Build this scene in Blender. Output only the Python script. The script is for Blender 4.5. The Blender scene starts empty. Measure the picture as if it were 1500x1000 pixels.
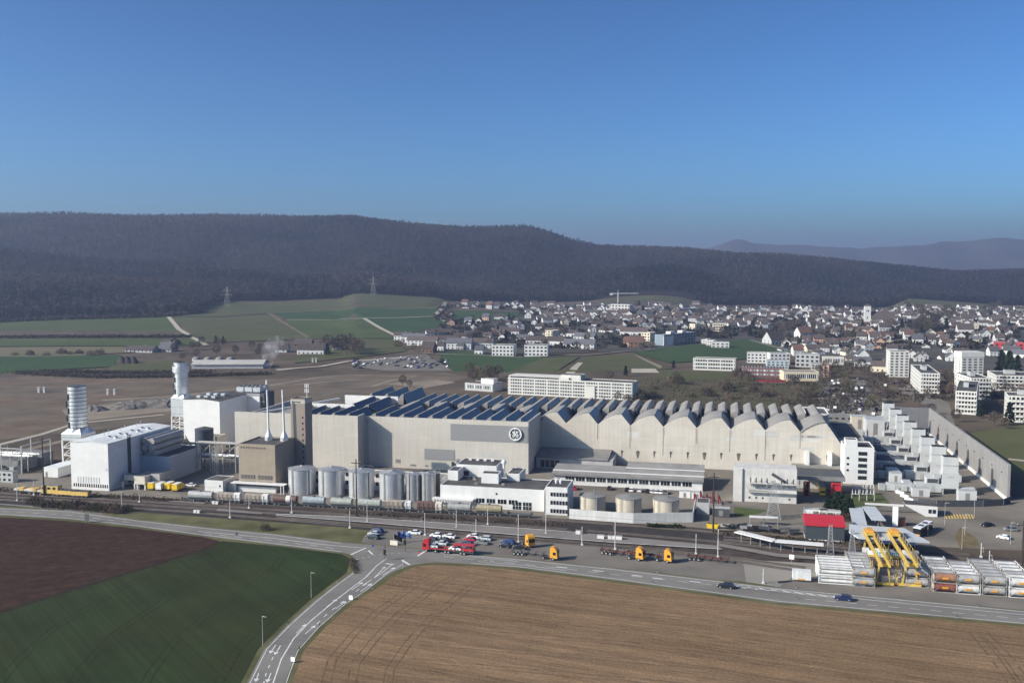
import bpy, bmesh, math, random
import numpy as np
from mathutils import Vector, Matrix
random.seed(7)
NR = np.random.RandomState(7)
SC = bpy.context.scene
COL = SC.collection
R = math.radians

# ------------------------------------------------------------------ camera
H, F = 88.0, 1400.0            # eye height (m), focal length in photo pixels
PITCH = math.atan(110 / 1400)  # horizon at photo row 390
cp, sp = math.cos(PITCH), math.sin(PITCH)
cam = bpy.data.objects.new('camera', bpy.data.cameras.new('camera'))
COL.objects.link(cam)
cam.location = (0, 0, H)
cam.rotation_euler = (math.pi / 2 - PITCH, 0, 0)
cam.data.sensor_fit = 'HORIZONTAL'
cam.data.angle = 2 * math.atan(750 / F)
cam.data.clip_start = 1.0
cam.data.clip_end = 40000.0
SC.camera = cam

# ------------------------------------------------------------------ light
SUN_H = Vector((0.944, 0.329))
SUN_H.normalize()
ELEV = R(29)
ldir = Vector((SUN_H.x * math.cos(ELEV), SUN_H.y * math.cos(ELEV), -math.sin(ELEV)))
sun = bpy.data.objects.new('sun', bpy.data.lights.new('sun', 'SUN'))
COL.objects.link(sun)
sun.rotation_euler = ldir.to_track_quat('-Z', 'Y').to_euler()
sun.data.energy = 5.0
sun.data.angle = R(0.5)
sun.data.color = (1.0, 0.90, 0.77)

world = bpy.data.worlds.new('World')
SC.world = world
world.use_nodes = True
wn = world.node_tree
sky = wn.nodes.new('ShaderNodeTexSky')
sky.sky_type = 'NISHITA'
sky.sun_disc = False
sky.sun_elevation = ELEV
sky.sun_rotation = math.atan2(-SUN_H.x, -SUN_H.y) % (2 * math.pi)
sky.altitude = 400
sky.air_density = 0.7
sky.dust_density = 2.6
sky.ozone_density = 3.8
bg = wn.nodes['Background']
sg = wn.nodes.new('ShaderNodeGamma')
sg.inputs[1].default_value = 1.45
wn.links.new(sky.outputs[0], sg.inputs[0])
st = wn.nodes.new('ShaderNodeMix'); st.data_type = 'RGBA'; st.blend_type = 'MULTIPLY'; st.inputs[0].default_value = 1
st.inputs[7].default_value = (0.73, 0.975, 1.0, 1)
wn.links.new(sg.outputs[0], st.inputs[6])
wn.links.new(st.outputs[2], bg.inputs[0])
bg.inputs[1].default_value = 0.0635

SC.view_settings.view_transform = 'Standard'
SC.view_settings.look = 'None'
SC.view_settings.gamma = 1
SC.view_settings.use_curve_mapping = False
SC.view_settings.exposure = 0.36
SC.render.engine = 'CYCLES'
SC.cycles.max_bounces = 5
SC.cycles.diffuse_bounces = 2
SC.cycles.glossy_bounces = 2
SC.cycles.volume_bounces = 0
SC.cycles.transparent_max_bounces = 8
SC.cycles.use_denoising = True

# ------------------------------------------------------------------ projection
def slope(v):
    yc = (500 - v) / F
    return (-sp + yc * cp) / (cp + yc * sp)

def zat(v, y):
    return H + y * slope(v)

def vnoise(x, y, s):
    """smooth value noise, vectorised, range -1..1"""
    x = np.asarray(x, float) / s; y = np.asarray(y, float) / s
    xi = np.floor(x); yi = np.floor(y)
    fx = x - xi; fy = y - yi
    fx = fx * fx * (3 - 2 * fx); fy = fy * fy * (3 - 2 * fy)
    def hsh(a, b):
        q = np.sin(a * 127.1 + b * 311.7 + s * 0.37) * 43758.5453
        return (q - np.floor(q)) * 2 - 1
    a = hsh(xi, yi); b = hsh(xi + 1, yi); c = hsh(xi, yi + 1); d = hsh(xi + 1, yi + 1)
    return (a * (1 - fx) + b * fx) * (1 - fy) + (c * (1 - fx) + d * fx) * fy

FU = [-900, 0, 100, 200, 285, 330, 400, 500, 520, 640, 660, 700, 800, 860, 900, 960, 1000, 1040, 1150, 1300, 1330, 1400, 1460, 1500, 2400]
FV = [472, 470, 466, 464, 461, 441, 441, 437, 430, 436, 442, 441, 443, 441, 435, 432, 436, 447, 448, 450, 437, 441, 446, 448, 450]
FY = [1400, 1400, 1400, 1420, 1430, 1700, 1740, 1800, 1820, 1850, 1850, 1880, 2000, 2030, 2060, 2080, 2060, 2000, 2050, 2100, 2250, 2250, 2250, 2250, 2250]
RU = [-900, 0, 100, 200, 300, 400, 450, 500, 560, 600, 650, 700, 770, 800, 830, 860, 900, 940, 1000, 1050, 1100, 1150, 1200, 1300, 1400, 1500, 2400]
RV = [318, 316, 315, 318, 316, 317, 319, 320, 326, 330, 333, 335, 334, 341, 352, 359, 360, 360, 363, 369, 373, 374, 378, 389, 397, 396, 398]
MU = [-900, 900, 1040, 1060, 1075, 1085, 1100, 1120, 1150, 1180, 1200, 1225, 1240, 1260, 1290, 1320, 1350, 1375, 1400, 1420, 1440, 1465, 1500, 1700, 2400]
MV = [372, 372, 364, 356, 351.5, 352, 358, 361, 361, 362, 363, 360, 361, 366, 366, 363, 361, 355, 358, 357, 351, 348, 352, 358, 366]
Y0, YR, YM = 830.0, 2950.0, 7500.0

def hz(x, y):
    x = np.asarray(x, float); y = np.asarray(y, float)
    u = 750 + F * x / np.maximum(y, 300)
    vf = np.interp(u, FU, FV); yf = np.interp(u, FU, FY)
    sl = lambda v: (-sp + (500 - v) / F * cp) / (cp + (500 - v) / F * sp)
    zf = H + yf * sl(vf)
    zr = H + YR * sl(np.interp(u, RU, RV)) - 15
    zm = H + YM * sl(np.interp(u, MU, MV)) + vnoise(x, 0 * x, 320) * 16 + vnoise(x, 0 * x, 110) * 8
    t1 = np.clip((y - Y0) / (yf - Y0), 0, 1)
    t2 = np.clip((y - yf) / (YR - yf), 0, 1)
    t3 = np.clip((y - YR) / 1500.0, 0, 1)
    z = zf * t1 * t1 * (2 - t1)
    rise = t2 ** 1.15 * (1 - 0.25 * np.sin(t2 * math.pi * 2) * 0.6)
    bump = (vnoise(x, y, 380) * 52 + vnoise(x, y, 150) * 16) * np.sin(np.pi * t2)
    z = z + (zr - zf) * rise + np.where((y > yf) & (y < YR), bump, 0)
    back = 1 - t3 * t3 * (3 - 2 * t3)
    z = np.where(y > YR, 20 + (zr - 20) * back, z)
    m = np.exp(-((y - YM) / 900.0) ** 2)
    z = np.where(y > YR + 1500, 20 + (zm + vnoise(x, y, 700) * 25 * (1 - m) - 20) * m, z)
    return np.where(y < Y0, 0.0, z)

def hzs(x, y):
    return float(hz(x, y))

def ray(u, v):
    xc = (u - 750) / F; yc = (500 - v) / F
    return (xc, cp + yc * sp, -sp + yc * cp)

def G(u, v, z=0.0):
    d = ray(u, v)
    k = (z - H) / d[2]
    return (d[0] * k, d[1] * k)

def GT(u, v):
    """point of the terrain under photo pixel (u, v)"""
    d = ray(u, v)
    if d[2] < 0:
        k = -H / d[2]
        if d[1] * k < Y0:
            return Vector((d[0] * k, d[1] * k, 0))
    ks = np.arange(Y0 - 40, 9000, 4.0) / d[1]
    zs = H + d[2] * ks
    hh = hz(d[0] * ks, d[1] * ks)
    i = np.argmax(zs <= hh)
    k = ks[i]
    return Vector((d[0] * k, d[1] * k, float(hh[i])))

def proj(x, y, z):
    dep = y * cp - (z - H) * sp
    yc = (y * sp + (z - H) * cp) / dep
    return (750 + F * x / dep, 500 - F * yc)

def zfor(x, y, v):
    return H + y * slope(v)

class Fr:
    """site frame: s along the front, t away from the viewer"""
    def __init__(self, o, ang):
        self.o = o; self.a = R(ang)
        self.ca, self.sa = math.cos(self.a), math.sin(self.a)
    def pt(self, s, t=0.0):
        return (self.o[0] + s * self.ca - t * self.sa, self.o[1] + s * self.sa + t * self.ca)
    def s_at(self, u, t=0.0, z=0.0):
        k = (u - 750) / F
        x0 = self.o[0] - t * self.sa; y0 = self.o[1] + t * self.ca
        return (k * (y0 * cp - (z - H) * sp) - x0) / (self.ca - k * self.sa * cp)
    def t_at(self, u, s=0.0, z=0.0):
        k = (u - 750) / F
        x0 = self.o[0] + s * self.ca; y0 = self.o[1] + s * self.sa
        return (k * (y0 * cp - (z - H) * sp) - x0) / (-self.sa - k * self.ca * cp)
    def z_at(self, s, t, v):
        x, y = self.pt(s, t)
        return zfor(x, y, v)

# ------------------------------------------------------------------ meshes
class MB:
    def __init__(self):
        self.v = []; self.f = []; self.m = []; self.cur = 0
    def add(self, vs, fs):
        n = len(self.v)
        self.v.extend([tuple(p) for p in vs])
        for f in fs:
            self.f.append([n + i for i in f]); self.m.append(self.cur)
        return self
    def box(self, x0, x1, y0, y1, z0, z1):
        if x0 > x1: x0, x1 = x1, x0
        if y0 > y1: y0, y1 = y1, y0
        return self.add([(x0, y0, z0), (x1, y0, z0), (x1, y1, z0), (x0, y1, z0), (x0, y0, z1), (x1, y0, z1), (x1, y1, z1), (x0, y1, z1)],
                        [(3, 2, 1, 0), (4, 5, 6, 7), (0, 1, 5, 4), (1, 2, 6, 5), (2, 3, 7, 6), (3, 0, 4, 7)])
    def obox(self, c, ax, ay, az):
        """oriented box: centre c, half-axis vectors"""
        c = Vector(c); ax = Vector(ax); ay = Vector(ay); az = Vector(az)
        p = [c + sx * ax + sy * ay + sz * az for sz in (-1, 1) for sx, sy in ((-1, -1), (1, -1), (1, 1), (-1, 1))]
        return self.add(p, [(3, 2, 1, 0), (4, 5, 6, 7), (0, 1, 5, 4), (1, 2, 6, 5), (2, 3, 7, 6), (3, 0, 4, 7)])
    def beam(self, p, q, w, h=None):
        p = Vector(p); q = Vector(q); d = (q - p)
        L = d.length; d = d / L
        up = Vector((0, 0, 1)) if abs(d.z) < .95 else Vector((0, 1, 0))
        s = d.cross(up).normalized(); u2 = s.cross(d)
        h = h or w
        return self.obox((p + q) / 2, d * L / 2, s * w / 2, u2 * h / 2)
    def prism(self, pts, z0, z1):
        n = len(pts)
        vs = [(x, y, z0) for x, y in pts] + [(x, y, z1) for x, y in pts]
        fs = [tuple(range(n - 1, -1, -1)), tuple(range(n, 2 * n))] + [(i, (i + 1) % n, n + (i + 1) % n, n + i) for i in range(n)]
        return self.add(vs, fs)
    def xprism(self, pts, y0, y1):
        """profile in x-z swept along y"""
        n = len(pts)
        vs = [(x, y0, z) for x, z in pts] + [(x, y1, z) for x, z in pts]
        fs = [tuple(range(n)), tuple(range(2 * n - 1, n - 1, -1))] + [(i, n + i, n + (i + 1) % n, (i + 1) % n) for i in range(n)]
        return self.add(vs, fs)
    def yprism(self, pts, x0, x1):
        """profile in y-z swept along x"""
        n = len(pts)
        vs = [(x0, y, z) for y, z in pts] + [(x1, y, z) for y, z in pts]
        fs = [tuple(range(n - 1, -1, -1)), tuple(range(n, 2 * n))] + [(i, (i + 1) % n, n + (i + 1) % n, n + i) for i in range(n)]
        return self.add(vs, fs)
    def cyl(self, x, y, z0, z1, r, r2=None, n=16, cap=True):
        r2 = r if r2 is None else r2
        vs = []
        for z, rr in ((z0, r), (z1, r2)):
            for i in range(n):
                a = 2 * math.pi * i / n
                vs.append((x + rr * math.cos(a), y + rr * math.sin(a), z))
        fs = [(i, (i + 1) % n, n + (i + 1) % n, n + i) for i in range(n)]
        if cap:
            fs += [tuple(range(n - 1, -1, -1)), tuple(range(n, 2 * n))]
        return self.add(vs, fs)
    def lathe(self, x, y, prof, n=16):
        vs = []; fs = []
        for r, z in prof:
            for i in range(n):
                a = 2 * math.pi * i / n
                vs.append((x + r * math.cos(a), y + r * math.sin(a), z))
        for k in range(len(prof) - 1):
            for i in range(n):
                fs.append((k * n + i, k * n + (i + 1) % n, (k + 1) * n + (i + 1) % n, (k + 1) * n + i))
        fs.append(tuple(range(n - 1, -1, -1)))
        fs.append(tuple(range((len(prof) - 1) * n, len(prof) * n)))
        return self.add(vs, fs)
    def tube(self, p, q, r, n=8, r2=None):
        p = Vector(p); q = Vector(q); d = (q - p).normalized()
        up = Vector((0, 0, 1)) if abs(d.z) < .95 else Vector((0, 1, 0))
        s = d.cross(up).normalized(); u2 = s.cross(d)
        r2 = r if r2 is None else r2
        vs = []
        for c, rr in ((p, r), (q, r2)):
            for i in range(n):
                a = 2 * math.pi * i / n
                vs.append(c + s * rr * math.cos(a) + u2 * rr * math.sin(a))
        fs = [(n + i, n + (i + 1) % n, (i + 1) % n, i) for i in range(n)]
        fs += [tuple(range(n)), tuple(range(2 * n - 1, n - 1, -1))]
        return self.add(vs, fs)
    def path(self, pts, r, n=6):
        for a, b in zip(pts[:-1], pts[1:]):
            self.tube(a, b, r, n)
        return self
    def quad(self, *p):
        return self.add(p, [tuple(range(len(p)))])
    def build(self, name, mat, parent=None, smooth=False):
        me = bpy.data.meshes.new(name)
        me.from_pydata(self.v, [], self.f)
        mats = mat if isinstance(mat, (list, tuple)) else [mat]
        for m_ in mats:
            me.materials.append(m_)
        if len(mats) > 1:
            me.polygons.foreach_set('material_index', self.m)
        if smooth:
            me.polygons.foreach_set('use_smooth', [True] * len(me.polygons))
            try:
                me.set_sharp_from_angle(angle=R(40))
            except Exception:
                pass
        me.update()
        o = bpy.data.objects.new(name, me)
        COL.objects.link(o)
        if parent is not None:
            o.parent = parent
        return o

def tag(o, label=None, cat=None, group=None, kind=None):
    if label: o['label'] = label
    if cat: o['category'] = cat
    if group: o['group'] = group
    if kind: o['kind'] = kind
    return o

def thing(name, label, cat, loc=(0, 0, 0), rz=0.0, group=None):
    o = bpy.data.objects.new(name, None)
    o.empty_display_size = 0.5
    COL.objects.link(o)
    o.location = loc if len(loc) == 3 else (loc[0], loc[1], 0)
    o.rotation_euler = (0, 0, rz)
    return tag(o, label, cat, group)

KIDS = {}
def copy_tree(o, loc=None, rz=None, label=None, group=None, scale=None, parent=None):
    c = o.copy(); COL.objects.link(c)
    if parent is not None: c.parent = parent
    if loc is not None: c.location = loc if len(loc) == 3 else (loc[0], loc[1], 0)
    if rz is not None: c.rotation_euler = (0, 0, rz)
    if scale is not None: c.scale = (scale,) * 3 if not isinstance(scale, tuple) else scale
    if label: c['label'] = label
    if group: c['group'] = group
    for ch in o.children:
        copy_tree(ch, parent=c)
    return c

# ------------------------------------------------------------------ materials
def lin(c):
    return c if c <= 0 else (c / 12.92 if c <= 0.04045 else ((c + 0.055) / 1.055) ** 2.4)

def rgb(*c):
    """a colour given as 0-255 display values of the surface itself"""
    return tuple(lin(x / 255) for x in c)

MATS = {}
MATTE = set('bare_ground wooded_slope far_mountain meadow_green winter_wheat_green pasture_olive reed_brown dry_meadow pale_gravel_track dirt_track town_ground rough_dry_grass dug_earth verge_grass yard_asphalt pale_asphalt car_park_asphalt road_asphalt track_ballast dark_track_ballast platform_paving young_wheat ploughed_soil straw_stubble lawn pitch_grass autumn_planting sleeper_band grey_brown_twigs reddish_twigs olive_twigs dark_needles'.split())
def mat(name, col, rough=0.8, var=0.18, scale=0.4, metal=0.0, spec=0.3, panel=None, streak=0.0, var2=None, detail=4, bump=0.0, rnd=0.0, wave=None, stretch=(1, 1, 1), rows=None):
    """weathered surface: base colour broken up by noise; panel=(w, h, depth) adds joints; streak adds run-off stains; wave=(period, axis, amount)"""
    if name in MATS:
        return MATS[name]
    m = bpy.data.materials.new(name); m.use_nodes = True
    nt = m.node_tree; N = nt.nodes; L = nt.links
    b = N['Principled BSDF']
    b.inputs['Roughness'].default_value = rough
    b.inputs['Metallic'].default_value = metal
    b.inputs['Specular IOR Level'].default_value = spec
    if name in MATTE: b.inputs['Specular IOR Level'].default_value = 0.02
    tc = N.new('ShaderNodeTexCoord')
    def mulv(sock, fac_sock, lo, hi):
        mr = N.new('ShaderNodeMapRange'); mr.inputs[1].default_value = 0.25; mr.inputs[2].default_value = 0.75
        mr.inputs[3].default_value = lo; mr.inputs[4].default_value = hi
        L.new(fac_sock, mr.inputs[0])
        mx = N.new('ShaderNodeMix'); mx.data_type = 'RGBA'; mx.blend_type = 'MULTIPLY'; mx.inputs[0].default_value = 1
        L.new(sock, mx.inputs[6]); L.new(mr.outputs[0], mx.inputs[7])
        return mx.outputs[2]
    base = N.new('ShaderNodeRGB'); base.outputs[0].default_value = (*col, 1)
    out = base.outputs[0]
    mp = N.new('ShaderNodeMapping'); mp.inputs['Scale'].default_value = stretch
    L.new(tc.outputs['Object'], mp.inputs[0])
    if var:
        n1 = N.new('ShaderNodeTexNoise'); n1.inputs['Scale'].default_value = scale; n1.inputs['Detail'].default_value = detail
        L.new(mp.outputs[0], n1.inputs['Vector'])
        out = mulv(out, n1.outputs['Fac'], 1 - var, 1 + var)
    if var2:
        n2 = N.new('ShaderNodeTexNoise'); n2.inputs['Scale'].default_value = var2[0]; n2.inputs['Detail'].default_value = 3
        L.new(tc.outputs['Object'], n2.inputs['Vector'])
        mr = N.new('ShaderNodeMapRange'); mr.inputs[1].default_value = .42; mr.inputs[2].default_value = .62
        L.new(n2.outputs['Fac'], mr.inputs[0])
        mx = N.new('ShaderNodeMix'); mx.data_type = 'RGBA'
        L.new(mr.outputs[0], mx.inputs[0]); L.new(out, mx.inputs[6])
        c2 = N.new('ShaderNodeMix'); c2.data_type = 'RGBA'; c2.blend_type = 'MULTIPLY'; c2.inputs[0].default_value = 1
        L.new(out, c2.inputs[6]); c2.inputs[7].default_value = (*var2[1], 1)
        L.new(c2.outputs[2], mx.inputs[7])
        out = mx.outputs[2]
    if streak:
        ms = N.new('ShaderNodeMapping'); ms.inputs['Scale'].default_value = (1.2, 1.2, 0.05)
        L.new(tc.outputs['Object'], ms.inputs[0])
        n3 = N.new('ShaderNodeTexNoise'); n3.inputs['Scale'].default_value = 1.0; n3.inputs['Detail'].default_value = 4
        L.new(ms.outputs[0], n3.inputs['Vector'])
        out = mulv(out, n3.outputs['Fac'], 1 - streak, 1 + streak * .5)
    if panel:
        sx = N.new('ShaderNodeSeparateXYZ'); L.new(tc.outputs['Object'], sx.inputs[0])
        ad = N.new('ShaderNodeMath'); L.new(sx.outputs[0], ad.inputs[0]); L.new(sx.outputs[1], ad.inputs[1])
        cb = N.new('ShaderNodeCombineXYZ'); L.new(ad.outputs[0], cb.inputs[0]); L.new(sx.outputs[2], cb.inputs[1])
        br = N.new('ShaderNodeTexBrick'); br.offset = 0.0; br.inputs['Scale'].default_value = 1
        br.inputs['Brick Width'].default_value = panel[0]; br.inputs['Row Height'].default_value = panel[1]
        br.inputs['Mortar Size'].default_value = panel[3] if len(panel) > 3 else 0.06
        br.inputs['Color1'].default_value = (1, 1, 1, 1); br.inputs['Color2'].default_value = (.94, .94, .94, 1)
        br.inputs['Mortar'].default_value = (1 - panel[2],) * 3 + (1,)
        L.new(cb.outputs[0], br.inputs['Vector'])
        mx = N.new('ShaderNodeMix'); mx.data_type = 'RGBA'; mx.blend_type = 'MULTIPLY'; mx.inputs[0].default_value = 1
        L.new(out, mx.inputs[6]); L.new(br.outputs['Color'], mx.inputs[7])
        out = mx.outputs[2]
    if wave:
        wv = N.new('ShaderNodeTexWave'); wv.bands_direction = wave[1]; wv.inputs['Scale'].default_value = 0.314159 / wave[0] * 1.0
        wv.inputs['Distortion'].default_value = wave[3] if len(wave) > 3 else 0.6; wv.inputs['Detail'].default_value = 2; wv.inputs['Detail Scale'].default_value = 0.4
        if len(wave) > 4:
            wm = N.new('ShaderNodeMapping'); wm.inputs['Rotation'].default_value = (0, 0, wave[4])
            L.new(tc.outputs['Object'], wm.inputs[0]); L.new(wm.outputs[0], wv.inputs['Vector'])
        else:
            L.new(tc.outputs['Object'], wv.inputs['Vector'])
        out = mulv(out, wv.outputs['Fac'], 1 - wave[2], 1 + wave[2])
    for ang_, wd_, amt_, ln_ in (rows or ()):
        mr_ = N.new('ShaderNodeMapping'); mr_.vector_type = 'TEXTURE'; mr_.inputs['Rotation'].default_value = (0, 0, ang_); mr_.inputs['Scale'].default_value = (ln_, wd_, 1)
        L.new(tc.outputs['Object'], mr_.inputs[0])
        nr = N.new('ShaderNodeTexNoise'); nr.inputs['Scale'].default_value = 1.0; nr.inputs['Detail'].default_value = 3
        L.new(mr_.outputs[0], nr.inputs['Vector'])
        out = mulv(out, nr.outputs['Fac'], 1 - amt_, 1 + amt_)
    if rnd:
        oi = N.new('ShaderNodeObjectInfo')
        mr = N.new('ShaderNodeMapRange'); mr.inputs[3].default_value = 1 - rnd; mr.inputs[4].default_value = 1 + rnd
        L.new(oi.outputs['Random'], mr.inputs[0])
        mx = N.new('ShaderNodeMix'); mx.data_type = 'RGBA'; mx.blend_type = 'MULTIPLY'; mx.inputs[0].default_value = 1
        L.new(out, mx.inputs[6]); L.new(mr.outputs[0], mx.inputs[7])
        out = mx.outputs[2]
    L.new(out, b.inputs['Base Color'])
    if bump:
        n4 = N.new('ShaderNodeTexNoise'); n4.inputs['Scale'].default_value = scale * 6; n4.inputs['Detail'].default_value = 5
        L.new(tc.outputs['Object'], n4.inputs['Vector'])
        bp = N.new('ShaderNodeBump'); bp.inputs['Strength'].default_value = 0.6; bp.inputs['Distance'].default_value = bump
        L.new(n4.outputs['Fac'], bp.inputs['Height']); L.new(bp.outputs[0], b.inputs['Normal'])
    MATS[name] = m
    return m

def attr_mat(name, attr='tint', rough=0.9):
    """colour stored per face (each tree of a wood has its own)"""
    m = bpy.data.materials.new(name); m.use_nodes = True
    N = m.node_tree.nodes; L = m.node_tree.links
    a = N.new('ShaderNodeAttribute'); a.attribute_name = attr
    b = N['Principled BSDF']; b.inputs['Roughness'].default_value = rough; b.inputs['Specular IOR Level'].default_value = 0.1
    L.new(a.outputs['Color'], b.inputs['Base Color'])
    t = N.new('ShaderNodeBsdfTranslucent'); L.new(a.outputs['Color'], t.inputs[0])
    mx = N.new('ShaderNodeMixShader'); mx.inputs[0].default_value = 0.5
    L.new(b.outputs[0], mx.inputs[1]); L.new(t.outputs[0], mx.inputs[2])
    L.new(mx.outputs[0], next(n for n in N if n.type == 'OUTPUT_MATERIAL').inputs[0])
    MATS[name] = m
    return m
# ------------------------------------------------------------------ the land
def grid_mesh(name, X, Y, Z, material, smooth=True):
    r, c = X.shape
    me = bpy.data.meshes.new(name)
    vs = np.stack([X, Y, Z], -1).reshape(-1, 3)
    i = np.arange(r * c).reshape(r, c)
    q = np.stack([i[:-1, :-1], i[:-1, 1:], i[1:, 1:], i[1:, :-1]], -1).reshape(-1, 4)
    me.vertices.add(len(vs)); me.vertices.foreach_set('co', vs.ravel())
    me.loops.add(q.size); me.loops.foreach_set('vertex_index', q.ravel().astype(np.int32))
    me.polygons.add(len(q)); me.polygons.foreach_set('loop_start', np.arange(0, q.size, 4, dtype=np.int32))
    me.polygons.foreach_set('loop_total', np.full(len(q), 4, np.int32))
    me.polygons.foreach_set('use_smooth', np.full(len(q), smooth))
    me.update(calc_edges=True); me.validate()
    me.materials.append(material)
    o = bpy.data.objects.new(name, me); COL.objects.link(o)
    return o

m_ground = mat('bare_ground', (0.115, 0.088, 0.068), var=.3, scale=.02, var2=(.05, (.78, .86, .78)), bump=.15, detail=8)
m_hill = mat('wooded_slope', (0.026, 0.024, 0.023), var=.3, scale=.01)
m_mount = mat('far_mountain', (0.05, 0.05, 0.045), var=.3, scale=.003)
az = np.linspace(-1.05, 1.05, 300)
ys = np.concatenate([[-1200, -500, 0, 200, 400, 600, 750, 830], np.arange(850, 3100, 22), np.arange(3100, 4500, 60)])
YY, AA = np.meshgrid(ys, az, indexing='ij')
XX = AA * np.maximum(YY, 500)
tag(grid_mesh('ground', XX, YY, hz(XX, YY), m_ground), kind='structure')
ys = np.concatenate([np.arange(4440, 6000, 150), np.arange(6000, 7600, 50), np.arange(7600, 10500, 150)])
YY, AA = np.meshgrid(ys, az, indexing='ij')
XX = AA * YY
tag(grid_mesh('mountains', XX, YY, hz(XX, YY) + 2, m_mount), kind='structure')

def drape(name, px, material, lift, world=False, kind='structure', cell=22.0):
    """a sheet of ground cover over the land; px: outline in photo pixels (or world metres)"""
    pts = [Vector((*p, hzs(*p))) for p in px] if world else [GT(*p) for p in px]
    bm = bmesh.new()
    bm.faces.new([bm.verts.new((p.x, p.y, 0)) for p in pts])
    far = max(p.y for p in pts) > Y0
    bmesh.ops.triangulate(bm, faces=bm.faces[:])
    if far:
        for _ in range(7):
            es = [e for e in bm.edges if e.calc_length() > cell * 1.6]
            if not es: break
            bmesh.ops.subdivide_edges(bm, edges=es, cuts=1)
            bmesh.ops.triangulate(bm, faces=[f for f in bm.faces if len(f.verts) > 3])
    for v in bm.verts:
        v.co.z = hzs(v.co.x, v.co.y) + (lift if v.co.y < Y0 - 20 else lift + .55)
    bmesh.ops.recalc_face_normals(bm, faces=bm.faces[:])
    if bm.faces and sum(f.normal.z for f in bm.faces) < 0:
        bmesh.ops.reverse_faces(bm, faces=bm.faces[:])
    me = bpy.data.meshes.new(name); bm.to_mesh(me); bm.free()
    me.materials.append(material)
    o = bpy.data.objects.new(name, me); COL.objects.link(o)
    return tag(o, kind=kind)

def ribbon_pts(pts, w):
    """offset a world polyline by +-w/2"""
    L_, R_ = [], []
    for i, p in enumerate(pts):
        a = Vector(pts[max(i - 1, 0)]); b = Vector(pts[min(i + 1, len(pts) - 1)])
        d = (b - a).normalized()
        n = Vector((-d.y, d.x))
        ww = w[i] if isinstance(w, (list, tuple)) else w
        L_.append((p[0] + n.x * ww / 2, p[1] + n.y * ww / 2)); R_.append((p[0] - n.x * ww / 2, p[1] - n.y * ww / 2))
    return L_, R_

def dense(pts, step):
    out = []
    for a, b in zip(pts[:-1], pts[1:]):
        a = Vector(a); b = Vector(b); n = max(1, int((b - a).length / step))
        for i in range(n):
            p = a.lerp(b, i / n); out.append((p.x, p.y))
    out.append(tuple(pts[-1][:2]))
    return out

def strip(name, px, w, material, lift, world=False, kind='structure', mb=None):
    pts = [tuple(p) for p in px] if world else [tuple(GT(*p)[:2]) for p in px]
    far = max(p[1] for p in pts) > Y0
    if far: pts = dense(pts, 20)
    A, B = ribbon_pts(pts, w)
    own = mb is None
    mb = mb or MB()
    z = lambda p: hzs(*p) + (lift if p[1] < Y0 - 20 else lift + .6)
    for i in range(len(pts) - 1):
        mb.quad((*B[i], z(B[i])), (*B[i + 1], z(B[i + 1])), (*A[i + 1], z(A[i + 1])), (*A[i], z(A[i])))
    if own:
        return tag(mb.build(name, material), kind=kind)

# far fields, left
m_fg1 = mat('meadow_green', (0.072, 0.092, 0.038), var=.14, scale=.015)
m_fg2 = mat('winter_wheat_green', (0.048, 0.078, 0.034), var=.12, scale=.015)
m_fg3 = mat('pasture_olive', (0.088, 0.092, 0.045), var=.14, scale=.02)
m_fg4 = mat('reed_brown', (0.10, 0.085, 0.06), var=.3, scale=.04)
m_fgdry = mat('dry_meadow', (0.15, 0.135, 0.085), var=.15, scale=.03)
m_track = mat('pale_gravel_track', (0.40, 0.36, 0.29), var=.1, scale=.1)
m_track2 = mat('dirt_track', (0.24, 0.20, 0.155), var=.2, scale=.05)
drape('far_field', [(-60, 473), (120, 467), (246, 465), (268, 486), (276, 492), (-60, 494)], m_fg1, .1)
drape('marsh_strip', [(-60, 484), (276, 486), (292, 497), (-60, 497)], m_fg4, .2)
drape('far_field', [(-60, 497), (292, 497), (300, 505), (250, 508), (-60, 508)], m_fg1, .15)
drape('far_field', [(-60, 510), (180, 509), (205, 516), (100, 523), (-60, 524)], m_fgdry, .12)
drape('far_field', [(-60, 525), (178, 521), (168, 532), (172, 538), (100, 541), (30, 544), (-60, 553)], m_fg2, .14)
drape('far_field', [(172, 534), (262, 528), (262, 543), (150, 543)], m_fg3, .16)
drape('far_field', [(247, 465), (330, 466), (398, 461), (452, 497), (300, 503), (285, 490)], m_fg3, .1)
drape('far_field', [(300, 442), (330, 443), (500, 439), (505, 433), (560, 431), (640, 437), (655, 445), (640, 452), (400, 459), (330, 464), (250, 465)], m_fg3, .08)
drape('far_field', [(400, 459), (640, 452), (637, 464), (540, 467), (420, 469)], m_fg2, .13)
drape('far_field', [(420, 469), (533, 467), (580, 497), (452, 497)], m_fg1, .13)
drape('far_field', [(535, 467), (637, 464), (670, 474), (585, 494)], m_fg2, .16)
drape('far_field', [(668, 455), (756, 458), (775, 462), (700, 474), (672, 473), (650, 463)], m_fg2, .13)
strip('field_track', [(247, 465), (262, 483), (285, 497), (303, 507)], 6, m_track, .3)
strip('field_track', [(393, 459), (410, 470), (452, 495)], 5, m_fgdry, .3)
strip('field_track', [(394, 459), (470, 456), (560, 453), (640, 452)], 4, m_track2, .3)
strip('field_track', [(420, 469), (535, 467), (590, 466), (638, 464)], 4, m_track, .3)
strip('field_track', [(533, 467), (555, 480), (580, 493)], 6, m_track, .32)
strip('field_track', [(653, 443), (648, 452), (638, 462), (650, 471), (672, 477)], 7, m_track, .34)
# meadow patches by the wood, right
drape('far_field', [(860, 446), (905, 437), (960, 433), (1000, 438), (1030, 449)], m_fg3, .1)
drape('far_field', [(1312, 452), (1322, 436), (1345, 438), (1400, 443), (1460, 448), (1540, 450), (1540, 456), (1400, 456)], m_fg3, .1)
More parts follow.
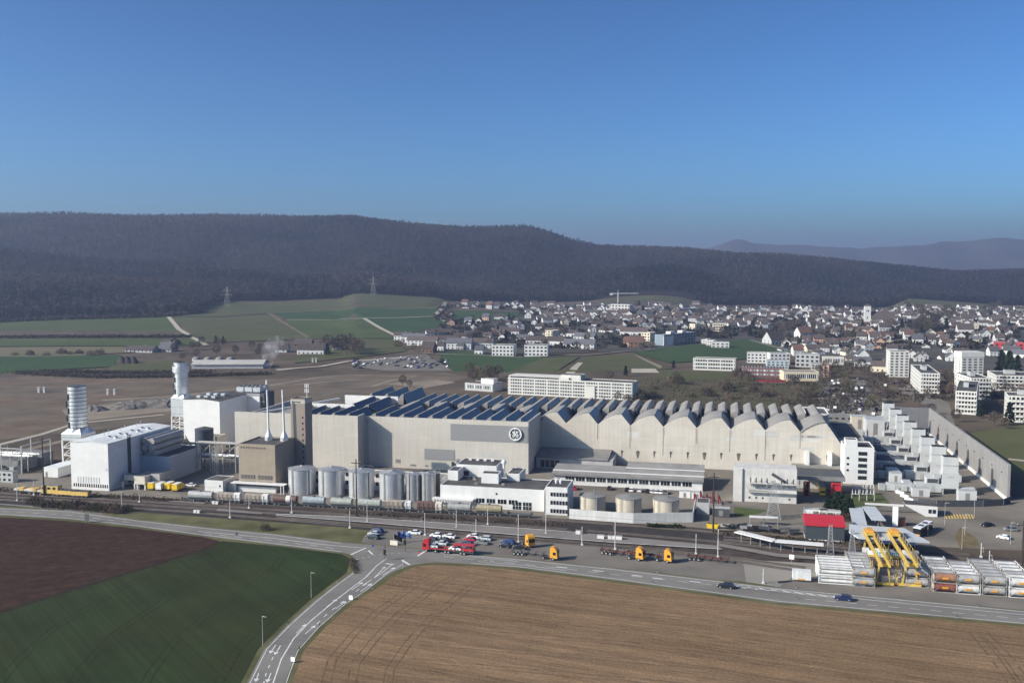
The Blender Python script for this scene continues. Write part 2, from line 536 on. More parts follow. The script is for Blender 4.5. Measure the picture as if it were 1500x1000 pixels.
# town ground and mid-distance meadows
m_town = mat('town_ground', (0.085, 0.08, 0.07), var=.35, scale=.03, detail=7)
drape('town_ground', [(575, 488), (660, 478), (700, 474), (780, 462), (770, 455), (660, 447), (830, 446), (1040, 450), (1300, 453), (1560, 457), (1560, 545), (1300, 540), (1180, 520), (1100, 500), (960, 515), (700, 520), (640, 518)], m_town, .05)
drape('mid_meadow', [(640, 518), (680, 515), (725, 522), (800, 524), (745, 545), (665, 544)], m_fg2, .1)
drape('mid_meadow', [(745, 545), (800, 524), (850, 523), (812, 546)], m_fg3, .1)
drape('mid_meadow', [(820, 546), (858, 524), (925, 520), (985, 541)], m_fg3, .1)
drape('mid_meadow', [(925, 517), (1010, 506), (1090, 497), (1130, 500), (1172, 520), (1080, 528), (980, 532)], m_fg2, .12)
drape('mid_meadow', [(968, 543), (1075, 545), (1068, 556), (965, 556)], m_fg3, .1)
drape('mid_meadow', [(528, 497), (580, 498), (596, 515), (540, 522), (430, 533), (432, 522)], m_fg3, .1)
m_scrub = mat('rough_dry_grass', (0.105, 0.088, 0.058), var=.3, scale=.06, var2=(.03, (.72, .85, .70)), detail=7)
drape('rough_grassland', [(925, 556), (960, 548), (1150, 556), (1190, 562), (1215, 600), (920, 600)], m_scrub, .06)
# brownfield tracks
strip('dirt_path', [(-40, 660), (60, 636), (110, 620), (240, 607)], 3.5, m_track, .04)
strip('dirt_path', [(380, 567), (470, 552), (520, 549), (610, 551), (570, 558), (545, 566)], 5, m_track2, .05)
strip('dirt_path', [(405, 542), (470, 538), (510, 530), (600, 524)], 6, m_track, .04)
drape('gravel_yard', [(90, 600), (180, 588), (255, 582), (255, 600), (190, 606), (100, 612)], m_track2, .03)
m_dirt = mat('dug_earth', (0.135, 0.113, 0.088), var=.3, scale=.05, var2=(.02, (1.15, 1.04, .97)), detail=8)
drape('dug_earth', [(-60, 560), (60, 548), (250, 552), (370, 556), (650, 545), (690, 552), (560, 585), (-60, 650)], m_dirt, .02)

for k, (u, v, r_, h_) in enumerate(((183, 598, 7, 3.2), (196, 596, 9, 4), (212, 595, 8, 3.6), (232, 594, 11, 4.4), (247, 595, 7, 3), (134, 601, 6, 3.4))):
    p = GT(u, v); mb = MB(); n = 18; rg_ = random.Random(k)
    prof_ = [(1, 0), (.8, .45), (.5, .85), (.15, 1)]
    vs = []; 
    for f_, z_ in prof_:
        for i in range(n):
            a = 2 * math.pi * i / n; q_ = 1 + rg_.uniform(-.16, .16)
            vs.append((math.cos(a) * r_ * 1.7 * f_ * q_, math.sin(a) * r_ * f_ * q_, z_ * h_ * rg_.uniform(.85, 1.1)))
    mb.add(vs, [(j * n + i, j * n + (i + 1) % n, (j + 1) * n + (i + 1) % n, (j + 1) * n + i) for j in range(3) for i in range(n)] + [tuple(range(3 * n, 4 * n))])
    o = mb.build('rubble_heap', mat('grey_rubble', (.15, .135, .12), var=.35, scale=.4, detail=8, bump=.3), smooth=False); o.location = (p.x, p.y, -.05)
    tag(o, 'grey brown rubble heap on the brownfield, ' + ('first of the row from the left', 'second of the row', 'third of the row', 'largest, fourth of the row', 'last of the row beside the collared stack', 'single heap behind the ringed stack')[k], 'heap', 'rubble heaps on the brownfield')
drape('dirt_path', [(110, 612), (180, 603), (250, 598), (250, 602), (180, 609), (110, 618)], m_track2, .05)
strip('dirt_path', [(-40, 690), (30, 660), (95, 645)], 5, m_track2, .035)
strip('dirt_path', [(150, 586), (260, 580), (330, 571), (380, 568)], 6, m_track2, .045)
strip('dirt_path', [(430, 563), (520, 556), (640, 556)], 3, m_track2, .045)
drape('dirt_patch', [(560, 562), (640, 556), (668, 560), (620, 568)], m_track2, .03)
# ------------------------------------------------------------------ the wood on the hill
def mesh_tris(name, V, Q, C, material):
    """quads with a colour per face"""
    me = bpy.data.meshes.new(name)
    me.vertices.add(len(V)); me.vertices.foreach_set('co', V.astype(np.float32).ravel())
    me.loops.add(Q.size); me.loops.foreach_set('vertex_index', Q.ravel().astype(np.int32))
    me.polygons.add(len(Q)); me.polygons.foreach_set('loop_start', np.arange(0, Q.size, 4, dtype=np.int32))
    me.polygons.foreach_set('loop_total', np.full(len(Q), 4, np.int32))
    me.update(calc_edges=True)
    a = me.attributes.new('tint', 'FLOAT_COLOR', 'FACE')
    a.data.foreach_set('color', np.concatenate([C, np.ones((len(C), 1))], 1).astype(np.float32).ravel())
    me.materials.append(material)
    o = bpy.data.objects.new(name, me); COL.objects.link(o)
    return o

def leaf_quads(P, S, rng, flat=1.0):
    """one randomly turned quad of half-size S at each point P"""
    n = len(P)
    a = rng.normal(size=(n, 3)); a /= np.linalg.norm(a, axis=1)[:, None]
    b = rng.normal(size=(n, 3)); b -= a * (a * b).sum(1)[:, None]; b /= np.linalg.norm(b, axis=1)[:, None]
    a = a * S[:, None]; b = b * (S * rng.uniform(.5, 1, n))[:, None]
    V = np.stack([P - a - b, P + a - b, P + a + b, P - a + b], 1).reshape(-1, 3)
    return V

m_leaf = attr_mat('bare_crown')
def build_wood():
    rng = np.random.RandomState(3)
    n = 60000
    u = rng.uniform(-120, 1620, n); y = 1350 + (3120 - 1350) * np.sqrt(rng.uniform(0, 1, n))
    x = (u - 750) / F * y
    yf = np.interp(u, FU, FY)
    keep = y > yf + rng.uniform(-5, 30, n)
    keep &= ~((u > 870) & (u < 1020) & (y < yf + 60))
    keep &= rng.uniform(0, 1, n) < 0.9
    # thin the ground no one sees, keep edge and crest dense
    x, y = x[keep], y[keep]
    fu = rng.uniform(-120, 1620, 16000); fy = np.interp(fu, FU, FY) + 5 + 420 * rng.uniform(0, 1, 16000) ** 1.3
    ok = ~((fu > 870) & (fu < 1020) & (fy < np.interp(fu, FU, FY) + 60))
    x = np.concatenate([x, ((fu - 750) / F * fy)[ok]]); y = np.concatenate([y, fy[ok]])
    ex = rng.uniform(-120, 870, 3500); ey = YR + rng.uniform(-40, 60, 3500)
    x = np.concatenate([x, (ex - 750) / F * ey]); y = np.concatenate([y, ey])
    n = len(x)
    z = hz(x, y)
    con = (vnoise(x, y, 140) + rng.normal(0, .3, n) + np.where(x > 300, .12, -.12)) > .62
    hgt = rng.uniform(13, 21, n) * (1 + .15 * vnoise(x, y, 200))
    hgt = hgt * np.where((np.abs(y - YR) < 75) & (x < 250), rng.uniform(.8, 1.35, n), 1)
    tone = vnoise(x, y, 420) * .22 + vnoise(x, y, 90) * .16 + np.where((x < -350) & (y < 1750), .15, 0) + rng.normal(0, .24, n)
    c_b = np.stack([0.042 * (1 + tone * 1.9), 0.039 * (1 + tone * 1.8), 0.037 * (1 + tone * 1.6)], 1)
    warm = (vnoise(x, y, 170) + rng.normal(0, .4, n)) > .35
    c_b[warm] *= np.array([1.4, 1.25, 1.05]); c_b = np.clip(c_b, .008, 1)
    c_c = np.stack([0.014 * (1 + tone), 0.024 * (1 + tone), 0.019 * (1 + tone)], 1)
    col = np.where(con[:, None], c_c, c_b)
    Vs, Cs = [], []
    K = 13
    for k in range(K):
        th = rng.uniform(0, 2 * np.pi, n)
        fr = rng.uniform(0.35, 1.0, n) if k else np.full(n, .9)
        wid = np.where(con, 3.4 * (1.05 - fr), 4.6 * np.sqrt(np.clip(1 - ((fr - .66) / .38) ** 2, .05, 1)))
        rr = wid * np.sqrt(rng.uniform(0, 1, n))
        P = np.stack([x + rr * np.cos(th), y + rr * np.sin(th), z + hgt * fr], 1)
        S = np.where(con, 1.5 + 1.2 * (1 - fr), rng.uniform(.7, 1.7, n))
        Vs.append(leaf_quads(P, S, rng)); Cs.append(col * rng.uniform(.93, 1.07, n)[:, None])
    # trunks: two crossed thin uprights
    for dx, dy in ((.22, 0), (0, .22)):
        a = np.stack([x - dx, y - dy, z - 1], 1); b = np.stack([x + dx, y + dy, z - 1], 1)
        c = np.stack([x + dx * .4, y + dy * .4, z + hgt * .8], 1); d = np.stack([x - dx * .4, y - dy * .4, z + hgt * .8], 1)
        Vs.append(np.stack([a, b, c, d], 1).reshape(-1, 3)); Cs.append(np.tile([.07, .064, .06], (n, 1)))
    V = np.concatenate(Vs); C = np.concatenate(Cs)
    Q = np.arange(len(V)).reshape(-1, 4)
    o = mesh_tris('forest', V, Q, C, m_leaf)
    tag(o, 'bare winter beech wood covering the long hill behind the town', 'forest', kind='stuff')
build_wood()
# the wooded floor under the trees
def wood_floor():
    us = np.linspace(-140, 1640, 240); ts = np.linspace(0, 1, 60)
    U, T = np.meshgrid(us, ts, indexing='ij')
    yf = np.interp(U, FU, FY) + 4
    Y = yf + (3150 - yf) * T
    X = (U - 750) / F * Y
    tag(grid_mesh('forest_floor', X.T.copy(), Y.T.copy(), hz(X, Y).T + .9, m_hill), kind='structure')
wood_floor()
# ------------------------------------------------------------------ near ground: verges, fields, roads, rails
m_verge = mat('verge_grass', (0.125, 0.118, 0.062), var=.3, scale=.15, var2=(.05, (.75, .8, .72)), detail=8)
m_yard = mat('yard_asphalt', (0.215, 0.192, 0.160), var=.22, scale=.05, var2=(.03, (.72, .72, .74)), detail=8)
m_yard2 = mat('pale_asphalt', (0.265, 0.245, 0.215), var=.12, scale=.08, detail=8)
m_park = mat('car_park_asphalt', (0.185, 0.168, 0.148), var=.14, scale=.08, var2=(.06, (.84, .84, .84)), detail=8)
m_road = mat('road_asphalt', (0.205, 0.192, 0.175), var=.10, scale=.12, var2=(.04, (.84, .84, .85)), detail=8, rows=((R(-20), .9, .07, 90), (R(-20), 3, .06, 14)))
m_ballast = mat('track_ballast', (0.088, 0.070, 0.060), var=.3, scale=.25, var2=(.04, (.72, .72, .74)), detail=8)
m_ballast_d = mat('dark_track_ballast', (0.050, 0.045, 0.044), var=.3, scale=.25, detail=8)
m_platform = mat('platform_paving', (0.215, 0.195, 0.18), var=.12, scale=.1, detail=7)
m_line = mat('white_road_paint', (0.62, 0.62, 0.60), var=.25, scale=.5)
m_yline = mat('yellow_road_paint', (0.60, 0.42, 0.10), var=.2, scale=.5)
m_wheat = mat('young_wheat', (0.034, 0.041, 0.0175), var=.18, scale=.05, var2=(.02, (.9, 1.18, 1.1)), detail=9, rows=((R(-52), .9, .16, 60), (R(-52), 4, .10, 120)), bump=.12)
m_plow = mat('ploughed_soil', (0.052, 0.031, 0.023), var=.25, scale=.3, var2=(.02, (.88, .86, .86)), detail=10, rows=((R(28), 1.2, .30, 25), (R(28), .5, .3, 3)), bump=.25)
m_stub = mat('straw_stubble', (0.225, 0.148, 0.088), var=.32, scale=1.6, var2=(.02, (.84, .84, .80)), detail=10, rows=((R(-21), .5, .34, 7), (R(-21), 1.8, .24, 160), (R(-21), 6, .14, 90)), bump=.2)
m_concrete = mat('pale_concrete', (0.57, 0.55, 0.52), var=.12, scale=.3, streak=.12)

drape('verge', [(-120, 732), (170, 744), (300, 755), (505, 771), (640, 784), (900, 806), (1100, 840), (1600, 880), (1900, 1300), (-500, 1300), (-400, 800)], m_verge, .012)
drape('factory_yard', [(-90, 718), (-60, 700), (90, 690), (250, 650), (420, 648), (640, 640), (1190, 634), (1285, 592), (1360, 640), (1480, 728), (1640, 740), (1640, 812), (1360, 800), (1180, 782), (1060, 776), (1010, 772), (830, 762), (640, 752), (270, 737), (120, 729)], m_yard, .016)
drape('rail_bed', [(-120, 712), (120, 722), (270, 731), (640, 750), (830, 760), (1020, 772), (1200, 792), (1350, 806), (1640, 830), (1640, 862), (1180, 842), (1060, 822), (900, 803), (640, 778), (505, 774), (300, 758), (170, 747), (-120, 735)], m_ballast, .02)
drape('rail_bed', [(-120, 722), (120, 734), (270, 746), (404, 757), (520, 766), (640, 776), (760, 787), (900, 798), (1050, 816), (1180, 834), (1180, 843), (1060, 824), (900, 805), (640, 782), (505, 774), (300, 758), (170, 747), (-120, 736)], m_ballast_d, .024)
drape('rail_bed', [(815, 771), (830, 764), (1020, 777), (1200, 797), (1350, 812), (1350, 822), (1200, 812), (1060, 796), (860, 782)], m_ballast_d, .026)
drape('grass_strip', [(170, 747), (300, 757), (505, 772), (540, 777), (528, 793), (480, 791), (300, 772), (200, 761), (150, 753)], m_verge, .028)
drape('platform', [(404, 753.5), (500, 757), (640, 766), (800, 777), (850, 781), (1050, 800), (1060, 806), (900, 796), (760, 785), (640, 775), (520, 765), (404, 755.5)], m_platform, .35)
for px, w in (([(404, 753.5), (500, 757), (640, 766), (800, 777), (850, 781)], .35), ([(404, 755.5), (520, 764.6), (640, 774.6), (760, 784.6), (900, 795.6), (1055, 805)], .4)):
    strip('platform_edge_line', px, w, m_line, .36)
strip('footpath', [(-40, 735), (40, 741), (120, 748), (150, 752)], 1.6, m_platform, .03)
drape('car_park', [(545, 774), (640, 779), (760, 791), (900, 803), (1000, 810), (1088, 819), (1093, 852), (1050, 848), (900, 831), (760, 817), (640, 806), (560, 798), (528, 794), (538, 780)], m_park, .03)
drape('loading_yard', [(1088, 819), (1180, 824), (1640, 856), (1640, 905), (1500, 892), (1140, 859), (1093, 852)], m_yard2, .032)
drape('loading_yard', [(1160, 845), (1330, 858), (1640, 888), (1640, 906), (1500, 893), (1140, 860)], m_park, .036)
drape('main_road', [(-160, 726), (0, 743), (100, 747), (200, 761), (300, 772), (400, 781.5), (500, 794), (560, 799), (640, 807), (760, 818), (900, 832), (1140, 860.5), (1300, 875), (1500, 894), (1700, 913), (1700, 934), (1500, 914), (1300, 896), (1140, 882), (900, 849), (760, 831), (690, 826), (640, 823), (600, 827), (515, 812), (500, 809), (400, 797), (300, 785), (200, 771), (100, 760), (0, 754), (-160, 742)], m_road, .04)
drape('side_road', [(512, 811), (560, 812), (640, 822), (600, 828), (572, 839), (540, 862), (507, 882), (467, 917), (435, 952), (417, 1000), (404, 1100), (420, 1300), (330, 1300), (338, 1100), (362, 1000), (387, 950), (420, 916), (460, 880), (492, 855), (515, 839), (523, 821)], m_road, .044)
drape('wheat_field', [(325, 792), (400, 799), (500, 811), (513, 818), (508, 838), (485, 855), (452, 880), (412, 916), (378, 950), (352, 1000), (322, 1120), (300, 1300), (-700, 1300), (-500, 1060), (-60, 917), (50, 881), (300, 805)], m_wheat, .05)
drape('ploughed_field', [(-300, 738), (0, 757), (100, 763), (200, 774), (300, 787), (322, 792), (300, 803), (50, 879), (-60, 914), (-480, 1050)], m_plow, .06)
drape('stubble_field', [(630, 827), (690, 829), (760, 835), (900, 853), (1140, 886), (1300, 900), (1500, 918), (1720, 938), (2300, 1300), (440, 1300), (424, 1100), (428, 1000), (445, 952), (477, 918), (517, 883), (550, 862), (580, 842), (606, 830)], m_stub, .05)

# markings: one sheet of paint for each road
mk = MB()
def ln(px, w=.22):
    strip('', px, w, None, .056, mb=mk)
def dashes(px, n, w=.18, duty=.5):
    P = [Vector(G(*p)) for p in px]
    L = [0]
    for a, b in zip(P[:-1], P[1:]): L.append(L[-1] + (b - a).length)
    def at(d):
        for i in range(len(P) - 1):
            if d <= L[i + 1] + 1e-6:
                return P[i].lerp(P[i + 1], (d - L[i]) / (L[i + 1] - L[i]))
        return P[-1]
    for k in range(n):
        a = at(L[-1] * k / n); b = at(L[-1] * (k + duty) / n)
        strip('', [tuple(a), tuple(b)], w, None, .056, world=True, mb=mk)
top = [(-100, 735), (0, 744.5), (100, 749), (200, 762.5), (300, 773.5), (400, 783), (500, 795.5)]
bot = [(-100, 744), (0, 752.7), (100, 758.6), (200, 769.6), (300, 783.4), (400, 795.5), (500, 807.6)]
mid = [(a[0], a[1] * .48 + b[1] * .52) for a, b in zip(top, bot)]
ln(top); ln(bot)
dashes(mid[:4], 14)
ln([(290, 778), (400, 788), (470, 797), (530, 802)], .25)
dashes([(300, 781), (400, 791.5), (500, 804)], 9)
top2 = [(640, 808.6), (760, 819.6), (900, 833.8), (1140, 862), (1300, 876.6), (1500, 895.5), (1700, 914)]
bot2 = [(690, 824.6), (760, 829.6), (900, 847.4), (1140, 880), (1300, 894.4), (1500, 912.4), (1700, 932)]
ln(top2); ln(bot2)
dashes([(650, 815), (760, 825), (900, 841), (1060, 858)], 13)
dashes([(1180, 877), (1300, 888), (1500, 906), (1700, 925)], 16)
ln([(1060, 855), (1100, 858.5), (1180, 868), (1260, 877), (1500, 900)], .22)
ln([(1060, 857), (1110, 862), (1180, 870.5), (1235, 876)], .22)
for k in range(9):
    u = 1078 + k * 17
    ln([(u, 857.8 + k * 1.75), (u + 15, 861.2 + k * 1.75)], .5)
for p in ([(650, 811.5), (700, 816), (760, 822)], [(700, 822), (760, 827), (830, 835)]):
    ln(p, .18)
for u, v in ((815, 830), (868, 835), (925, 842), (955, 846), (1010, 851)):
    ln([(u, v), (u + 16, v + 1.6)], .5)
# junction: stop bars and guide lines
ln([(514, 812), (536, 802)], .6); ln([(540, 806), (546, 812)], .5); ln([(565, 825), (577, 826.5)], .7); ln([(589, 820), (600, 827)], .8); ln([(612, 814), (624, 806)], .7)
dashes([(522, 819), (545, 814), (572, 810), (600, 809)], 9, .2)
ln([(566, 818), (552, 828), (536, 845), (520, 857), (490, 880), (455, 909), (430, 935), (412, 965), (400, 1000), (394, 1060), (392, 1120)], .3)
ln([(575, 826), (560, 838), (530, 858)], .25)
ln([(590, 826), (566, 840), (538, 863), (506, 884), (466, 919), (436, 953), (419, 1000), (408, 1060)], .18)
ln([(519, 838), (496, 855), (463, 881), (424, 916), (391, 950), (366, 1000), (350, 1060)], .18)
dashes([(548, 846), (520, 867), (480, 898), (458, 920)], 8, .25, .4)
dashes([(400, 962), (390, 985), (384, 1010)], 4, .25, .4)
def arrow(u0, v0, u1, v1, w=.5, head=True):
    a = Vector(G(u0, v0)); b = Vector(G(u1, v1)); d = (b - a).normalized(); n = Vector((-d.y, d.x))
    strip('', [tuple(a), tuple(b)], w * .45, None, .057, world=True, mb=mk)
    if head:
        c = b + d * 1.6
        mk.quad((*(b - n * w * 1.3), .103), (*(b + n * w * 1.3), .103), (*c, .103))
for q in ((548, 846, 562, 832), (560, 842, 575, 833), (515, 864, 528, 855), (528, 866, 541, 857), (478, 889, 490, 880), (492, 891, 503, 883), (434, 927, 445, 917), (447, 928, 458, 919)):
    arrow(*q)
for q in ((404, 944, 398, 953), (411, 945, 405, 955), (379, 985, 376, 994), (397, 985, 393, 995)):
    arrow(*q)
tag(mk.build('road_markings', m_line), kind='structure')
hm = MB()
for k in range(10):
    a = G(1386 + k * 4.3, 759.5); b = G(1383 + k * 4.3, 753)
    c = G(1385.2 + k * 4.3, 753); d = G(1388.2 + k * 4.3, 759.5)
    hm.quad(*[(p[0], p[1], .05) for p in (a, d, c, b)])
tag(hm.build('road_markings', m_yline), kind='structure')

# rails
m_rail = mat('worn_rail_steel', (0.23, 0.19, 0.165), rough=.45, metal=.6, var=.2, scale=.2)
m_sleep = mat('sleeper_band', (0.11, 0.095, 0.085), var=.3, scale=.4, wave=(.65, 'X', .35, .2))
def track(px, lift=.05):
    P = dense([G(*p) for p in px], 12)
    strip('railway_track', P, 2.5, m_sleep, lift, world=True)
    A, B = ribbon_pts(P, 1.5)
    mb = MB()
    for Q in (A, B):
        for a, b in zip(Q[:-1], Q[1:]):
            mb.beam((*a, .13), (*b, .13), .09, .14)
    tag(mb.build('railway_track', m_rail), kind='structure')
track([(262, 732.6), (745, 756.5), (1010, 776), (1200, 795), (1420, 812)])
track([(-100, 717.5), (0, 722), (270, 738), (500, 753), (760, 770), (830, 775)])
track([(-100, 722), (0, 727), (270, 743), (404, 752)])
track([(-100, 727), (0, 731.5), (270, 749), (404, 760), (640, 780), (900, 801), (1060, 819), (1180, 837)])
track([(404, 757.5), (520, 768), (640, 778), (900, 799), (1060, 815), (1180, 831)])
track([(1060, 790), (1200, 804), (1350, 817), (1500, 831), (1640, 842)])
track([(1060, 785), (1200, 799), (1350, 812), (1500, 826), (1640, 837)])
track([(860, 777), (1060, 794), (1200, 810), (1350, 823), (1500, 838), (1640, 850)])
# lawns and beds near the plant
m_lawn = mat('lawn', (0.085, 0.105, 0.042), var=.2, scale=.2)
drape('lawn', [(1075, 742), (1125, 747), (1105, 754), (1076, 758)], m_lawn, .05)
drape('lawn', [(1222, 718), (1262, 722), (1290, 722), (1305, 738), (1278, 745), (1238, 741)], m_lawn, .05)
drape('lawn', [(1396, 637), (1500, 622), (1700, 640), (1700, 730), (1560, 705), (1480, 690)], mat('pitch_grass', (0.10, 0.105, 0.05), var=.12, scale=.02), .02)
drape('footpath', [(1478, 671), (1640, 688), (1640, 691), (1476, 673)], m_track, .04)
drape('gravel_bed', [(1240, 775), (1285, 768), (1310, 775), (1300, 788), (1250, 790)], m_dirt, .04)
drape('gravel_bed', [(1406, 772), (1430, 788), (1436, 800), (1408, 803), (1398, 788)], mat('autumn_planting', (0.16, 0.125, 0.07), var=.3, scale=.3), .05)
drape('gravel_bed', [(1062, 775), (1100, 780), (1180, 790), (1240, 797), (1262, 800), (1262, 786), (1170, 782), (1100, 774)], m_dirt, .034)
drape('grass_patch', [(950, 768), (1000, 770), (998, 777), (955, 774)], m_lawn, .04)

MATTE.add('dark_furrow')
strip('field_furrow', [(322, 793), (300, 804.5), (50, 880.5), (-60, 916)], 2.2, mat('dark_furrow', (.035, .028, .02), var=.3), .063)
MATTE.update(('dark_furrow', 'trodden_stubble', 'wheat_wheel_tracks'))
# wheel tracks and headland marks in the fields
def inside(p, poly):
    c = False; n = len(poly); j = n - 1
    for i in range(n):
        if (poly[i][1] > p[1]) != (poly[j][1] > p[1]) and p[0] < (poly[j][0] - poly[i][0]) * (p[1] - poly[i][1]) / (poly[j][1] - poly[i][1]) + poly[i][0]: c = not c
        j = i
    return c
def tramlines(name, polypx, lines, material, lift, w=.45, gauge=1.9):
    poly = [G(*q) for q in polypx]; mb = MB(); rg_ = random.Random(2)
    for L_ in lines:
        A_, B_ = ribbon_pts(dense(L_, 3.0), gauge)
        for Q in (A_, B_):
            for a, b in zip(Q[:-1], Q[1:]):
                if not (inside(a, poly) and inside(b, poly)) or rg_.random() < .06: continue
                d = Vector((b[0] - a[0], b[1] - a[1])).normalized(); n_ = Vector((-d.y, d.x)) * w * rg_.uniform(.6, 1.2) / 2
                mb.quad((a[0] + n_.x, a[1] + n_.y, lift), (a[0] - n_.x, a[1] - n_.y, lift), (b[0] - n_.x, b[1] - n_.y, lift), (b[0] + n_.x, b[1] + n_.y, lift))
    tag(mb.build(name, material), kind='structure')
ST = [(630, 827), (690, 829), (760, 835), (900, 853), (1140, 886), (1300, 900), (1500, 918), (1720, 938), (2300, 1300), (440, 1300), (424, 1100), (428, 1000), (445, 952), (477, 918), (517, 883), (550, 862), (580, 842), (606, 830)]
m_stub_d = mat('trodden_stubble', (0.145, 0.098, 0.061), var=.3, scale=.5, detail=8, rows=((R(-21), .4, .3, 5),)); MATTE.add('trodden_stubble')
ls_ = []
for k in range(10):
    v0 = 846 + k * k * 1.4 + k * 10
    a_ = G(560, v0 + 6); b_ = G(1000, v0 + 28 + k * 3); c_ = G(1560, v0 + 82 + k * 10)
    ls_.append([a_, b_, c_])
for o_ in (9, 16, 26):
    ls_.append([(G(u, v)[0] + o_ * .8, G(u, v)[1] - o_ * .35) for u, v in ((640, 832), (606, 834), (580, 846), (550, 866), (517, 887), (477, 922), (445, 956), (428, 1004), (424, 1100))])
ls_ += [[G(1440, 925), G(1475, 960), G(1510, 1010)], [G(1425, 925), G(1455, 960), G(1490, 1010)]]
tramlines('field_wheel_tracks', ST, ls_, m_stub_d, .056, .38)
WH = [(325, 792), (400, 799), (500, 811), (513, 818), (508, 838), (485, 855), (452, 880), (412, 916), (378, 950), (352, 1000), (322, 1120), (300, 1300), (-700, 1300), (-500, 1060), (-60, 917), (50, 881), (300, 805)]
m_wh_d = mat('wheat_wheel_tracks', (0.027, 0.030, 0.014), var=.3, scale=.4); MATTE.add('wheat_wheel_tracks')
wl_ = []
for o_ in (5, 24, 43, 62):
    wl_.append([(G(u, v)[0] - o_ * .85, G(u, v)[1] + o_ * .2) for u, v in ((508, 822), (500, 840), (480, 857), (448, 882), (408, 918), (374, 952), (348, 1002), (318, 1120))])
wl_.append([G(325, 797), G(400, 804), G(500, 816)])
tramlines('field_wheel_tracks', WH, wl_, m_wh_d, .056, .35)
# ------------------------------------------------------------------ plant buildings
S = Fr(G(774, 694), -12.8)
SA = S.a
def site(u, v, z=0.0):
    x, y = G(u, v, z)
    dx, dy = x - S.o[0], y - S.o[1]
    return (dx * S.ca + dy * S.sa, -dx * S.sa + dy * S.ca)
def at(s, t, z=0.0):
    x, y = S.pt(s, t); return (x, y, z)

m_clad = mat('beige_concrete_panels', (0.545, 0.510, 0.455), var=.07, scale=.12, panel=(5.5, 1.3, .10, .05), streak=.10, var2=(.06, (.93, .92, .90)))
m_clad2 = mat('beige_hall_panels', (0.60, 0.55, 0.475), var=.07, scale=.12, panel=(7.1, 1.15, .09, .05), streak=.12, var2=(.05, (.94, .93, .91)))
m_white = mat('white_sheet_cladding', (0.74, 0.73, 0.71), rough=.6, var=.05, scale=.15, panel=(3.0, 1.6, .07, .04), streak=.03)
m_wrend = mat('white_render', (0.67, 0.66, 0.64), var=.06, scale=.3, streak=.06)
m_grend = mat('grey_render', (0.42, 0.42, 0.41), var=.1, scale=.3, streak=.1)
m_brown = mat('brown_brick_panels', (0.33, 0.275, 0.21), var=.08, scale=.2, panel=(2.5, .8, .10, .05), streak=.08)
m_shell = mat('grey_roof_felt', (0.275, 0.262, 0.245), var=.16, scale=.25, var2=(.12, (.85, .85, .86)))
m_dark = mat('dark_roof_felt', (0.075, 0.07, 0.066), var=.25, scale=.3, var2=(.15, (1.3, 1.3, 1.3)))
m_grav = mat('grey_flat_roof', (0.22, 0.21, 0.20), var=.2, scale=.3)
m_wroof = mat('white_sheet_roof', (0.70, 0.71, 0.70), rough=.5, var=.06, scale=.1, panel=(40, 1.2, .08, .06))
m_glass = mat('blue_roof_glazing', (0.030, 0.055, 0.088), rough=.32, var=.2, scale=.4, spec=.45, panel=(2.4, 1.7, .35, .1))
m_win = mat('window_glass', (0.018, 0.024, 0.030), rough=.15, var=.4, scale=.6, spec=.6, rnd=.5)
m_trim = mat('white_trim', (0.66, 0.65, 0.63), var=.05)
m_gsign = mat('grey_sign_panel', (0.245, 0.243, 0.242), rough=.6, var=.03, scale=.05)
m_steel = mat('galvanised_steel', (0.42, 0.43, 0.44), rough=.45, metal=.5, var=.12, scale=.6)
m_dsteel = mat('dark_steel', (0.07, 0.075, 0.08), rough=.5, var=.2)
m_silver = mat('aluminium_sheet', (0.66, 0.67, 0.68), rough=.42, metal=.65, var=.09, scale=.35, streak=.12)
m_black = mat('black_opening', (0.012, 0.012, 0.013), var=.2)
m_pipe = mat('grey_pipework', (0.38, 0.37, 0.35), rough=.5, var=.15)

def block(root, x0, x1, y0, y1, z0, z1, wall, roof, par=.5, names=('wall', 'roof')):
    b = MB().box(x0, x1, y0, y1, z0, z1)
    e = .3
    if par:
        b.box(x0, x1, y0, y0 + e, z1, z1 + par); b.box(x0, x1, y1 - e, y1, z1, z1 + par)
        b.box(x0, x0 + e, y0 + e, y1 - e, z1, z1 + par); b.box(x1 - e, x1, y0 + e, y1 - e, z1, z1 + par)
    w = b.build(names[0], wall, root)
    r = MB().box(x0 + e + .02, x1 - e - .02, y0 + e + .02, y1 - e - .02, z1 + .004, z1 + .12).build(names[1], roof, root)
    return w, r

def windows(root, pts, w, h, face='y', d=.06, mat_=None, name='window'):
    """single panes set on a wall; pts: lower left corners (x, y, z) on the face whose outside is -y (y) or +x (x) or -x (X)"""
    proto = None
    for p in pts:
        if proto is None:
            mb = MB()
            if face == 'y': mb.box(0, w, -d, .02, 0, h)
            elif face == 'x': mb.box(-.02, d, 0, w, 0, h)
            else: mb.box(-d, .02, 0, w, 0, h)
            proto = mb.build(name, mat_ or m_win, root); o = proto
        else:
            o = proto.copy(); COL.objects.link(o)
        o.location = p

